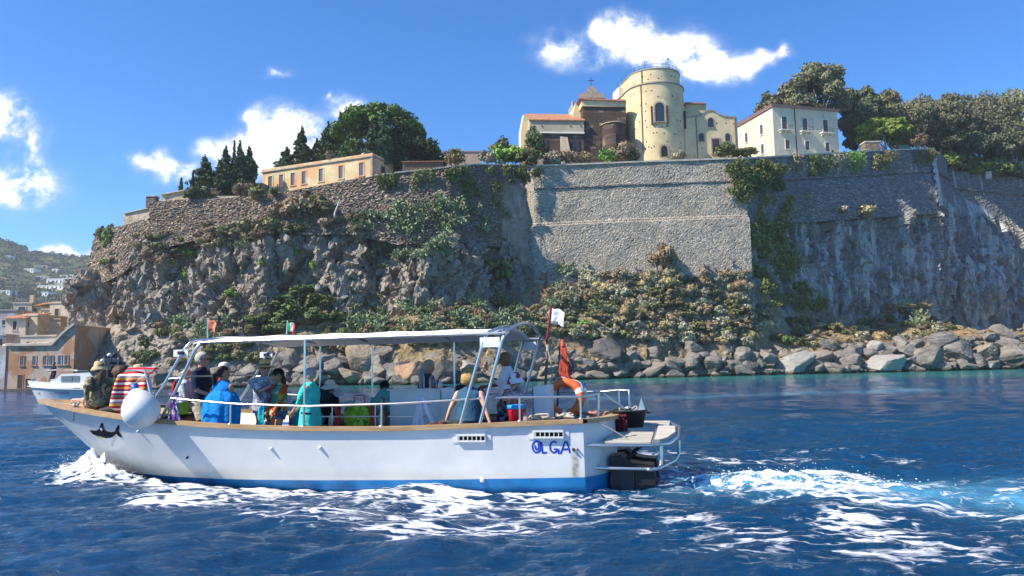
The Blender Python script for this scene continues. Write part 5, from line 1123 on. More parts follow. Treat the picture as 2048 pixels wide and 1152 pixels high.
def long_building():
    a, b = at(524, 386, 128), at(745, 352, 119.8); al = math.degrees(math.atan2(b.y-a.y, b.x-a.x)); L = math.hypot(b.x-a.x, b.y-a.y)
    h = thing('long_building', 'long low ochre building with seven tall windows and peeling plaster', 'building', None, frame(524, 386, 128, al)); H = 4.05; D = 6.5; rise = b.z-a.z
    def zb(x): return rise*x/L
    mb = MB(); z1 = H; vs = [(0, 0, -2.5), (L, 0, -2.5+rise), (L, D, -2.5+rise), (0, D, -2.5), (0, 0, H-.5), (L, 0, H-.5+rise*.35), (L, D, H-.5+rise*.35), (0, D, H-.5)]
    mb.add(vs, [(3, 2, 1, 0), (4, 5, 6, 7), (0, 1, 5, 4), (1, 2, 6, 5), (2, 3, 7, 6), (3, 0, 4, 7)]).build('wall', PL_L, h)
    K = Matrix(((1, 0, 0, 0), (0, 1, 0, 0), (rise*.35/L, 0, 1, 0), (0, 0, 0, 1)))
    MB().box(-.2, L+.2, -.22, D+.2, H-.497, H-.32, M=K).build('cornice', M_STONET, h); MB().box(-.05, L+.05, -.08, D+.05, H-.317, H+.12, M=K).build('parapet', PL_L, h)
    MB().box(L-.35, L+.06, -.1, .3, -2+rise, H-.5, M=K).build('corner_pilaster', M_STONET, h)
    for px in (541, 563, 586, 608, 642, 682, 723):
        r = ray(px, 350); pa = h.matrix_world; o = pa.translation; nx = pa.to_3x3() @ Vector((0, 1, 0)); k = (o-_C).dot(nx)/r.dot(nx); x = (pa.inverted() @ (_C+r*k)).x
        z = x/L*rise*.5; q = Matrix.Translation((x, 0, .55+z)); win(h, q, 0, 0, .78, 2.1, fm=PL_L, pm=mat('lilac_shade_pane', (0.13, 0.12, 0.17), .4), bars=(1, 0), fw=.22, proud=.06, sill=True)
        MB().box(-.42, -.30, -.09, .0, .02, 2.1, M=q).box(-.42, .42, -.09, .0, 2.103, 2.2, M=q).build('window_reveal', M_WOODD, h)
    S = Matrix.Translation((L, 0, rise*.5)) @ Matrix.Rotation(R_(90), 4, 'Z'); win(h, S, 3.2, .3, 1.1, 2.3, fm=M_STONET, pm=M_WOODD, bars=(1, 0), name='side_door')
    g = thing('seagull', 'white gull perched on the parapet of the long building', 'bird', None, T(*(h.matrix_world @ Vector((L-2, .2, H+.12+rise*.33)))))
    m = MB(); m.ball((0, 0, .18), .22, .1, .1).ball((.2, 0, .3), .07).tube([(.26, 0, .3), (.34, 0, .28)], [.02, .005], 5).tube([(0, .03, 0), (0, .03, .12)], .01, 4).tube([(0, -.03, 0), (0, -.03, .12)], .01, 4); m.build('body', M_TRIM, g)
long_building()

def small_ones():
    h = thing('grey_shed', 'small grey shed between the cypresses and the long building', 'shed', None, frame(492, 388, 126, -10)); MB().box(0, 2.9, 0, 3, -1.5, 1.55).build('wall', mat('grey_render', (.22, .21, .19), .9, var=.3, vscale=1), h); MB().box(-.15, 3.05, -.15, 3.1, 1.553, 1.75).build('roof', M_STONET, h); win(h, I4, 1.4, .3, .6, .7, fm=M_STONET)
    h = thing('stone_hut', 'small stone hut with white tiled coping left of the tall cypresses', 'hut', None, frame(412, 394, 120.5, 10)); MB().box(0, 2.0, 0, 2.5, -2, 1.35).build('wall', M_RUB, h)
    mb = MB()
    for k in range(6): mb.lathe([(.14, 0), (.14, .32)], 8, (.1+k*.36, -.02, 1.42), axis='Y')
    mb.box(-.1, 2.1, .1, 2.6, 1.353, 1.5); mb.build('roof', M_TRIM, h); MB().box(1.2, 1.45, -.03, .1, .2, .45).build('vent_hole', M_HOLE, h)
    h = thing('boundary_wall', 'plain pinkish plastered wall in the distance left of the church', 'wall', None, frame(886, 325, 150, 3)); MB().box(0, 8.0, 0, 1, -1, 2.2).build('plaster', mat('pink_plaster', (.42, .31, .24), .9, var=.2, vscale=.6), h); MB().box(-.1, 8.1, -.15, 1.1, 2.203, 2.4).build('coping', M_STONET, h)
    h = thing('lean_to_shed', 'dark low lean-to with tiled edge under the stone pine', 'shed', None, frame(805, 338, 121, 2)); MB().box(0, 6.6, 0, 3, -1, 1.2).build('wall', mat('brown_render', (.13, .085, .06), .9, var=.3, vscale=1), h); MB().add([(-.2, -.3, 1.2), (6.9, -.3, 1.25), (6.9, 3.2, 2.1), (-.2, 3.2, 2.1), (-.2, -.3, 1.1), (6.9, -.3, 1.15), (6.9, 3.2, 2.0), (-.2, 3.2, 2.0)], [(0, 1, 2, 3), (7, 6, 5, 4), (0, 4, 5, 1), (1, 5, 6, 2), (2, 6, 7, 3), (3, 7, 4, 0)]).build('roof', M_TILE, h)
    h = thing('green_bench', 'green slatted bench back on the rampart above the shaded wall', 'bench', None, frame(1798, 300, 158, 5))
    for k in range(5): MB().box(0, 2.4, -.02, .02, .45+k*.13, .55+k*.13).build('slat', mat('green_paint', (.06, .22, .14), .5), h)
    for x in (0.1, 1.2, 2.3): MB().box(x-.04, x+.04, .021, .08, -.6, 1.2).build('leg', M_IRON, h)
    d = thing('dead_trunk', 'bleached forked dead tree trunk leaning against the rubble wall', 'tree', None, T(*at(668, 440, 112.3)))
    q = lambda x, y: tuple(at(x, y, 112.3)-at(668, 440, 112.3)); MB().tube([q(667, 443), q(670, 425), q(676, 410), q(680, 398)], [.16, .14, .12, .06], 7).build('trunk', mat('bleached_wood', (.55, .5, .44), .8, var=.2), d); MB().tube([q(675, 413), q(682, 404), q(690, 397)], [.09, .07, .03], 6).tube([q(676, 410), q(672, 402)], [.06, .02], 5).build('branch', MATS['bleached_wood'], d)
    p = thing('drain_slot', 'dark upright slit drain in the rubble wall under the long building', 'drain', None, T(*at(615, 396, 114.6))); MB().box(-.22, .22, -.35, .1, -1.0, 1.1).build('slot', M_HOLE, p); MB().box(-.4, .4, -.45, .1, 1.103, 1.3).build('lintel', M_STONET, p)
small_ones()
# ------------------------------------------------------------------ far hill, harbour houses and the patrol boat
def build_hill():
    prof = [(-1500, 790), (-1100, 700), (-700, 600), (-350, 500), (-150, 468), (0, 482), (30, 492), (60, 508), (120, 516), (185, 519), (260, 540), (400, 600), (560, 680)]
    Yt, Yb = 900.0, 420.0; nc, nr = 300, 70; P = []
    for j in range(nr):
        f = j/(nr-1)
        for i in range(nc):
            px = -1500+2040*i/(nc-1); py = float(np.interp(px, [q[0] for q in prof], [q[1] for q in prof])); top = at(px, py, Yt); bot = on_water(px, 762, 0) if False else at(px, 764, Yb); bot.z = -1
            p = bot.lerp(top, f); p.z = bot.z+(top.z-bot.z)*(f**1.15); P.append(p)
    P = np.array(P); P[:, 2] += 5.0*fbm(P*0.012, 4, 5)*np.clip(P[:, 2]/30, 0, 1)+1.6*fbm(P*0.07, 3, 9, ridged=True)*np.clip(P[:, 2]/30, 0, 1)
    # the far side falls away again
    bk = P[-nc:].copy(); bk[:, 1] += 300; bk[:, 2] -= 60; P = np.concatenate([P, bk])
    def fn(t, v, p):
        n = t.noise(v, 0.05, 5, .65); f = t.noise(v, 0.25, 4, .6)
        c = t.ramp(f, [(.3, (.035, .05, .022)), (.55, (.075, .095, .04)), (.75, (.13, .13, .06))]); return t.mix(t.smooth(n, .55, .68), c, (.26, .21, .12))
    o = link('hill', grid_mesh('hill', P, nr+1, nc, True), mat('hill_scrub', fn=fn, rough=.95, spec=.1)); tag(o, 'wooded green hill dotted with white villas', None, None, 'structure')
    # trees that make the ridge and the terraces uneven: a far wood that reads as one mass
    rng = random.Random(8); bl_ = []
    def hp(px, f):
        py = float(np.interp(px, [q[0] for q in prof], [q[1] for q in prof])); top = at(px, py, Yt); bot = at(px, 764, Yb); bot.z = -1; p = bot.lerp(top, f); p.z = bot.z+(top.z-bot.z)*(f**1.15); return p
    for _ in range(1100):
        px = rng.uniform(-60, 260) if _ < 850 else rng.uniform(-700, -60); f = rng.random()**.7; p = hp(px, f); r = rng.uniform(2.0, 4.6); bl_.append((p.x, p.y, p.z+r*.35, r*1.3, r, r*.8))
    for px in np.arange(-30, 200, 2.4): p = hp(px, .995); r = rng.uniform(1.8, 4.6); bl_.append((p.x, p.y, p.z+r*.4, r*1.3, r, r*(.8+.5*rng.random())))
    o = link('hillside_woods', leaf_mesh('hillside_woods', bl_, 26000, 1.5, seed=3, shell=.5), leaf_mat('far_wood_leaf', (.045, .065, .03), (.09, .11, .05))); tag(o, 'dark green woods covering the far hill', 'woods', None, 'stuff')
    Yf = lambda py: float(np.interp(py, [510, 764], [Yt, Yb]))
    def villa(px, py, wpx, hpx, lab, col=(.8, .78, .72), roof=False, n=3, d=8):
        # stand it where the slope meets that line of sight
        best = min((abs(FPX*0+ (lambda q: 576-FPX*((q-_C).dot(_UP))/((q-_C).dot(_F)))(hp(px, f))-py), f) for f in np.linspace(.02, .99, 200)); f = best[1]; p = hp(px, f); s = p.y/FPX; w, hh = wpx*s, hpx*s
        h = thing('hillside_villa', lab, 'house', 'villas on the far hill', Matrix.Translation(p) @ Matrix.Rotation(R_(rng.uniform(-12, 12)), 4, 'Z')); m = mat('villa_wall_%d' % int(col[2]*100), col, .85, var=.12, vscale=.3)
        MB().box(-w/2, w/2, -3, d, -3, hh).build('wall', m, h); MB().box(-w/2-.3, w/2+.3, -3.3, d+.3, hh+.01, hh+.5).build('roof', M_TILE if roof else m, h)
        for k in range(n): x = -w/2+w*(k+.5)/n; MB().box(x-.08*w/n*2, x+.08*w/n*2, -3.06, -2.9, hh*.25, hh*.75).build('window', M_GLASS, h)
    for a in ((57, 546, 32, 7, 'wide low white villa high on the hill', (.8, .78, .72), False, 5), (113, 547, 12, 9, 'small white gabled chapel house above the villas', (.82, .8, .75), True, 1), (75, 560, 48, 6, 'long white terrace wall house in the middle of the hill', (.75, .73, .68), False, 6), (122, 569, 52, 11, 'largest white villa with arcades near the cliff', (.83, .81, .76), False, 6), (105, 580, 56, 8, 'lower white villa with arches', (.78, .74, .66), False, 6), (70, 573, 30, 7, 'tan villa left of the arches', (.5, .42, .32), True, 3),
              (14, 590, 24, 8, 'white villa at the left edge', (.78, .76, .7), False, 3), (92, 593, 20, 8, 'small bright white house low on the hill', (.85, .83, .8), False, 2), (140, 556, 36, 5, 'low pale villa half hidden by the cliff', (.72, .68, .6), False, 4), (85, 537, 24, 4, 'tiny pale house near the ridge', (.6, .58, .52), False, 2), (18, 517, 9, 4, 'single white hut high at the left', (.8, .8, .78), False, 1)): villa(*a)
    for k, px in enumerate((28, 38, 46, 55, 64, 73, 80)):
        f = min((abs((576-FPX*((hp(px, g)-_C).dot(_UP))/((hp(px, g)-_C).dot(_F)))-598), g) for g in np.linspace(.02, .9, 150))[1]; p = hp(px, f); t = thing('hillside_cypress', 'dark cypress in the row below the white villas', 'tree', 'cypress row on the far hill', T(*p)); link('crown', leaf_mesh('crown', [(0, 0, z, 1.3*(1-z/9)+.3, 1.3*(1-z/9)+.3, 1.2) for z in (1, 2.2, 3.4, 4.6, 5.6, 6.4)], 260, .7, seed=k), L_CYP, t); MB().tube([(0, 0, -2), (0, 0, 4)], .2, 5).build('trunk', M_BARK, t)
build_hill()

PL_O = plaster('orange_render', (0.42, 0.225, 0.125), (0.17, 0.11, 0.09), var=.35, patch=(0.46, 0.34, 0.26), sc=.25); PL_G = plaster('pale_render', (0.55, 0.46, 0.36), (0.25, 0.2, 0.17), var=.3); PL_T = plaster('tan_render', (0.52, 0.39, 0.25), (0.24, 0.18, 0.12), var=.3, patch=(.56, .47, .36)); PL_B = plaster('bluish_render', (.5, .5, .5), (.2, .2, .22), var=.3, patch=(.35, .3, .28))
M_BSHUT = mat('blue_shutter', (.10, .17, .25), .6)
def harbour():
    # the big warehouse on the quay; its top steps up to the cliff
    Y = 106; M = frame(-40, 783, Y, -3); h = thing('quay_building', 'weathered orange waterfront building with small blue shuttered windows', 'building', 'harbour houses', M); s = Y/FPX
    X = lambda px: (px+40)*s/1.0; Z = lambda py: (783-py)*s
    MB().box(X(-40), X(11), -.15, 14, -2.5, Z(693)).build('pale_front', PL_B, h)
    mb = MB(); o = [(X(11.05), -2.5), (X(150), -2.5), (X(150), Z(655)), (X(128), Z(672)), (X(106), Z(695)), (X(11.05), Z(694))]; mb.prism(o, 0, 13, M=XZ); mb.build('wall', PL_O, h)
    mb = MB()
    for (a, b) in (((11, 694), (106, 695)), ((106.1, 695), (128, 672)), ((128.1, 672), (150, 655))):
        u, v = Vector((X(a[0]), -.35, Z(a[1]))), Vector((X(b[0]), -.35, Z(b[1]))); e = Vector((0, 0, .35)); k = Vector((0, 1.6, 0)); q = [u, v, v+e, u+e]; mb.add(q+[x+k for x in q], [(3, 2, 1, 0), (4, 5, 6, 7), (2, 3, 7, 6), (1, 2, 6, 5), (0, 1, 5, 4), (3, 0, 4, 7)])
    mb.build('coping', PL_G, h)
    for x in (44, 69, 91, 104, 121, 135): win(h, I4, X(x), Z(733), .5, 1.25, fm=PL_O, pm=M_BSHUT, bars=(1, 0), fw=.1)
    for x, w, t_ in ((42, .75, 752), (-10, .8, 750), (62, 1.2, 760)): win(h, I4, X(x), Z(778), w, (778-t_)*s, fm=PL_O, pm=M_WOODD, bars=(0, 0), sill=False, name='door', fw=.1)
    MB().box(X(-40), X(150), -2.2, -.2, -2.5, Z(779)).build('quay', mat('quay_stone', (.10, .085, .075), .9, var=.4, vscale=1), h)
    for k, x in enumerate((-10, 20, 38, 52, 68)): MB().ball((X(x), 2.5, Z(694)), 1.0, 1.0, .55, 12, 6).build('roof_dome', PL_G, h)
    # houses stepping up behind
    def house(x0, x1, ytop, ybase, Yd, al, lab, m, wins, roof='flat', door=None, chim=False):
        M = frame(x0, ybase, Yd, al); h = thing('harbour_house', lab, 'house', 'harbour houses', M); s = Yd/FPX; w = (x1-x0)*s/math.cos(R_(al)); H = (ybase-ytop)*s
        MB().box(0, w, 0, 7, -4, H).build('wall', m, h)
        if roof == 'flat': MB().box(-.15, w+.15, -.15, 7.1, H+.003, H+.25).build('roof', m, h)
        elif roof == 'tile': MB().add([(-.3, -.5, H+.003), (w+.3, -.5, H+.003), (w+.3, 7, H+1.3), (-.3, 7, H+1.3), (-.3, -.5, H+.16), (w+.3, -.5, H+.16), (w+.3, 7, H+1.5), (-.3, 7, H+1.5)], [(3, 2, 1, 0), (4, 5, 6, 7), (0, 1, 5, 4), (1, 2, 6, 5), (2, 3, 7, 6), (3, 0, 4, 7)]).build('roof', M_TILE, h)
        for (px, py, ww, hh) in wins: win(h, I4, (px-x0)*s, (ybase-py)*s, ww*s, hh*s, fm=m, pm=M_GLASS if ww > 9 else M_WOODD, bars=(1, 1) if ww < 9 else (0, 0), fw=.12)
        if chim: MB().box(w*.55, w*.55+.7, 2, 2.7, H+.2, H+1.8).build('chimney', m, h)
    house(25, 60, 607, 645, 142, 6, 'grey house with one wide dark window at the top of the village', PL_G, [(42, 623, 13, 9)], chim=True)
    house(58, 83, 612, 650, 143, -8, 'narrow tan house right of the wide window house', PL_T, [(71, 625, 5, 8)], 'tile')
    house(82, 97, 620, 655, 140, 0, 'small tan house in a dip of the village skyline', PL_T, [(90, 628, 4, 5)])
    house(96, 142, 607, 692, 136, -6, 'tall pale house beside the cliff', PL_G, [(112, 632, 9, 14), (111, 658, 8, 16), (125, 660, 6, 12)])
    house(-30, 28, 622, 692, 133, 4, 'whitish house with flat roof at the left edge of the village', PL_B, [(4, 650, 6, 9), (-12, 650, 6, 9)])
    house(8, 48, 638, 692, 126, 3, 'cream house with balcony door and red roof edge', PL_G, [(27, 660, 7, 17), (20, 680, 7, 10), (38, 679, 3, 4)], 'tile')
    house(46, 76, 632, 692, 127, -10, 'ochre house with tiny window in the middle of the village', PL_T, [(56, 655, 4, 8)], 'flat')
    house(70, 118, 640, 692, 129, 2, 'long tan house with terrace above the orange building', PL_T, [(93, 650, 4, 5), (62+12, 678, 5, 5), (98, 677, 4, 5)], 'flat')
    house(-40, 10, 672, 700, 121, 0, 'low grey house at the far left edge above the quay', PL_B, [(2, 692, 6, 14)])
    house(40, 112, 674, 700, 119, -2, 'low whitewashed terrace house right above the quay building', PL_G, [(56, 690, 5, 6), (72, 690, 5, 5), (98, 690, 4, 4)])
harbour()

M_GEL = mat('white_gelcoat', (0.68, 0.68, 0.67), 0.3, spec=.5, var=.04, vscale=1.5); M_DARK = mat('dark_navy_gear', (.02, .025, .035), .6, var=.3, vscale=6); M_STEEL = mat('polished_steel', (0.62, 0.62, 0.60), 0.28, metal=.95)
def text_mesh(s, size, ext=0.004):
    cu = bpy.data.curves.new('lettering', 'FONT'); cu.body = s; cu.size = size; cu.extrude = ext; o = bpy.data.objects.new('lettering', cu); COL.objects.link(o)
    dg = bpy.context.evaluated_depsgraph_get(); me = bpy.data.meshes.new_from_object(o.evaluated_get(dg)); bpy.data.objects.remove(o); bpy.data.curves.remove(cu); return me
def patrol_boat():
    # bow at picture x 60, heading to the left
    st = on_water(84, 806); al = R_(6); fw = Vector((-math.cos(al), math.sin(al), 0)); lf = Vector((-math.sin(al), -math.cos(al), 0)); s = st.y/FPX
    L = 8.4; O = st-fw*(L-1.2)-lf*0; M = Matrix(((fw.x, lf.x, 0, O.x), (fw.y, lf.y, 0, O.y), (0, 0, 1, 0), (0, 0, 0, 1)))
    b = thing('patrol_boat', 'white coast patrol boat with dark radar arch behind the bow', 'boat', None, M)
    n = 22; rows = []
    def hb(x): f = x/L; return 1.45*(1-max(0, (f-.45)/.55)**2.4)
    def sheer(x): return 1.15+.42*(x/L)**2
    for i in range(n+1):
        x = L*i/n; w = max(hb(x), .02); sh = sheer(x); rake = .95*max(0, (x/L-.75)/.25)
        pr = [(0, -.5), (.62*w, -.3), (.86*w, .12), (.93*w, .75*sh), (w, .80*sh), (w, sh)]
        rows.append([(x-rake*(1-z/sh), y, z) for y, z in pr]+[(x-rake*(1-z/sh), -y, z) for y, z in pr[::-1]])
    MB().sheet(rows).build('hull', M_GEL, b)
    dk = [[(L*i/n, hb(L*i/n)*k, sheer(L*i/n)-.02+.12*(1-abs(k))) for k in (1, .5, 0, -.5, -1)] for i in range(n+1)]; MB().sheet(dk).build('deck', M_GEL, b)
    MB().tube([(L*i/n, max(hb(L*i/n), .02)+.02, sheer(L*i/n)*.8) for i in range(n+1)], .04, 6).build('rub_rail', mat('grey_rubber', (.5, .5, .5), .6), b)
    pts = [(2.4, 1.1), (6.0, 1.1), (5.4, 1.75), (5.0, 2.1), (2.8, 2.18), (2.4, 1.7)]; c = MB(); K = Matrix(((1, 0, 0, 0), (0, 0, 1, 0), (0, 1, 0, 0), (0, 0, 0, 1))); c.prism(pts, -1.05, 1.05, M=K); cab = c.build('cabin', M_GEL, b)
    MB().box(3.55, 4.95, 1.053, 1.09, 1.52, 1.95).build('side_window', mat('tinted_window', (.12, .16, .19), .1), cab); MB().box(4.05, 4.09, 1.091, 1.10, 1.52, 1.95).build('window_post', M_DARK, cab)
    MB().box(5.95, 6.15, -.6, .6, 1.45, 1.75).build('hatch', M_GEL, b)
    r = MB(); r.tube([(3.0, .9, 2.2), (3.0, .9, 2.32), (4.8, .9, 2.30), (4.8, .9, 2.12)], .02, 5).build('grab_rail', M_STEEL, b)
    r = MB(); r.tube([(8.0, .2, 1.6), (7.4, .75, 2.2), (6.2, 1.0, 2.4), (5.3, 1.1, 2.4)], .025, 5).tube([(8.0, -.2, 1.6), (7.4, -.75, 2.2), (6.2, -1.0, 2.4), (5.3, -1.1, 2.4)], .025, 5)
    for x in (7.4, 6.2): r.tube([(x, .8, 1.4), (x, .85, 2.3)], .02, 5)
    r.build('bow_rail', M_STEEL, b)
    MB().box(1.4, 2.38, -1.0, 1.0, 1.1, 2.35).box(1.2, 2.5, -.95, .95, 2.353, 2.6).build('wheelhouse', M_DARK, b)
    a = MB(); a.tube([(1.4, .95, 1.2), (1.7, .9, 2.9), (1.9, .8, 3.3), (1.9, -.8, 3.3), (1.7, -.9, 2.9), (1.4, -.95, 1.2)], .06, 6).box(1.3, 3.1, -.95, .95, 2.75, 2.9); a.build('radar_arch', M_DARK, b)
    for (x, y, z) in ((2.2, .5, 2.9), (1.8, -.3, 3.35), (2.7, .2, 2.9), (1.6, .6, 3.3)): MB().lathe([(.01, 0), (.16, .02), (.16, .16), (.08, .24), (.01, .26)], 10, (x, y, z)).build('light_dome', M_TRIM if y > .4 else M_DARK, b)
    for x, z in ((1.7, 4.6), (2.8, 5.2)): MB().tube([(x, .2, 2.9), (x-.1, .2, z)], [.03, .012], 5).build('antenna', M_DARK, b)
    MB().box(.3, 1.2, -.9, .9, 1.0, 1.5).build('engine_box', M_DARK, b)
    MB().box(2.22, 2.3, -.9, -.3, 3.3, 3.6).build('small_flag', mat('green_flag', (.03, .3, .1), .7), b)
    dm = mat('navy_lettering', (.05, .06, .12), .5)
    def put(txt, size, x, z, yo): o = link('lettering', text_mesh(txt, size), dm, b); o.matrix_local = Matrix.Translation((x, yo, z)) @ Matrix(((-1, 0, 0, 0), (0, 0, 1, 0), (0, 1, 0, 0), (0, 0, 0, 1))); return o
    put('GUARDIA', .26, 7.0, .66, hb(7.0)*.93+.05).rotation_euler.z += 0; put('d.', .22, 5.6, .66, 1.30); put('FINANZA', .26, 5.2, .66, 1.37); put('V2072', .2, 3.7, 1.0, 1.47)
    return b
PATROL = patrol_boat()
# ------------------------------------------------------------------ the tour boat (boat coordinates: x to the bow, y to port = towards the camera, z up)
from mathutils.bvhtree import BVHTree
GW = [(0, 1.15), (1.3, 1.32), (2.93, 1.5), (4.7, 1.56), (6.1, 1.56), (7.7, 1.45), (9, 1.2), (10.23, .75), (11.0, .38), (11.56, .03)]
SHE = [(0, 1.06), (1.3, 1.02), (2.93, .97), (4.7, .97), (6.1, 1.01), (7.7, 1.10), (9, 1.20), (10.23, 1.31), (11.56, 1.42)]
WLB = [(0, 1.08), (1.3, 1.22), (3, 1.32), (4.8, 1.30), (6, 1.17), (7, .96), (8.0, .66), (8.8, .33), (9.5, .02)]
ip = lambda tb, x: float(np.interp(x, [p[0] for p in tb], [p[1] for p in tb]))
def smoothtab(tb, x):
    w = 0.5; return (ip(tb, x-w)+2*ip(tb, x)+ip(tb, x+w))/4 if w < x < tb[-1][0]-w else ip(tb, x)
XB = 11.56; XW = 9.5; FLOOR = .42
def hull_pt(s, z):
    """port side at fraction s of the length and height z"""
    sh = smoothtab(SHE, s*XB); t = max(0, z/sh); xs = XW+(XB-XW)*t**0.9 if z >= 0 else XW+z*1.3
    w0, w1 = smoothtab(WLB, s*XW), smoothtab(GW, s*XB); b = w0+(w1-w0)*t**0.92 if z >= 0 else w0*max(.05, 1+z*1.1)
    return Vector((s*xs, max(b, .012), z))
def boot(s): return .225-.19*s
M_HULL = None
def hull_fn(t, v, p):
    n = t.noise(v, 1.3, 5, .6); st = t.n('ShaderNodeMapping', i={'Scale': (3.0, 3.0, .35)}); t.nt.links.new(v, st.inputs[0]); k = t.noise(st.outputs[0], 1.6, 5, .65)
    c = t.ramp(n, [(.3, (.58, .59, .60)), (.55, (.67, .67, .665))]); c = t.mix(t.math('MULTIPLY', t.smooth(k, .58, .78), .22), c, (.52, .50, .44))
    sp = t.n('ShaderNodeSeparateXYZ', i={0: v})
    low = t.math('SUBTRACT', 1.0, t.smooth(t.math('ADD', sp.outputs[2], t.math('MULTIPLY', k, .12)), .26, .46)); c = t.mix(t.math('MULTIPLY', low, .35), c, (.45, .42, .33))
    # rusty streak under the drain near the stern
    dx = t.math('ABSOLUTE', t.math('SUBTRACT', sp.outputs[0], t.math('ADD', .125, t.math('MULTIPLY', t.noise(v, 9, 2), .03)))); m = t.math('SUBTRACT', 1.0, t.smooth(dx, .02, .085)); m = t.math('MULTIPLY', m, t.math('SUBTRACT', 1.0, t.smooth(sp.outputs[2], .5, .66)))
    m = t.math('MULTIPLY', m, t.math('MULTIPLY', t.smooth(sp.outputs[1], .3, .6), t.smooth(t.noise(v, 7, 4, .7), .25, .62)))
    c = t.mix(t.math('MULTIPLY', m, .85), c, (.20, .19, .13))
    b = t.n('ShaderNodeBump', i={'Strength': .25, 'Distance': .02, 'Height': t.noise(v, 2.2, 3)}); t.nt.links.new(b.outputs[0], p.inputs['Normal']); return c
M_HULL = mat('white_hull_paint', fn=hull_fn, rough=.32, spec=.45)
M_BOOT = mat('blue_bottom_paint', (.012, .17, .42), .4, var=.3, vscale=2)
M_INNER = mat('inner_white_paint', (.74, .74, .72), .5, var=.1, vscale=2); 
def plank_fn(dark, light, w, ax=1, rot=0.0):
    def fn(t, v, p):
        mp = t.n('ShaderNodeMapping', i={'Rotation': (0, 0, rot), 'Scale': (.5, 7, 7) if ax else (7, .5, 7)}); t.nt.links.new(v, mp.inputs[0]); g = t.noise(mp.outputs[0], 2.2, 6, .65); big = t.noise(v, 1.2, 3)
        c = t.ramp(g, [(.28, dark), (.5, tuple((a+b)/2 for a, b in zip(dark, light))), (.7, light)])
        return t.mix(t.math('MULTIPLY', t.smooth(big, .5, .75), .4), c, tuple(x*.55 for x in dark))
    return fn
M_TEAK = mat('varnished_rail_wood', fn=plank_fn((.26, .15, .07), (.50, .34, .18), .1), rough=.5); M_DECK = mat('weathered_deck_wood', fn=plank_fn((.15, .13, .11), (.28, .25, .21), .1, 0), rough=.85); M_PLY = mat('yellow_deck_board', fn=plank_fn((.42, .28, .11), (.62, .46, .22), .2), rough=.6); M_SLAT = mat('bleached_slat', fn=plank_fn((.34, .30, .24), (.60, .56, .48), .1), rough=.7); M_BROWNB = mat('brown_bench_board', fn=plank_fn((.10, .055, .04), (.20, .12, .09), .1), rough=.5)
M_CANV = mat('white_canvas', (.80, .79, .76), .8, var=.06, vscale=1.5, bump=.2, bscale=4); M_ROPE = mat('pale_rope', (.46, .41, .33), .9, var=.3, vscale=20); M_ORANGE = mat('orange_plastic', (.75, .15, .04), .45, var=.12, vscale=4); M_REDROPE = mat('orange_net_cord', (.72, .12, .06), .7); M_BLK = mat('black_plastic', (.015, .016, .02), .4); M_RUBW = mat('white_vinyl', (.72, .72, .69), .35, var=.12, vscale=5)
BT = thing('tour_boat', 'long white wooden tour boat with white canopy and blue waterline stripe', 'boat', None, BOAT)
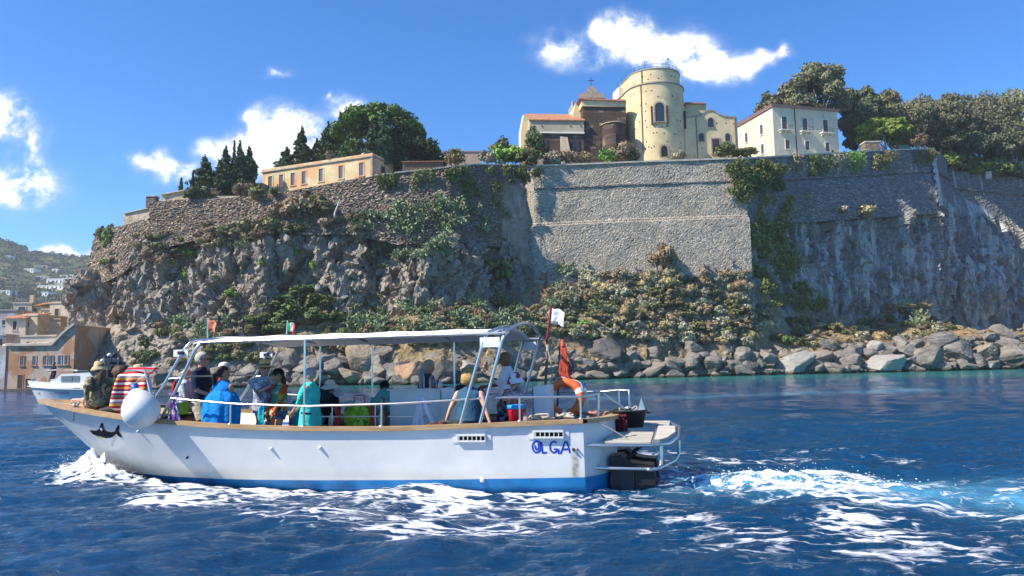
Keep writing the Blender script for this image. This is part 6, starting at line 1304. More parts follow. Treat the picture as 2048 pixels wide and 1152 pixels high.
def tour_boat():
    NS = 72; S = [i/NS for i in range(NS+1)]
    def both(rows): return rows
    # hull in two skins split at the paint line
    for nm, m, zs in (('topsides', M_HULL, [k/14 for k in range(15)]), ('bottom', M_BOOT, [k/6 for k in range(7)])):
        for sgn in (1, -1):
            rows = []
            for s in S:
                r = []
                for k in zs:
                    zt = smoothtab(SHE, s*XB)
                    z = boot(s)+(zt-boot(s))*k if nm == 'topsides' else -.45+(boot(s)-.001+.45)*k
                    p = hull_pt(s, z); r.append((p.x, sgn*p.y, p.z))
                rows.append(r[::sgn] if sgn > 0 else r[::-1])
            MB().sheet(rows).build(nm, m, BT)
    # bulged transom
    def tr(y, z): p = hull_pt(0, z); return Vector((-.38*(1-(y)**2), y*p.y, z))
    ys = [-1+k/10 for k in range(21)]
    for nm, m, z0, z1 in (('transom', M_HULL, boot(0), 1.06), ('transom_bottom', M_BOOT, -.45, boot(0)-.001)):
        MB().sheet([[tr(y, z0+(z1-z0)*k/6) for k in range(7)] for y in ys]).build(nm, m, BT)
    # wooden cap rail round the gunwale
    for sgn in (1, -1):
        rows = []
        for s in S:
            p = hull_pt(s, smoothtab(SHE, s*XB)); q = hull_pt(min(1, s+.01), smoothtab(SHE, s*XB)) if s < .99 else hull_pt(s-.01, 1.4); d = Vector((q.x-p.x, q.y-p.y, 0)); d = d.normalized() if s < .99 else -d.normalized(); o = Vector((-d.y, d.x, 0)); o = o if o.y > 0 else -o
            a, b = p+o*.06, p-o*.13; b.y = max(b.y, .0); z0, z1 = Vector((0, 0, .0)), Vector((0, 0, .065))
            r = [b+z0, a+z0, a+z1, b+z1, b+z0]; rows.append([(v.x, sgn*v.y, v.z) for v in r])
        MB().sheet(rows if sgn < 0 else [r[::-1] for r in rows], smooth=False).build('cap_rail', M_TEAK, BT)
    rows = []
    for y in ys:
        p = tr(y, 1.06); a = p+Vector((-.07, 0, 0)); b = p+Vector((.12, 0, 0)); rows.append([b, a, a+Vector((0, 0, .066)), b+Vector((0, 0, .066)), b])
    MB().sheet(rows, smooth=False).build('stern_cap_rail', M_TEAK, BT)
    # inner bulwark, floor, decks
    for sgn in (1, -1):
        rows = []
        for s in S[4:51]:
            p = hull_pt(s, smoothtab(SHE, s*XB)); q = hull_pt(min(1, p.x/hull_pt(1, FLOOR).x), FLOOR); rows.append([(p.x, sgn*(p.y-.12), p.z+.02), (p.x, sgn*max(.02, min(p.y-.14, q.y-.06)), FLOOR-.05)])
        MB().sheet(rows if sgn < 0 else [r[::-1] for r in rows]).build('inner_bulwark', M_INNER, BT)
    MB().sheet([[(s*XB, k*(max(hull_pt(min(1, s*XB/hull_pt(1, FLOOR).x), FLOOR).y-.05, .05)), FLOOR+max(0, s*XB-7)*.06) for k in (1, .5, 0, -.5, -1)] for s in S[2:52]]).build('floor', M_DECK, BT)
    n = 9
    for k in range(n):                                                    # planked after deck
        y0, y1 = -1.0+2*k/n, -1.0+2*(k+.95)/n
        f = lambda y, x: Vector((x, y*(smoothtab(GW, max(0, x))-.13), 1.03))
        MB().sheet([[f(y0, .98), f(y1, .98)], [f(y0, .4), f(y1, .4)], [f(y0, -.34*(1-y0*y0)+.02), f(y1, -.34*(1-y1*y1)+.02)]], .03, smooth=False).build('plank', M_DECK, BT)
    MB().box(.98, 1.02, -1.15, 1.15, FLOOR, 1.02).build('deck_bulkhead', M_INNER, BT)
    for sgn in (1, -1): MB().sheet([[(x, sgn*(ip(GW, x)-.13), ip(SHE, x)-.02), (x, sgn*(ip(GW, x)-.52), ip(SHE, x)-.02)][::sgn] for x in np.linspace(1.03, 3.1, 12)], .04, smooth=False).build('side_deck', M_DECK, BT)
    MB().sheet([[(s*XB, k*max(smoothtab(GW, s*XB)-.12, .0), smoothtab(SHE, s*XB)+.01+.05*(1-k*k)) for k in (1, .6, .2, -.2, -.6, -1)] for s in np.linspace(.69, .985, 18)]).build('foredeck', M_PLY, BT)
    MB().prism([(-.70, FLOOR), (.70, FLOOR), (1.22, 1.10), (-1.22, 1.10)], 7.95, 7.98, M=Matrix(((0, 0, 1, 0), (1, 0, 0, 0), (0, 1, 0, 0), (0, 0, 0, 1)))).build('foredeck_bulkhead', M_BROWNB, BT)
    MB().box(10.62, 11.05, -.2, .2, 1.34, 1.46).build('bow_plate', M_TEAK, BT); MB().box(9.9, 10.35, -.62, .62, 1.33, 1.37).build('deck_hatch', mat('pale_ply', (.55, .42, .24), .6, var=.2, vscale=4), BT)
    # benches and boxes
    MB().box(3.05, 5.75, -.22, .22, FLOOR, .80).build('bench_base', M_INNER, BT); MB().box(2.85, 5.8, -.25, .28, .803, .86).build('bench_top', M_BROWNB, BT)
    MB().box(6.0, 7.9, -1.3, -.75, FLOOR, .86).build('side_locker', M_INNER, BT); MB().box(5.98, 7.93, -1.32, -.73, .863, .89).build('locker_lid', M_INNER, BT)
    c = MB().box(2.86, 3.86, -.75, -.26, FLOOR, 1.56).build('console', M_INNER, BT); MB().box(2.82, 3.9, -.8, -.22, 1.563, 1.59).build('console_top', M_INNER, c)
    d = MB().box(2.2, 2.80, -.9, -.1, FLOOR, 1.36).build('helm_station', M_INNER, BT); MB().box(2.15, 2.82, -.95, -.05, 1.363, 1.39).build('helm_top', M_BROWNB, d); MB().box(2.55, 2.8, -.85, -.15, 1.393, 1.60).build('dashboard', M_INNER, d)
    for k in range(9): MB().box(2.2+k*.036, 2.222+k*.036, -.10, -.04, 1.40, 1.44).build('vent_slot', M_TRIM, d)
    w = MB(); w.lathe([(.17+.018*math.cos(a), .018*math.sin(a)) for a in [k*math.pi/4 for k in range(9)]], 18, (2.15, -.5, 1.42), axis='X')
    for a in range(3): w.tube([(2.15, -.5, 1.42), (2.15, -.5+.17*math.cos(a*2.1), 1.42+.17*math.sin(a*2.1))], .01, 5)
    w.build('steering_wheel', M_BLK, BT)
    b = MB().box(.78, .98, -.28, .28, 1.05, 1.62).build('stern_cabinet', M_INNER, BT); MB().box(.74, .776, -.30, .30, 1.04, 1.64).build('cabinet_door', M_INNER, b); MB().box(.985, 1.0, -.26, .26, 1.06, 1.60).build('cabinet_back', M_BROWNB, b)
    # rails
    def gx(x, sg, z, inn=.06): return Vector((x, sg*(smoothtab(GW, x)-inn), z))
    RZ = [(0, 1.47), (1.4, 1.48), (3, 1.40), (4.6, 1.37), (6, 1.42), (7.3, 1.52)]
    for sg in (1, -1):
        seg = [np.linspace(1.62, 7.3, 26), np.linspace(.02, 1.38, 8)] 
        for xs in seg: MB().tube([gx(x, sg, ip(RZ, x)) for x in xs], .019, 8).build('rail', M_STEEL, BT)
        for x in (6.05, 4.66, 3.27, 1.0, .04): MB().tube([gx(x, sg, ip(SHE, x)+.06), gx(x, sg, ip(RZ, x)-.01)], .017, 8).lathe([(.045, 0), (.045, .012), (.02, .02)], 10, gx(x, sg, ip(SHE, x)+.066)).build('stanchion', M_STEEL, BT)
    MB().tube([(.02, 1.07, 1.47), (-.12, .96, 1.49), (-.2, .85, 1.50), (-.2, .85, 1.10)], .019, 8).build('stern_rail', M_STEEL, BT); MB().tube([(.02, -1.07, 1.47), (-.35, -.95, 1.50), (-.55, -.8, 1.50), (-.55, -.8, 1.08)], .019, 8).tube([(-.35, -.95, 1.50), (-.35, -.95, 1.08)], .015, 6).build('stern_rail', M_STEEL, BT)
    for z, zz in ((1.34, 1.34), (1.12, 1.12)): MB().tube([(2.86, .3, z), (5.6, .3, zz)], .014, 6).build('bench_rail', M_STEEL, BT)
    for x in (2.88, 3.9, 4.75, 5.55): MB().tube([(x, .3, .86), (x, .3, 1.36)], .014, 6).build('bench_rail_post', M_STEEL, BT)
    # canopy arches
    def arch(x0, x1, zt, yw, crown, r=.027):
        pts = [(x0, yw, ip(SHE, x0)+.06), (x0*.45+x1*.55, yw, 1.06+(zt-1.06)*.55), (x1+(x0-x1)*.12, yw-.01, zt-.18), (x1, yw-.05, zt-.05), (x1-.02, yw-.14, zt)]
        top = [(x1-.02-.04*(1-k*k), k*(yw-.22), zt+crown*(1-k*k)) for k in (1, .7, .35, 0, -.35, -.7, -1)]
        return pts+top+[(p[0], -p[1], p[2]) for p in pts[::-1]]
    for nm, x0, x1, zt, cr in (('front_arch', 7.92, 7.02, 2.55, .06), ('front_arch', 7.55, 6.80, 2.55, .06), ('stern_arch', 1.95, 1.50, 2.54, .13), ('stern_arch', 1.62, 1.18, 2.57, .15)): MB().tube(arch(x0, x1, zt, 1.36, cr), .028, 8).build(nm, M_STEEL, BT)
    for sg in (1, -1):
        MB().box(7.02, 7.32, sg*1.36-.01, sg*1.36+.01, 2.26, 2.38).build('arch_plate', M_INNER, BT); MB().box(1.27, 1.60, sg*1.36-.012, sg*1.36+.012, 2.28, 2.44).build('arch_plate', M_INNER, BT); MB().box(7.1, 7.2, sg*1.36+.011, sg*1.36+.06, 2.29, 2.35).build('nav_light', M_BLK, BT)
        MB().tube([(7.45, sg*1.36, 1.86), (7.15, sg*1.36, 1.88)], .02, 6).build('arch_step', M_STEEL, BT)
        MB().tube([(6.8, sg*1.36, 2.50)]+[(x, sg*1.36, 2.50) for x in np.linspace(6.3, 1.2, 10)], .022, 8).build('canopy_rail', M_STEEL, BT)
    MB().tube([(7.35, 1.36, 1.9), (6.9, .6, 1.9), (6.6, -.2, 1.9)], .018, 6).tube([(7.78, 1.36, 1.6), (8.3, .9, 2.02), (8.9, .65, 2.05), (9.15, .6, 1.3)], .02, 6).tube([(7.78, 1.3, 1.62), (7.3, .4, 1.35)], .02, 6).build('boarding_rail', M_STEEL, BT)
    for x, y in ((4.72, 1.36), (4.72, -1.36), (2.95, -1.36), (5.9, -1.36)): MB().tube([(x, y, ip(SHE, x)), (x, y, 2.49)], .019, 8).build('canopy_pole', M_STEEL, BT)
    # canopy: an arched sheet, taut between the rails, scalloped between lacings
    nx = 44; rows = []
    for i in range(nx+1):
        x = 6.95+(1.38-6.95)*i/nx; r = []
        for k in range(17):
            y = -1.33+2.66*k/16; q = y/1.33; z = 2.49+.16*(1-abs(q)**2.2)+.012*math.sin(i*1.3)*(abs(q) > .9)-.02*math.sin(math.pi*((x-1.2) % 1.15)/1.15)*(1-q*q); r.append((x, y, z))
        rows.append(r)
    cv = MB().sheet(rows, .012).build('canopy', M_CANV, BT)
    lc = MB()
    for sg in (1, -1):
        for x in np.arange(1.25, 6.8, .26): lc.tube([(x, sg*1.30, 2.545), (x-.05, sg*1.385, 2.52), (x-.1, sg*1.37, 2.475), (x-.13, sg*1.32, 2.52)], .007, 4)
    lc.build('lacing', M_ROPE, cv)['kind'] = 'stuff'
    for x in (5.9, 4.72, 2.95, 2.0): MB().tube([(x, -1.36, 2.50), (x, -.7, 2.58), (x, 0, 2.62), (x, .7, 2.58), (x, 1.36, 2.50)], .014, 6).build('canopy_bow', mat('dark_tube', (.08, .075, .07), .5, .5), BT)
    TL = Matrix(((1, 0, 0, 0), (0, 1, 0, 0), (0, -.10, 1, .098), (0, 0, 0, 1)))                   # the platform rises a little to starboard
    # stern: swim platform, drives, boarding frame
    for k in range(7): MB().box(-1.02, -.30, .98-k*.125-.062, .98-k*.125, .735, .765, M=TL).build('slat', M_SLAT, BT)
    for k in range(4): MB().box(-1.25, -.62, -.45-k*.125-.062, -.45-k*.125, .735, .765, M=TL).build('slat', M_SLAT, BT)
    tl = lambda L_: [TL @ Vector(q) for q in L_]; f = MB(); f.tube(tl([(-.02, 1.05, .72), (-1.02, 1.05, .72), (-1.30, .85, .72), (-1.42, .4, .72), (-1.42, -.5, .72), (-1.25, -.95, .72), (-.1, -1.0, .72)]), .026, 8).tube(tl([(-.3, 1.0, .715), (-.3, -.95, .715)]), .02, 6).tube(tl([(-1.04, 1.0, .715), (-1.04, -.9, .715)]), .02, 6); f.build('platform_frame', M_STEEL, BT)
    MB().prism([(-1.08, 1.0), (-1.08, -.2), (-1.36, -.2), (-1.38, .35), (-1.26, .82), (-1.16, .97)], .735, .80, M=TL).build('platform_pad', M_SLAT, BT)
    f = MB(); f.tube([(-.05, .85, .34), (-.95, .85, .33), (-1.1, .84, .33), (-1.16, .80, .40), (-1.17, .78, .72)], .028, 8).tube([(-1.1, .84, .33), (-1.36, .45, .42), (-1.42, .30, .5), (-1.43, .28, .72)], .026, 8).lathe([(.02, 0), (.06, .0), (.06, .05), (.02, .05)], 10, (-.98, .85, .30)); f.build('boarding_frame', M_STEEL, BT)
    MB().box(-.06, .0, .75, .95, .24, .44).build('frame_bracket', M_INNER, BT)
    for y in (.42, -.45):
        e = MB().prism([(-.36, .50), (-.52, .52), (-.66, .40), (-.80, .38), (-1.02, .36), (-1.06, -.02), (-.88, -.10), (-.60, -.30), (-.40, -.35), (-.33, .1)], y-.2, y+.2, M=Matrix(((1, 0, 0, 0), (0, 0, 1, 0), (0, 1, 0, 0), (0, 0, 0, 1)))).build('stern_drive', M_BLK, BT); MB().box(-.72, -.5, y-.23, y+.23, -.1, .3).build('drive_cover', mat('dark_casing', (.03, .032, .04), .5), e); MB().tube([(-.36, y, .25), (-.75, y, .55)], .035, 8).build('trim_ram', M_BLK, e)
    # vents, fittings
    hv = [v for v in []]
tour_boat()
def hull_bvh():
    V = []; F = []
    for o in BT.children:
        if o.name.split('.')[0] in ('topsides', 'transom', 'bottom'):
            k = len(V); V += [v.co.copy() for v in o.data.vertices]; F += [[i+k for i in p.vertices] for p in o.data.polygons]
    return BVHTree.FromPolygons(V, F)
HB = hull_bvh(); BI = BOAT.inverted()
def hull_at(px, py, off=.004):
    """where a point of the photograph meets the boat's side, in boat coordinates, with the outward normal"""
    o = BI @ _C; d = (BI.to_3x3() @ ray(px, py)).normalized(); p, n, i, dist = HB.ray_cast(o, d)
    if p is None: return None, None
    if n.dot(d) > 0: n = -n
    return p+n*off, n
def stroke(name, lines, r, m, parent):
    mb = MB()
    for ln in lines:
        pts = []
        for a, b in zip(ln[:-1], ln[1:]):
            for k in range(4): pts.append((a[0]+(b[0]-a[0])*k/4, a[1]+(b[1]-a[1])*k/4))
        pts.append(ln[-1]); P = [hull_at(*q) for q in pts]; P = [(p, n) for p, n in P if p is not None]
        for i, (p, n) in enumerate(P):
            d = (P[min(i+1, len(P)-1)][0]-P[max(i-1, 0)][0]).normalized(); w = d.cross(n).normalized()*r; P[i] = (p, n, w)
        vs = []
        for p, n, w in P: vs += [p-w, p+w]
        mb.add(vs, [(2*i, 2*i+1, 2*i+3, 2*i+2) for i in range(len(P)-1)])
    return mb.build(name, m, parent)
def decals():
    blue = mat('blue_lettering', (.015, .05, .42), .4)
    arcp = lambda cx, cy, rx, ry, a0, a1, n=14: [(cx+rx*math.cos(R_(a0+(a1-a0)*k/n)), cy+ry*math.sin(R_(a0+(a1-a0)*k/n))) for k in range(n+1)]
    stroke('lettering', [arcp(1073.5, 893.5, 8.5, 11.5, -100, 260, 22), arcp(1074, 893, 3.5, 6.5, -60, 200, 10), [(1083, 884), (1085, 906), (1094, 905)], arcp(1108, 894, 8, 11, -50, -300, 16)+[(1117, 899), (1108, 898)], [(1117, 899), (1117.5, 908)], [(1121, 908), (1130, 883), (1134, 884), (1140, 906)], [(1124, 899), (1139, 898)]], .014, blue, BT)
    blk = mat('orca_black', (.008, .010, .022), .8, spec=.1)
    def poly(name, pts, m, off=.006):
        # cut into small triangles first so the paint follows the curve of the planking
        from mathutils.geometry import tessellate_polygon
        tris = [[pts[i] for i in t] for t in tessellate_polygon([[Vector((x, y, 0)) for x, y in pts]])]
        for _ in range(3):
            nt_ = []
            for A, B_, C_ in tris:
                ab, bc, ca = [((p[0]+q[0])/2, (p[1]+q[1])/2) for p, q in ((A, B_), (B_, C_), (C_, A))]; nt_ += [(A, ab, ca), (ab, B_, bc), (ca, bc, C_), (ab, bc, ca)]
            tris = nt_
        mb = MB(); cache = {}
        for t in tris:
            P = []
            for q in t:
                k = (round(q[0], 3), round(q[1], 3))
                if k not in cache: cache[k] = hull_at(q[0], q[1], off)[0]
                P.append(cache[k])
            if all(p is not None for p in P): mb.add(P, [(0, 1, 2)])
        return mb.build(name, m, BT)
    poly('whale_emblem', [(179, 860), (192, 861), (198, 858), (200, 852), (204, 845), (207, 847), (209, 858), (214, 862), (224, 864), (230, 863), (232, 857), (236, 851), (239, 849), (239.5, 855), (238, 862), (244, 873), (243, 875), (237, 872), (233, 867), (229, 871), (223, 875), (212, 876), (203, 873), (196, 872), (186, 868)], blk)
    poly('whale_belly', [(203, 873.5), (212, 876.5), (223, 875.5), (229, 871.5), (226, 879), (221, 890), (216, 886), (207, 878)], mat('orca_white', (.7, .7, .7), .5)); poly('whale_patch', [(200, 857), (203, 854), (206, 858), (204, 862)], MATS['orca_white'], .009); poly('whale_collar', [(199, 873), (203, 872), (206, 878), (202, 878)], mat('yellow_paint', (.7, .6, .05), .5), .009)
    for (x0, y0, x1, y1) in ((905, 867, 982, 884), (1057, 858, 1138, 878)):
        c, n = hull_at((x0+x1)/2, (y0+y1)/2); a, _ = hull_at(x0, (y0+y1)/2); b, _ = hull_at(x1, (y0+y1)/2); ex = (b-a); w = ex.length; ex.normalize(); ez = n.cross(ex).normalized(); ez = ez if ez.z > 0 else -ez; ey = -n
        K = Matrix(((ex.x, ey.x, ez.x, c.x), (ex.y, ey.y, ez.y, c.y), (ex.z, ey.z, ez.z, c.z), (0, 0, 0, 1))); h = .17
        pl = MB().box(-w/2, w/2, -.006, .01, -h/2, h/2, M=K).build('vent_plate', M_HULL, BT)
        o = MB(); o.box(-w*.34, w*.36, -.05, -.007, .035, .06, M=K).box(-w*.34, w*.36, -.05, -.007, -.06, -.035, M=K).box(-w*.40, -w*.341, -.05, -.007, -.06, .06, M=K)
        for k in range(7): x = -w*.33+k*w*.113; o.box(x, x+.012, -.046, -.007, -.034, .034, M=K)
        o.build('louvre', M_RUBW, pl); MB().box(-w*.33, w*.35, -.009, -.0065, -.034, .034, M=K).build('louvre_dark', M_HOLE, pl)
    for (x, y, r, m) in ((543, 897, .025, M_RUBW), (641, 895, .025, M_RUBW), (376, 914, .016, M_BLK), (278, 861, .02, M_RUBW), (965, 960, .035, M_RUBW), (1147, 899, .022, M_BLK), (1155, 899, .014, M_BLK)):
        p, n = hull_at(x, y); q = n.to_track_quat('Z', 'Y').to_matrix().to_4x4(); MB().lathe([(.001, .05), (r*.6, .05), (r, .03), (r*1.2, 0)], 10, M=Matrix.Translation(p) @ q).build('hull_fitting', m, BT)
decals()
# ------------------------------------------------------------------ people
SKIN = {k: mat('skin_'+k, c, .55, spec=.35, var=.12, vscale=5) for k, c in (('fair', (.62, .36, .26)), ('tan', (.40, .21, .13)), ('dark', (.24, .115, .07)), ('pink', (.62, .30, .22)))}
HAIR = {k: mat('hair_'+k, c, .6, var=.4, vscale=14, bump=.5, bscale=40) for k, c in (('grey', (.36, .34, .31)), ('dark', (.025, .018, .015)), ('brown', (.12, .065, .035)), ('blonde', (.50, .31, .11)), ('white', (.48, .45, .40)))}
M_SHADES = mat('sunglass_black', (.01, .01, .012), .1); M_EYE = mat('eye_dark', (.03, .02, .02), .3); M_LIP = mat('lips', (.40, .14, .12), .5)
def remesh(mb, voxel, smooth=5):
    me = mb.mesh('tmp'); o = bpy.data.objects.new('tmp', me); COL.objects.link(o); m = o.modifiers.new('r', 'REMESH'); m.mode = 'VOXEL'; m.voxel_size = voxel; s = o.modifiers.new('s', 'SMOOTH'); s.factor = .5; s.iterations = smooth
    dg = bpy.context.evaluated_depsgraph_get(); r = bpy.data.meshes.new_from_object(o.evaluated_get(dg)); bpy.data.objects.remove(o); bpy.data.meshes.remove(me)
    r.polygons.foreach_set('use_smooth', [True]*len(r.polygons)); return r
def limb(mb, p, q, r1, r2, n=10, mid=None):
    """tapered limb with rounded ends; mid swells the muscle"""
    p, q = Vector(p), Vector(q); d = (q-p).normalized(); rm = mid or (r1+r2)/2
    pts = [p-d*r1*.95, p-d*r1*.6, p, p.lerp(q, .3), p.lerp(q, .7), q, q+d*r2*.6, q+d*r2*.95]; mb.tube(pts, [r1*.3, r1*.8, r1, max(rm, r1*.9), (rm+r2)/2, r2, r2*.8, r2*.3], n)
def ik(a, b, l1, l2, pole):
    a, b = Vector(a), Vector(b); d = b-a; L = min(d.length, (l1+l2)*.995); u = d.normalized(); b = a+u*L; x = (l1*l1-l2*l2+L*L)/(2*L); h = math.sqrt(max(0, l1*l1-x*x)); pole = Vector(pole); w = pole-u*pole.dot(u); w = w.normalized() if w.length > 1e-6 else Vector((0, 0, 1)); return a+u*x+w*h, b
def ring_loft(rings, n=20, cap_top=False, cap_bot=False):
    """rings: (centre, rx (side), ry (front), forward direction angle, tilt) -> MB"""
    mb = MB(); vs = []
    for c, rs, rf in rings:
        for j in range(n): a = 2*math.pi*j/n; vs.append(Vector(c)+Vector((rf*math.cos(a), rs*math.sin(a), 0)))
    k = len(rings); fs = [(i*n+j, i*n+(j+1) % n, (i+1)*n+(j+1) % n, (i+1)*n+j) for i in range(k-1) for j in range(n)]; mb.add(vs, fs, 0, True)
    if cap_top: mb.add(vs[-n:], [tuple(range(n))])
    if cap_bot: mb.add(vs[:n], [tuple(range(n))[::-1]])
    return mb
def person(label, base, face, H=1.7, skin='fair', sit=None, lean=0.0, feet=None, hands=None, poles=None, head=(0, 0), shirt=None, sleeve=.5, hem=.0, bottom=None, leg=.45, hair='dark', style='short', hat=None, glasses=False, female=False, M0=None, wide=1.0, collar=False, group='passengers and crew'):
    """local frame: x ahead, y to the left, z up from the floor; sit = seat height; hands/feet targets in metres for a 1.7 m figure"""
    wide *= 1.17; s = H/1.7; hz = .92 if sit is None else sit/s+.09; sw = (.165 if female else .19)*wide; ln = R_(lean); up = Vector((math.sin(ln), 0, math.cos(ln))); pel = Vector((0, 0, hz)); ch = pel+up*.30; sh = pel+up*.47; nk = pel+up*.535
    yaw, pit = R_(head[0]), R_(head[1]); hd = nk+up*.055+Vector((.02, 0, .075)); fx = Vector((math.cos(yaw)*math.cos(pit), math.sin(yaw)*math.cos(pit), math.sin(pit))); fy = Vector((-math.sin(yaw), math.cos(yaw), 0)); fz = fx.cross(fy)
    HM = Matrix(((fx.x, fy.x, fz.x, hd.x), (fx.y, fy.y, fz.y, hd.y), (fx.z, fy.z, fz.z, hd.z), (0, 0, 0, 1))) @ Matrix.Scale(1.1, 4)
    b = MB()
    def el(c, rx, ry, rz, M=I4): b.lathe([(max(math.sin(math.pi*i/10), 1e-3), -math.cos(math.pi*i/10)) for i in range(11)], 14, M=M @ Matrix.Translation(c) @ Matrix.Diagonal((rx, ry, rz, 1)))
    TM = Matrix.Rotation(ln, 4, 'Y'); el(pel, .105*wide, .155*wide, .13); el(pel+up*.16, .095*wide, .13*wide, .17); el(ch, .108*wide, .152*wide, .19); limb(b, sh+Vector((0, -sw*.8, -.045)), sh+Vector((0, sw*.8, -.045)), .055, .055); limb(b, sh, nk+up*.05, .058, .05)
    # head: skull, jaw, nose, ears
    el((0, 0, .02), .098, .076, .105, HM); el((.022, 0, -.055), .066, .056, .065, HM); el((.098, 0, -.012), .02, .013, .026, HM); el((.078, 0, -.052), .018, .026, .012, HM)
    for q in (-1, 1): el((-.01, q*.078, -.01), .018, .01, .028, HM)
    # legs
    fp = feet or ([(.03, -.10, .07), (-.02, .10, .07)] if sit is None else [(.42, -.1, .07), (.42, .1, .07)]); kn = []
    for q, f in zip((-1, 1), fp):
        h = pel+Vector((0, q*.085*wide, -.03)); k, a = ik(h, f, .43, .42, (1, q*.12, .15)); kn.append((h, k, a)); limb(b, h, k, .082*wide, .056, mid=.074*wide); limb(b, k, a, .054, .036, mid=.052); d = (a-k).normalized(); t = Vector((1, q*.15, 0)); t = (t-d*t.dot(d)*.7).normalized(); limb(b, a+Vector((0, 0, -.025)), a+t*.15+Vector((0, 0, -.035)), .036, .026)
    # arms
    hp = hands or [(.08, -.26, .78-.92+hz), (.08, .26, .78-.92+hz)]; pl = poles or [(-.6, -.6, -.4), (-.6, .6, -.4)]; ar = []; fg = MB()
    for q, h, po in zip((-1, 1), hp, pl):
        a = sh+Vector((0, q*sw, -.045)); e, w = ik(a, h, .28, .25, po); ar.append((a, e, w)); limb(b, a, e, .05*wide, .038, mid=.046*wide); limb(b, e, w, .038, .026, mid=.036); d = (w-e).normalized(); sd = d.cross(Vector((0, 0, 1))); sd = sd.normalized() if sd.length > .1 else Vector((0, 1, 0)); nn = sd.cross(d)
        limb(b, w, w+d*.06, .03, .034)
        for k in range(4): o = sd*(.026-.0175*k); l = (.065, .078, .072, .055)[k]; p0 = w+d*.075+o; fg.tube([p0, p0+d*l*.45-nn*.006, p0+d*l*.75-nn*.028, p0+d*l*.9-nn*.05], [.0095, .009, .008, .006], 6)
        th = -sd*q if abs(q) else sd; fg.tube([w+d*.03+th*.02, w+d*.055+th*.045-nn*.01, w+d*.085+th*.052-nn*.022], [.011, .010, .007], 6)
    me = remesh(b, .0135, 4); bm = bmesh.new(); bm.from_mesh(me); bm.from_mesh(fg.mesh('fingers')); bm.to_mesh(me); bm.free(); me.name = 'person'
    SC = Matrix.Diagonal((s, s, s, 1)); me.transform(SC); o = link('person', me, SKIN[skin], None, (M0 or BOAT) @ Matrix.Translation(base) @ Matrix.Rotation(R_(face), 4, 'Z')); tag(o, label, 'person', group, 'thing')
    def child(name, mb_or_me, m): me_ = mb_or_me.mesh(name) if isinstance(mb_or_me, MB) else mb_or_me; me_.transform(SC); return link(name, me_, m, o)
    for q in (-1, 1): child('eye', MB().ball(HM @ Vector((.088, q*.03, .018)), .008, .012, .007, 8, 6), M_EYE)
    child('mouth', MB().ball(HM @ Vector((.09, 0, -.058)), .006, .022, .006, 8, 6), M_LIP)
    if shirt:
        g = .016; rs = [(pel+up*(-hem if sit is None else -.02)+Vector((0, 0, 0)), .165*wide+g+max(0, hem)*.12, .125*wide+g+max(0, hem)*.1), (pel+up*.06, .165*wide+g, .118*wide+g), (pel+up*.17, .15*wide+g, .108*wide+g), (pel+up*.28, .163*wide+g, .118*wide+g), (pel+up*.38, sw+.018, .112*wide+g), (pel+up*.455, sw+.03, .098), (pel+up*.492, sw*.86, .092), (pel+up*.522, sw*.55, .082), (pel+up*.548, .078, .070)]
        mb = ring_loft(rs, 22)
        for (a, e_, w) in ar:
            c = a.lerp(e_, -.18); d = a.lerp(e_, min(1, sleeve*1.6)) if sleeve <= .62 else e_.lerp(w, (sleeve-.62)*2.4)
            if sleeve > 0: mb.tube([c, a.lerp(e_, .15), a.lerp(e_, min(1, sleeve)*.9)]+([d] if sleeve <= .62 else [e_, d]), [.06*wide, .070*wide, .066*wide]+([.064] if sleeve <= .62 else [.054, .046]), 12, caps=False)
        if collar: mb.lathe([(.08, 0), (.07, .035), (.085, .01)], 14, nk+Vector((0, 0, -.01)))
        child('shirt', mb, shirt)
    if bottom:
        g = .005; mb = ring_loft([(pel+Vector((0, 0, -.09)), .17*wide+g, .12*wide+g), (pel+Vector((0, 0, .0)), .17*wide+g, .125*wide+g), (pel+up*.09, .15*wide+g, .112*wide+g)], 20)
        for h, k, a in kn: mb.tube([h+Vector((0, 0, .04)), h, h.lerp(k, min(1, leg)*.6), h.lerp(k, min(1, leg*1.0))]+([k.lerp(a, leg-1)] if leg > 1 else []), [.085*wide, .105*wide, .098*wide, .094*wide]+([.07] if leg > 1 else []), 14, caps=False)
        child('shorts', mb, bottom)
    if hair:
        def shell(k, c0, sx, sy, sz, cut):
            """hair cap: skull-shaped shell open over the face"""
            V = []; n1, n2 = 20, 12
            for i in range(n2+1):
                for j in range(n1):
                    a = 2*math.pi*j/n1; p = math.pi*i/n2; v = Vector((math.sin(p)*math.cos(a), math.sin(p)*math.sin(a), math.cos(p))); f = cut(v); w = 1+k*(math.sin(9*a+5*p)*math.sin(7*p+3*a)); V.append(HM @ (Vector(c0)+Vector((v.x*sx, v.y*sy, v.z*sz))*f*w))
            mb = MB(); mb.add(V, [(i*n1+j, (i+1)*n1+j, (i+1)*n1+(j+1) % n1, i*n1+(j+1) % n1) for i in range(n2) for j in range(n1)], 0, True); return mb
        face_cut = lambda v: 1.0 if (v.z > .28 or v.x < .15) and v.z > -.75 else .80
        big = {'short': (.03, .106, .086, .108), 'bald': (.0, .099, .078, .100), 'curly': (.10, .148, .135, .145), 'bun': (.04, .110, .090, .112), 'pony': (.03, .110, .089, .112), 'long': (.04, .113, .094, .114)}[style]
        mb = shell(big[0], (-.012 if style != 'curly' else -.03, 0, .03), big[1], big[2], big[3], face_cut if style != 'bald' else (lambda v: 1.0 if v.z < .1 and v.x < -.2 and v.z > -.5 else .8))
        if style == 'bun': mb.ball(HM @ Vector((-.10, 0, .10)), .042)
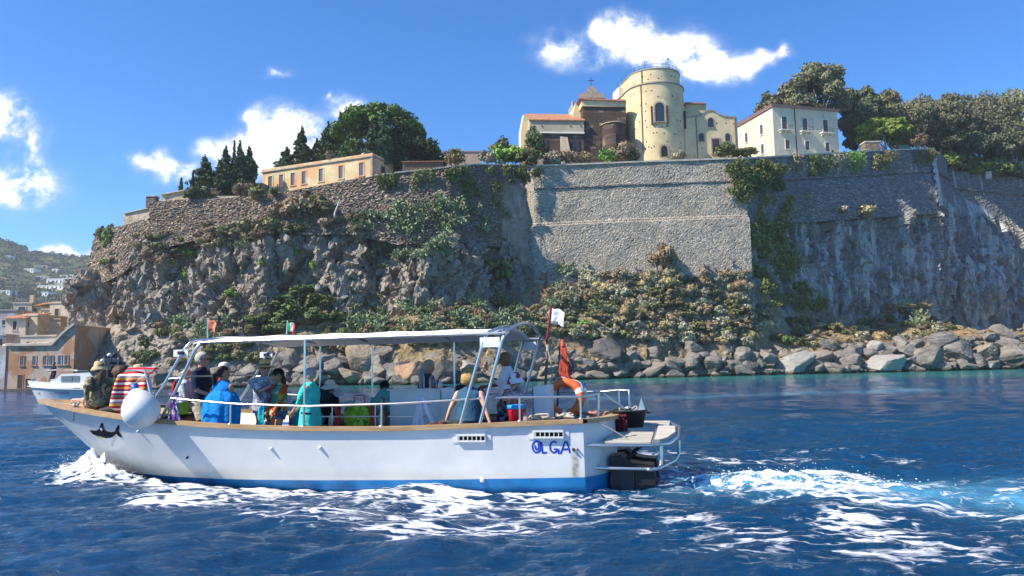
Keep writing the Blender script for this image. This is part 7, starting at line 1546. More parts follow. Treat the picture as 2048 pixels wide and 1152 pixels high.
        if style == 'pony': mb.tube([HM @ Vector((-.09, 0, .05)), HM @ Vector((-.14, 0, .0)), HM @ Vector((-.14, 0, -.12)), HM @ Vector((-.11, 0, -.25))], [.03, .045, .04, .012], 10)
        if style == 'long': mb.tube([HM @ Vector((-.04, 0, .03)), HM @ Vector((-.085, 0, -.06)), HM @ Vector((-.10, 0, -.18)), HM @ Vector((-.09, 0, -.27))], [.07, .085, .08, .03], 12)
        if style == 'curly':
            rg = random.Random(5)
            for _ in range(46): a, p = rg.uniform(0, 6.28), rg.uniform(0, 2.0); v = Vector((math.sin(p)*math.cos(a)*.12-.03, math.sin(p)*math.sin(a)*.115, math.cos(p)*.12+.03)); mb.ball(HM @ v, rg.uniform(.022, .036), None, None, 8, 5) if not (v.x > .05 and v.z < .05) else None
        child('hair', mb, HAIR[hair])
    if hat:
        kind, hm = hat[0], hat[1]; K = HM @ Matrix.Translation((-.008, 0, .058)) @ Matrix.Rotation(R_(-6), 4, 'Y')
        if kind == 'straw': mb = MB().lathe([(.001, .105), (.06, .112), (.078, .09), (.088, .0)], 22, M=K, sx=1.12); h_ = child('hat', mb.lathe([(.088, .0), (.15, -.012), (.172, -.03), (.168, -.034), (.088, -.008)], 22, M=K, sx=1.12), hm); child('hat_band', MB().lathe([(.0895, .002), (.0885, .03)], 22, M=K, sx=1.13), M_BROWNB)
        elif kind == 'sun': child('hat', MB().lathe([(.001, .10), (.065, .092), (.092, .05), (.098, .0), (.15, -.03), (.185, -.065), (.18, -.07), (.098, -.008)], 22, M=K, sx=1.08), hm)
        elif kind == 'bucket': child('hat', MB().lathe([(.001, .095), (.07, .09), (.088, .07), (.10, .0), (.135, -.05), (.15, -.085), (.145, -.088), (.10, -.008)], 22, M=K, sx=1.08), hm)
        elif kind == 'cap':
            mb = MB().lathe([(.001, .088), (.045, .082), (.08, .055), (.094, .01), (.095, -.02)], 20, M=K, sx=1.12); P = [[K @ Vector((.09+u*.085*math.sqrt(max(0, 1-(v*.85)**2)), v*.085, -.012-.02*u-.012*v*v)) for v in (-1, -.6, -.2, .2, .6, 1)] for u in (0, .5, 1)]; mb.sheet(P, .005); child('hat', mb, hm)
    if glasses:
        mb = MB()
        for q in (-1, 1): mb.box(.086, .098, q*.034-.026, q*.034+.026, .0, .036, M=HM).box(-.01, .09, q*.079-.003, q*.079+.003, .022, .030, M=HM)
        mb.box(.09, .096, -.01, .01, .02, .03, M=HM); child('sunglasses', mb, M_SHADES)
    return o
def cloth(name, cols, sc=9, kind='blotch', rough=.85):
    def fn(t, v, p):
        vo = t.n('ShaderNodeTexVoronoi', feature='F1', i={'Scale': sc}); wv = t.n('ShaderNodeVectorMath', operation='MULTIPLY_ADD', i={0: t.noise(v, sc*.8, 3, .6, out=1), 1: (.25, .25, .25), 2: v}); t.nt.links.new(wv.outputs[0], vo.inputs['Vector']); k = t.n('ShaderNodeSeparateColor', i={0: vo.outputs['Color']})
        n = len(cols); return t.ramp(k.outputs[0], [(i/n, c) for i, c in enumerate(cols)], 'CONSTANT')
    return mat(name, fn=fn, rough=rough, spec=.2)
def plain(name, c): return mat('cloth_'+name, c, .9, spec=.15, var=.22, vscale=6, bump=.9, bscale=7)
def build_people():
    P = person; K = .42; X = lambda px, y, py=745: bl(px, py, y).x
    navy, khaki, red, teal, white = plain('navy', (.02, .028, .06)), plain('khaki', (.48, .44, .34)), plain('red', (.42, .02, .03)), plain('teal', (.06, .60, .52)), plain('white', (.74, .75, .80))
    P('grey haired man in navy shirt and khaki shorts with sunglasses, tallest on deck', (7.3, .62, K+.06), 195, 1.84, 'pink', hands=[(.25, -.16, .98), (.22, .22, .95)], shirt=navy, sleeve=.55, hem=.1, bottom=khaki, leg=.75, hair='white', glasses=True, head=(6, -4), poles=[(-.7, -.5, -.4), (-.5, .6, -.5)])
    P('woman with dark ponytail wrapped in a big blue towel, back turned', (6.55, 1.02, K), 262, 1.62, 'tan', hands=[(.2, -.05, 1.2), (.2, .05, 1.2)], shirt=plain('bluewrap', (.01, .18, .52)), sleeve=.0, bottom=MATS['cloth_bluewrap'], leg=.5, hair='dark', style='pony', female=True, head=(-50, 0))
    P('person in red long sleeved shirt and white cap behind the blue towel', (X(447, -.35), -.35, K+.05), 220, 1.66, 'fair', shirt=red, sleeve=1.0, hem=.08, bottom=navy, leg=1.5, hair='brown', hat=('cap', plain('offwhite', (.68, .67, .60))), hands=[(.1, -.26, .82), (.25, .2, .9)])
    P('man in straw hat, sunglasses and grey patterned shirt', (6.15, .32, K), 150, 1.70, 'pink', hands=[(.30, .02, 1.28), (.12, .26, .80)], shirt=cloth('grey_leaf_print', [(.30, .33, .42), (.60, .62, .66), (.20, .22, .30), (.42, .45, .52)], 16), sleeve=.6, hem=.14, collar=True, bottom=plain('greyshort', (.35, .34, .36)), leg=.2, hair='white', hat=('straw', plain('straw', (.80, .60, .27))), glasses=True, head=(-8, 0), poles=[(-.2, -.9, -.4), (-.6, .6, -.4)])
    P('woman in black cap and bright tropical print shirt', (5.72, .52, K), 62, 1.56, 'tan', hands=[(.22, -.10, .84), (.2, .12, .84)], shirt=cloth('tropical_print', [(.45, .06, .02), (.05, .22, .12), (.55, .22, .03), (.02, .03, .05), (.5, .42, .2), (.3, .04, .06), (.04, .3, .22)], 9), sleeve=.75, hem=.10, bottom=plain('denim', (.05, .09, .16)), leg=.35, hair='dark', style='long', hat=('cap', plain('black', (.015, .016, .02))), glasses=True, female=True, head=(8, 0))
    P('grey haired woman in long turquoise t-shirt holding a bag', (4.85, .92, K), 8, 1.56, 'pink', hands=[(.30, .02, .90), (.30, .10, .92)], shirt=teal, sleeve=.75, hem=.28, bottom=MATS['cloth_black'], leg=.18, hair='grey', style='bun', female=True, head=(-10, -4), wide=1.18)
    P('seated person in white sun hat and black top behind the turquoise shirt', (X(652, -.45), -.45, K), 250, 1.6, 'tan', sit=.50, shirt=MATS['cloth_black'], sleeve=.3, bottom=navy, hat=('sun', plain('sunhat', (.74, .70, .62))), female=True, lean=10)
    P('woman in camouflage tunic and beige bucket hat sitting on the bow', (9.62, .52, 1.34), 345, 1.62, 'pink', sit=.02, lean=6, feet=[(.88, .10, .14), (.55, -.28, .10)], hands=[(.34, -.22, .36), (-.08, .34, .10)], shirt=cloth('camouflage', [(.12, .10, .06), (.24, .22, .13), (.05, .05, .04), (.34, .31, .20), (.10, .12, .08)], 11), sleeve=.95, hem=.02, bottom=MATS['camouflage'], leg=.55, hair='brown', style='long', hat=('bucket', plain('beige', (.52, .42, .24))), female=True, wide=1.12, head=(-12, -8))
    P('bare shouldered person with brown curly hair on the bow', (X(245, -.38), -.38, 1.24), 350, 1.62, 'tan', sit=.02, lean=12, feet=[(.7, -.1, .08), (.6, .15, .08)], shirt=plain('maroon', (.12, .02, .03)), sleeve=0, bottom=MATS['cloth_maroon'], hair='brown', style='curly', female=True)
    P('person in pale cap hidden behind the striped towel', (X(279, -.45), -.45, 1.2), 345, 1.66, 'fair', sit=.08, lean=4, feet=[(.6, -.1, .08), (.6, .15, .08)], shirt=plain('paleblue', (.42, .50, .58)), bottom=navy, hair='white', hat=('cap', MATS['cloth_beige']))
    P('sunburnt man in pale blue shirt beside the front arch', (X(371, -.15), -.15, K+.1), 210, 1.52, 'pink', shirt=MATS['cloth_paleblue'], sleeve=.6, hem=.1, bottom=plain('bluegrey', (.10, .16, .24)), leg=.8, hair='white', style='bald', hands=[(.25, -.05, 1.02), (.25, .05, 1.05)], head=(10, -10))
    P('grey haired woman with tanned face behind the bottles at the table', (3.45, -1.0, K), 178, 1.68, 'pink', shirt=plain('plum', (.10, .05, .08)), sleeve=.5, bottom=navy, hair='white', style='long', head=(0, -18), lean=8, female=True, hands=[(.25, -.2, 1.12), (.25, .2, 1.12)])
    P('person in dark cap wrapped in a sea green towel behind the console', (4.25, -.95, K), 300, 1.62, 'tan', sit=.46, shirt=plain('seagreen', (.10, .42, .40)), sleeve=.2, bottom=MATS['cloth_seagreen'], hat=('cap', MATS['cloth_black']), lean=14)
    P('curly blonde woman in blue sleeveless top sitting with her back turned', (1.95, .86, K), 265, 1.66, 'fair', sit=.60, hands=[(-.10, -.42, .62), (-.02, .44, .64)], shirt=plain('petrol', (.035, .10, .17)), sleeve=.0, hem=.0, bottom=navy, hair='blonde', style='curly', female=True, wide=1.08, head=(6, -4), poles=[(-.8, -.5, 0), (-.8, .5, 0)])
    P('tanned skipper in white t-shirt and dark sunglasses steering', (1.62, -.42, K), 8, 1.80, 'dark', hands=[(.42, -.14, 1.12), (.10, .27, .86)], shirt=white, sleeve=.62, hem=.06, bottom=cloth('navy_print', [(.02, .025, .05), (.03, .04, .07), (.28, .30, .36)], 18), leg=.9, hair=None, glasses=True, head=(12, -4), poles=[(-.3, -.6, -.6), (-.8, .4, -.3)])
    P('seated woman in flowered hat and speckled blouse holding her face', (1.12, .34, K), 20, 1.64, 'pink', sit=.58, lean=14, hands=[(.28, -.05, 1.1), (.23, .12, 1.22)], shirt=cloth('speckled_blouse', [(.34, .22, .20), (.58, .50, .47), (.22, .11, .10), (.50, .40, .38)], 26), sleeve=.9, hem=.1, bottom=MATS['speckled_blouse'], hair='brown', hat=('bucket', cloth('flower_print', [(.72, .70, .70), (.70, .68, .68), (.45, .03, .06), (.72, .7, .72)], 11)), female=True, wide=1.12, head=(0, -14), poles=[(-.3, -.6, -.8), (.2, .5, -.9)])
    # crew of the patrol boat
    PM = PATROL.matrix_world; dk = plain('uniform', (.02, .025, .04))
    P('crew member in dark uniform on the patrol boat foredeck', (6.6, -.3, 1.25), 60, 1.75, 'tan', shirt=dk, sleeve=.9, bottom=dk, leg=1.8, hair='dark', M0=PM, hands=[(.3, -.2, 1.0), (.3, .3, 1.05)])
    P('crew member in dark uniform at the wheelhouse of the patrol boat', (.9, .5, 1.5), 40, 1.75, 'tan', shirt=dk, sleeve=.9, bottom=dk, leg=1.8, hair='dark', M0=PM)
build_people()
# ------------------------------------------------------------------ things carried on the boat
def on_boat(name, label, cat, x, y, z, rz=0, group=None): return thing(name, label, cat, group, BOAT @ T(x, y, z, R_(rz)))
def drape(mb, c, w, h, th=.012, folds=5, amp=.03, n=18, m=12, dx=0.0, taper=0.0, sag=.0):
    """a hanging cloth in the x-z plane, folded; c is its top centre"""
    rows = []
    for i in range(m+1):
        f = i/m; r = []
        for j in range(n+1):
            u = j/n-.5; a = amp*(.3+.7*f); r.append((c[0]+u*w*(1-taper*f)+dx*f, c[1]+a*math.sin(u*folds*6.283+f*1.3)+.02*math.sin(7*f+u*3), c[2]-f*h*(1+sag*math.cos(u*3.1))))
        rows.append(r)
    mb.sheet(rows, th); return mb
def stripes(name, cols, freq, ax=2):
    def fn(t, v, p):
        sp = t.n('ShaderNodeSeparateXYZ', i={0: v}); k = t.math('FRACT', t.math('MULTIPLY', t.math('ADD', sp.outputs[ax], t.math('MULTIPLY', t.noise(v, 3, 1), .03)), freq)); n = len(cols); return t.ramp(k, [(i/n, c) for i, c in enumerate(cols)], 'CONSTANT')
    return mat(name, fn=fn, rough=.9, spec=.1)
def items():
    B = on_boat
    # striped towel over the boarding rail
    t = B('striped_towel', 'towel with red, orange, white and purple stripes hung over the bow rail', 'towel', bl(285, 740, .7).x, .64, 2.06)
    ms = stripes('stripe_weave', [(.42, .02, .04), (.75, .72, .72), (.16, .03, .10), (.70, .25, .05), (.42, .02, .04), (.7, .66, .6), (.30, .05, .06), (.75, .35, .08), (.24, .22, .26), (.72, .7, .68), (.45, .03, .03), (.10, .20, .18)], 2.1)
    rows = []
    for i in range(19):
        f = i/18; r = []
        for j in range(17):
            u = j/16-.5; o = .30*math.sin(min(1, f*1.5)*1.57); z = -.95*max(0, f-.12)*(1+.12*math.cos(u*6)) if f > .12 else -.02*math.cos(f*20); r.append((u*.60*(1+.35*f)+.12*f, -.03+f*.78 if f < .25 else .165+o*.35+.05*math.sin(u*14+f*2), z+.02))
        rows.append(r)
    MB().sheet(rows, .012).build('cloth', ms, t)
    # white fender
    c = bl(292, 815, 1.72); f = B('fender', 'big round white fender with blue top hung over the side', 'fender', c.x, c.y, c.z-.33); f.matrix_world = BOAT @ T(c.x, c.y, c.z-.33) @ Matrix.Rotation(R_(20), 4, 'Y')
    MB().lathe([(.001, .0), (.12, .015), (.23, .08), (.305, .2), (.315, .32), (.28, .45), (.19, .58), (.09, .67), (.06, .70)], 28).build('ball', M_RUBW, f); MB().lathe([(.085, .665), (.065, .71), (.06, .78), (.001, .79)], 16).build('neck', mat('blue_vinyl', (.02, .08, .32), .4), f); MB().tube([(0, 0, .78), (-.05, -.15, .86), (-.1, -.36, .84)], .012, 6).build('line', M_ROPE, f)
    # towels and bags
    t = B('patterned_towel', 'purple and white patterned towel hanging by the front arch', 'towel', 7.62, .95, 1.62); drape(MB(), (0, 0, 0), .18, .66, folds=2, amp=.025, dx=-.05, taper=-.5).build('cloth', cloth('purple_print', [(.12, .04, .26), (.55, .5, .62), (.20, .08, .36), (.08, .03, .18)], 22), t); MB().tube([(0, 0, 0), (.0, .0, .10), (-.03, 0, .2)], [.05, .035, .02], 8).build('red_end', MATS['cloth_red'], t)
    t = B('blue_towel', 'blue towel drooping over the shoulders of the woman with her back turned', 'towel', 6.55, 1.02, .60)
    rows = []
    for i in range(17):
        z = 1.12*i/16; w = [.34, .36, .37, .37, .36, .35, .345, .345, .345, .345, .34, .335, .32, .295, .25, .17, .09][i]; r = []
        for j in range(29):
            a = -math.pi*.12+j/28*math.pi*1.24; k = 1+.05*math.sin(a*9+z*3)+.03*math.sin(a*17); r.append((-w*1.02*math.cos(a)*k, w*.78*math.sin(a)*k, z+.03*math.sin(a*5)*(i == 0)))
        rows.append(r)
    MB().sheet([r[::-1] for r in rows], .012).build('cloth', plain('bluetowel', (.012, .22, .58)), t)
    t = B('sea_green_towel', 'sea green towel round the shoulders of the person behind the console', 'towel', bl(775, 790, -.9).x, -.95, 1.14)
    rows = [[(-w*math.cos(a)*(1+.05*math.sin(a*7)), w*.8*math.sin(a), z) for a in [-.4+k/20*3.94 for k in range(21)]] for z, w in ((0, .36), (.12, .34), (.24, .30), (.34, .24), (.42, .15), (.46, .08))]
    MB().sheet([r[::-1] for r in rows], .012).build('cloth', MATS['cloth_seagreen'], t); MB().tube([(.1, .25, .2), (.0, .3, .1)], .02, 6).build('rolled_edge', MATS['cloth_seagreen'], t)
    t = B('green_bag', 'bright lime green bag on the foredeck edge', 'bag', 7.98, .35, 1.18); MB().box(-.16, .16, -.1, .1, 0, .22).build('body', mat('lime_plastic', (.25, .65, .04), .5, var=.2), t); MB().tube([(-.1, 0, .22), (-.07, 0, .34), (.07, 0, .34), (.1, 0, .22)], .012, 6).build('handle', M_TRIM, t)
    def bag(name, lab, x, y, z, w, d, h, m, hm, n=1):
        t = B(name, lab, 'bag', x, y, z); rows = []
        for i in range(9):
            f = i/8; k = (math.sin(math.pi*(.12+.80*f)))**.35; r = [(w/2*k*math.cos(a)*(1+.06*math.sin(3*a+i)), d/2*k*math.sin(a)*(1+.06*math.cos(2*a+i)), h*f) for a in [2*math.pi*j/18 for j in range(19)]]; rows.append(r)
        MB().sheet(rows[::-1]).add([(0, 0, h*.98)]+rows[-1], [(0, j+1, j+2) for j in range(18)]).build('body', m, t)
        for q in range(n): MB().tube([(-w*.2, (q-.5)*.06, h*.95), (-w*.15, (q-.5)*.08, h*1.35), (w*.15, (q-.5)*.08, h*1.35), (w*.2, (q-.5)*.06, h*.95)], .011, 6).build('handle', hm, t)
        return t
    tl = mat('turquoise_nylon', (.03, .30, .36), .6, var=.25, vscale=7, bump=.4, bscale=10)
    bag('beach_bag', 'big turquoise nylon bag on the bench in front of the tropical shirt', 5.35, .18, .87, .72, .36, .40, tl, M_BLK)
    t = B('turquoise_cloth', 'turquoise cloth hanging from the woman in the black cap', 'towel', 5.86, .85, 1.36); drape(MB(), (0, 0, 0), .07, .62, folds=1, amp=.02, dx=.06, taper=-3.2).build('cloth', plain('turq', (.02, .38, .46)), t); MB().tube([(-.03, 0, 0), (0, 0, .05), (.03, 0, 0)], .01, 5).build('loop', MATS['cloth_turq'], t)
    t = B('rolled_towel', 'rolled turquoise towel lying on top of the beach bag', 'towel', 5.35, .2, 1.27); MB().tube([(-.25, 0, .07), (0, .02, .09), (.25, 0, .08)], [.06, .075, .06], 12).build('cloth', MATS['cloth_turq'], t); MB().tube([(-.05, -.08, .05), (-.05, 0, .17), (-.05, .09, .05)], .012, 5).build('strap', MATS['cloth_turq'], t)
    bag('black_backpack', 'dark backpack behind the turquoise shirt', 5.35, -.45, 1.15, .36, .28, .46, mat('black_nylon', (.02, .022, .025), .7, var=.3), M_BLK)
    bag('leaf_print_bag', 'red bag with lime green leaf print on the bench', 4.35, .05, .87, .60, .30, .46, cloth('leaf_print', [(.22, .42, .03), (.10, .26, .02), (.40, .55, .08), (.16, .34, .02)], 12), mat('red_strap', (.45, .03, .03), .6)); 
    for k, x in enumerate((4.02, 4.69)): MB().tube([(x-4.35, .1, .03), (x-4.35+(.02 if k else -.02), .12, .25), (x-4.35, .1, .48)], .05, 8).build('red_trim', MATS['red_strap'], [o for o in bpy.data.objects if o.name.startswith('leaf_print_bag')][0])
    t = B('black_bag_cover', 'narrow black bag hanging from the side rail', 'bag', 3.28, 1.36, .99); MB().lathe([(.001, 0), (.07, .01), (.085, .12), (.075, .3), (.04, .42), (.025, .46), (.04, .50)], 14, sy=.6).build('body', MATS['black_nylon'], t); MB().tube([(0, 0, .48), (0, .06, .53)], .012, 5).build('strap', M_BLK, t)
    t = B('white_shirt', 'white hooded shirt hung from the bench rail', 'shirt', 2.95, .42, 1.50); mb = MB(); drape(mb, (.06, 0, 0), .10, .72, folds=2, amp=.03, taper=-1.6, dx=.02); mb.tube([(0, 0, -.02), (-.10, .02, -.25), (-.19, .03, -.45), (-.25, .03, -.50)], [.03, .05, .045, .04], 9); mb.build('cloth', plain('shirtwhite', (.72, .71, .80)), t); MB().lathe([(.045, 0), (.047, .012)], 10, (-.225, .03, -.49)).build('dark_cuff', M_BLK, t)
    t = B('folded_bag', 'dark green and red folded bag lying on the side deck', 'bag', 2.3, 1.02, .96); MB().tube([(-.42, 0, .03), (-.2, .02, .065), (.1, 0, .07), (.4, .02, .03)], [.04, .075, .075, .03], 10).build('body', cloth('dark_plaid', [(.03, .04, .03), (.08, .09, .06), (.02, .02, .02), (.2, .03, .03)], 14), t); MB().tube([(-.1, .06, .05), (0, .1, .13), (.1, .06, .05)], .012, 5).build('handle', M_BLK, t)
    t = B('red_mat', 'small red and black mat on the side deck by the blonde woman', 'mat', 1.72, 1.12, 1.0); MB().box(-.16, .16, -.07, .07, 0, .025).build('pad', MATS['red_strap'], t); MB().box(-.3, -.161, -.07, .07, 0, .03).build('black_end', M_BLK, t)
    t = B('blue_fins', 'pair of blue swim fins on the side locker', 'fins', 6.55, -.95, .89); 
    for y in (-.1, .1): MB().prism([(-.3, y-.09), (.1, y-.05), (.28, y-.04), (.28, y+.04), (.1, y+.05), (-.3, y+.09)], 0, .03).box(.1, .28, y-.045, y+.045, .031, .07).build('fin', mat('blue_rubber', (.02, .10, .5), .4), t)
    # bench clutter: bottles and lids
    def bottle(lab, x, y, z, h, r, m, cap): 
        t = B('bottle', lab, 'bottle', x, y, z); MB().lathe([(.001, 0), (r, .004), (r, h*.28), (r*.92, h*.32), (r, h*.36), (r, h*.62), (r*.8, h*.74), (r*.38, h*.88), (r*.38, h*.94)], 16).build('body', m, t); MB().lathe([(r*.42, h*.93), (r*.42, h), (.001, h)], 12).build('cap', cap, t)
    pet = mat('clear_plastic', (.72, .80, .84), .12, spec=.6, trans=.75, ior=1.25); bcap = mat('blue_cap', (.05, .12, .45), .5)
    bottle('tall clear water bottle on the console, left one', 3.28, -.42, 1.592, .36, .052, pet, bcap); bottle('shorter clear water bottle on the console, right one', 3.08, -.40, 1.592, .25, .05, pet, bcap); bottle('small blue and white bottle in the red tray', 2.99, -.5, 1.615, .14, .03, mat('blue_label', (.08, .12, .4), .4), M_TRIM); bottle('small white bottle in the red tray', 2.93, -.46, 1.615, .16, .028, M_TRIM, bcap)
    t = B('red_tray', 'flat red tray on the console', 'tray', 2.96, -.48, 1.592); MB().box(-.12, .12, -.1, .1, 0, .01).build('base', MATS['red_strap'], t); MB().box(-.12, .12, .1, .11, 0, .04).box(-.12, .12, -.11, -.1, 0, .04).build('edge', MATS['red_strap'], t)
    t = B('white_mug', 'white mug at the end of the console', 'cup', 2.88, -.32, 1.592); MB().lathe([(.001, 0), (.04, .0), (.045, .10), (.04, .10), (.038, .01)], 14).build('body', M_TRIM, t); MB().tube([(.043, 0, .08), (.075, 0, .07), (.075, 0, .03), (.043, 0, .02)], .008, 5).build('handle', M_TRIM, t)
    bottle('white bottle on the bench behind the turquoise shirt', 4.92, .0, .87, .30, .06, M_TRIM, M_TRIM); bottle('grey bottle on the bench near the leaf print bag', 4.75, -.08, .87, .26, .05, mat('grey_bottle', (.3, .32, .36), .4), M_BLK)
    t = B('red_pot', 'round red pot on the bench by the white bottle', 'pot', 4.76, .12, .87); MB().lathe([(.001, 0), (.09, .0), (.10, .06), (.09, .15), (.001, .16)], 16).build('body', MATS['red_strap'], t); MB().lathe([(.03, .16), (.03, .19), (.001, .195)], 10).build('knob', M_BLK, t)
    bag('black_case', 'black bag on the helm top beside the blonde woman', 2.42, -.35, 1.39, .42, .3, .26, MATS['black_nylon'], M_BLK)
    t = B('chart_plotter', 'small white framed screen at the helm', 'screen', 1.98, -.2, 1.30); MB().box(-.02, .02, -.11, .11, .05, .22).build('housing', M_TRIM, t); MB().box(-.024, -.0205, -.09, .09, .07, .20).build('screen', M_BLK, t); MB().tube([(0, 0, 0), (0, 0, .05)], .02, 6).build('stalk', M_BLK, t)
    t = B('red_bucket', 'red bucket with bright blue rim by the stern rail', 'bucket', 1.12, .98, 1.03); MB().lathe([(.001, 0), (.105, 0), (.135, .25)], 20).build('body', mat('red_bucket_plastic', (.55, .01, .025), .4), t); MB().lathe([(.136, .251), (.148, .255), (.15, .315), (.136, .315), (.128, .25)], 20).build('rim', mat('blue_rim_plastic', (.03, .28, .75), .4), t)
    # ropes and cleats on the stern quarter
    def coil(name, lab, x, y, z, n, r, m, L=.5, seed=1):
        rg = random.Random(seed); t = B(name, lab, 'rope', x, y, z); mb = MB(); pts = [(rg.uniform(-L/2, L/2), rg.uniform(-.08, .08), r+rg.random()**2*.10) for _ in range(n)]; sm = []
        for a, b, c in zip(pts[:-2], pts[1:-1], pts[2:]):
            for k in range(6):
                u = k/6; p = [(1-u)**2*(a[i]+b[i])/2+2*u*(1-u)*b[i]+u*u*(b[i]+c[i])/2 for i in range(3)]; sm.append(p)
        mb.tube(sm, r, 6).build('strand', m, t); MB().lathe([(.05, 0), (.02, .01), (.02, .05), (.07, .06), (.07, .075), (.001, .08)], 12).build('cleat', M_STEEL, t)
    coil('mooring_rope', 'pale mooring rope heaped on the rail near the stern vent', .66, 1.02, 1.10, 16, .016, M_ROPE, .5, 2); coil('mooring_rope', 'pale rope round the aftermost cleat on the port quarter', .32, 1.0, 1.12, 14, .016, M_ROPE, .4, 3); coil('pink_rope', 'faded pink rope coil on the after deck by the lifebuoy', -.05, -.45, 1.06, 22, .018, mat('pink_rope_fibre', (.42, .20, .16), .9), .8, 4); coil('bow_rope', 'short rope knotted at the bow cleat', 9.95, .78, 1.34, 10, .014, M_ROPE, .3, 5)
    p, n = hull_at(152, 824, .02); t = B('rope_end', 'dark rope end dangling over the bow side', 'rope', p.x, p.y, p.z); MB().tube([(0, -.05, .08), (0, .03, .05), (0, .03, -.12)], [.015, .015, .012], 6).build('strand', M_BROWNB, t); MB().ball((0, .03, -.13), .022).build('knot', M_BROWNB, t)
    # lifebuoy with net
    c = bl(1130, 796, -.55); t = B('lifebuoy', 'orange lifebuoy with white bands hanging at the stern', 'lifebuoy', c.x, c.y, c.z-.36)
    R, r = .285, .078; K = Matrix.Translation((0, 0, .36)) @ Matrix.Rotation(R_(90), 4, 'X') @ Matrix.Rotation(R_(10), 4, 'X')
    def torus(a0, a1, rr, n): 
        return [[K @ Vector(((R+rr*math.cos(b))*math.cos(a), (R+rr*math.cos(b))*math.sin(a), rr*math.sin(b))) for b in [2*math.pi*k/12 for k in range(13)]] for a in [a0+(a1-a0)*q/n for q in range(n+1)]]
    MB().sheet(torus(0, 2*math.pi, r, 40)).build('ring', M_ORANGE, t)
    for a in (-90, 25, 155): MB().sheet(torus(R_(a-9), R_(a+9), r*1.03, 5)).build('band', M_TRIM, t)
    MB().tube([K @ Vector(((R+r*1.08+.02*math.sin(6*a))*math.cos(a), (R+r*1.08+.02*math.sin(6*a))*math.sin(a), 0)) for a in [2*math.pi*k/40 for k in range(41)]], .008, 5).build('grab_line', M_TRIM, t)
    n = B('orange_net', 'tangled bundle of orange net cord hanging above the lifebuoy', 'net', c.x+.03, c.y-.10, c.z+.2); rg = random.Random(9); mb = MB()
    for k in range(30):
        x0 = rg.uniform(-.04, .04); x1 = rg.gauss(0, .075); y1 = rg.gauss(-.02, .04); z1 = rg.uniform(.0, .3); mb.tube([(x0, 0, .78), (x0*1.5-.02, rg.uniform(-.03, .03), .58), (x1*.6+rg.uniform(-.04, .04), y1*.6, .38), (x1, y1, z1), (x1*.5+rg.uniform(-.08, .08), y1, z1-.1)], .005, 4)
    mb.build('strands', M_REDROPE, n); MB().tube([(0, 0, .74), (0, 0, .86)], .035, 8).build('knot', M_REDROPE, n)
    # stern posts, flagstaff, flags
    p0, p1 = bl(1086, 800, -.75), bl(1096, 690, -.75); t = B('stern_post', 'weathered leaning post left of the lifebuoy', 'post', p0.x, -.75, 1.04); MB().tube([(0, 0, 0), (p1.x-p0.x, 0, p1.z-1.04)], .024, 7).build('shaft', mat('grey_wood_post', (.15, .12, .10), .8, var=.3), t); mb = MB()
    for k in range(5): mb.lathe([(.03, 0), (.042, .012), (.03, .024)], 10, (p1.x-p0.x, 0, p1.z-1.16+k*.025))
    mb.tube([(p1.x-p0.x, .02, p1.z-1.12), (-.2, .04, p1.z-1.5), (-.13, .05, .25)], .012, 5).build('lashing', M_ROPE, t)
    p0, p1 = bl(1113, 790, -.9), bl(1120, 690, -.9); t = B('stern_post', 'grey post behind the orange net', 'post', p0.x, -.9, 1.04); MB().tube([(0, 0, 0), (p1.x-p0.x, 0, p1.z-1.04)], .02, 7).build('shaft', MATS['grey_wood_post'], t); MB().lathe([(.05, 0), (.05, .02), (.02, .03)], 10).build('foot', M_STEEL, t)
    def flag(name, lab, px, py0, py1, yl, w, h, mts, pm, lean=0, r=.012):
        a, b = bl(px, py0, yl), bl(px+lean, py1, yl); t = B(name, lab, 'flag', a.x, yl, a.z); d = b-a; MB().tube([(0, 0, 0), (d.x, 0, d.z)], r, 7).build('staff', pm, t); k = len(mts)
        for q, m in enumerate(mts):
            rows = []
            for i in range(7):
                u = (q+i/6)/k; rows.append([(d.x*(1-.02)-u*w*(1-.12*v), .035*math.sin(u*7+v*2)*u*1.5, d.z-.01-v*h-u*.10*(1-.3*v)-.02*math.sin(u*8)) for v in (0, .25, .5, .75, 1)])
            MB().sheet(rows, .003).build('cloth', m, t)
        return t
    flag('white_flag', 'white flag on a dark red staff at the stern', 1093, 690, 613, -.75, .26, .30, [plain('flagwhite', (.76, .76, .74))], mat('red_staff', (.28, .02, .03), .5), 9, .02)
    g, w, r_ = plain('flaggreen', (.02, .30, .10)), MATS['cloth_flagwhite'], plain('flagred', (.55, .04, .03)); flag('tricolour_flag', 'small green white and red flag on the canopy edge', 573, 668, 641, -.9, .19, .19, [g, w, r_], M_STEEL, 2)
    flag('faded_flag', 'torn faded salmon flag at the front of the canopy', 415, 676, 636, .3, .22, .20, [plain('flagsalmon', (.62, .22, .16))], M_STEEL, 0)
    t = B('mast_light', 'small black navigation light standing on the canopy', 'light', *bl(486, 670, 0)); MB().box(-.06, .06, -.05, .05, -.02, .05).tube([(0, 0, .05), (0, 0, .22)], .02, 7).build('stand', M_BLK, t); MB().lathe([(.03, .22), (.035, .24), (.035, .30), (.001, .32)], 10).build('lamp', M_BLK, t)
    # tub with anchor on the platform
    c = bl(1259, 866, -.25); t = B('anchor_tub', 'big black rubber tub on the swim platform', 'tub', c.x, -.25, .89); MB().lathe([(.001, 0), (.235, 0), (.30, .27), (.315, .27), (.315, .30), (.285, .30), (.225, .03), (.001, .02)], 26).build('body', mat('black_rubber', (.018, .022, .028), .5), t)
    for s in (-1, 1): MB().tube([(s*.31, -.06, .25), (s*.36, -.05, .24), (s*.36, .05, .24), (s*.31, .06, .25)], .014, 6).build('handle', M_BLK, t)
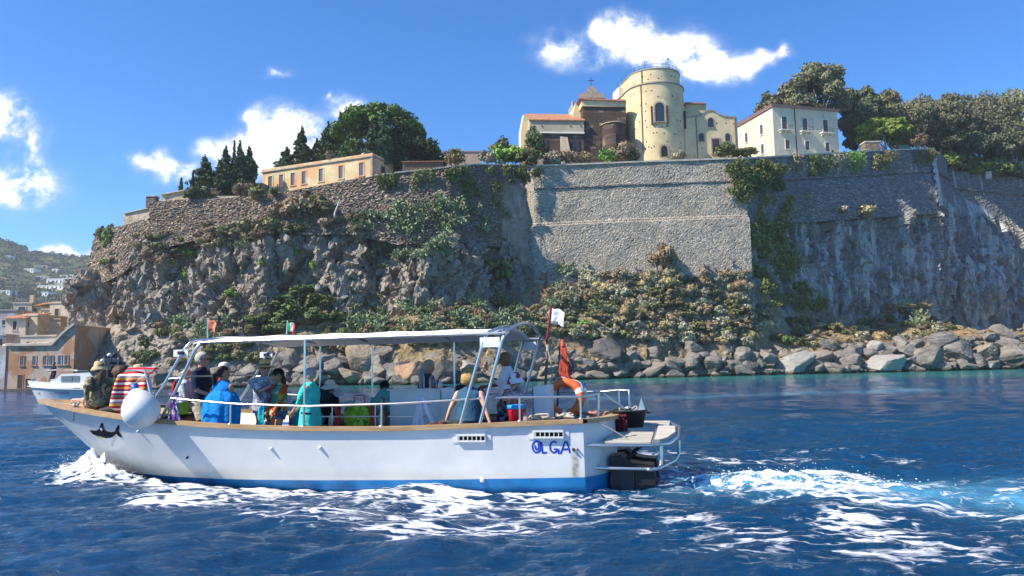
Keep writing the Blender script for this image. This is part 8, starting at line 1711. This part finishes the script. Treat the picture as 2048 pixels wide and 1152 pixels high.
    a = B('anchor', 'galvanised anchor resting in the black tub', 'anchor', c.x, -.25, 1.17); MB().tube([(.42, .05, .30), (.05, 0, .02)], [.018, .03], 6).build('shank', M_STEEL, a); MB().prism([(-.30, -.02), (-.22, .22), (-.16, .02), (.0, .0), (.02, -.05), (-.2, -.06)], -.02, .02, M=Matrix(((1, 0, 0, 0), (0, 0, 1, 0), (0, 1, 0, 0), (0, 0, 0, 1)))).build('fluke', M_STEEL, a); coil('anchor_rope', 'pale rope piled in the black tub', c.x, -.25, 1.15, 18, .014, M_ROPE, .35, 8)
    t = B('maroon_cloth', 'maroon cloth hanging over the transom beside the tub', 'cloth', -.45, .05, 1.10); drape(MB(), (0, 0, 0), .25, .42, folds=3, amp=.04).build('cloth', MATS['cloth_maroon'], t); MB().tube([(-.12, 0, 0), (.12, 0, 0)], .03, 6).build('rolled_edge', MATS['cloth_maroon'], t)
    t = B('tow_line', 'thin line from the quarter cleat to the platform', 'rope', -.05, .95, 1.12); MB().tube([(0, 0, 0), (-.3, -.05, -.14), (-.62, -.1, -.33)], .007, 5).build('strand', M_ROPE, t); MB().tube([(0, 0, -.05), (0, 0, .04)], .03, 8).build('cleat', M_STEEL, t)
    t = B('dark_folder', 'dark grey cushion on the bow beside the camouflage tunic', 'cushion', 9.05, .80, 1.22); MB().tube([(-.30, 0, .05), (0, .02, .08), (.32, 0, .05)], [.05, .085, .05], 10).build('pad', MATS['black_nylon'], t); MB().box(.1, .42, -.1, .1, .0, .05).build('grey_side', mat('grey_cloth', (.30, .31, .34), .9), t)
    t = B('pink_bag', 'crumpled pink bag under the striped towel', 'bag', 8.55, .92, 1.17); MB().tube([(-.12, 0, .06), (0, .02, .13), (.14, 0, .06)], [.05, .12, .06], 12).build('body', plain('pinkbag', (.40, .06, .12)), t); MB().tube([(-.06, 0, .2), (0, 0, .3), (.06, 0, .2)], .01, 5).build('handle', MATS['cloth_pinkbag'], t)
    t = B('white_board', 'white padded board leaning behind the lifebuoy', 'board', c.x+.86, -.72, 1.04); MB().prism([(-.05, 0), (.05, 0), (.09, .3), (.06, .52), (-.05, .52), (-.09, .3)], -.03, .03, M=XZ).build('pad', M_RUBW, t); MB().box(-.05, .05, -.035, .035, .523, .60).build('blue_edge', MATS['blue_vinyl'], t)
items()

# ------------------------------------------------------------------ sea air: one closed box of thin even haze round everything
def build_haze():
    m = bpy.data.materials.new('sea_air'); m.use_nodes = True; t = NT(m.node_tree)
    v = t.n('ShaderNodeVolumePrincipled', i={'Color': (0.86, 0.92, 1.0, 1), 'Density': HAZE, 'Anisotropy': 0.2})
    out = t.n('ShaderNodeOutputMaterial'); t.nt.links.new(v.outputs[0], out.inputs['Volume'])
    o = MB().box(-1600, 1600, -30, 1500, -3.5, 215).build('haze', m); tag(o, 'thin pale sea haze in the air', 'haze', None, 'stuff')
HAZE = 0.00022
build_haze()
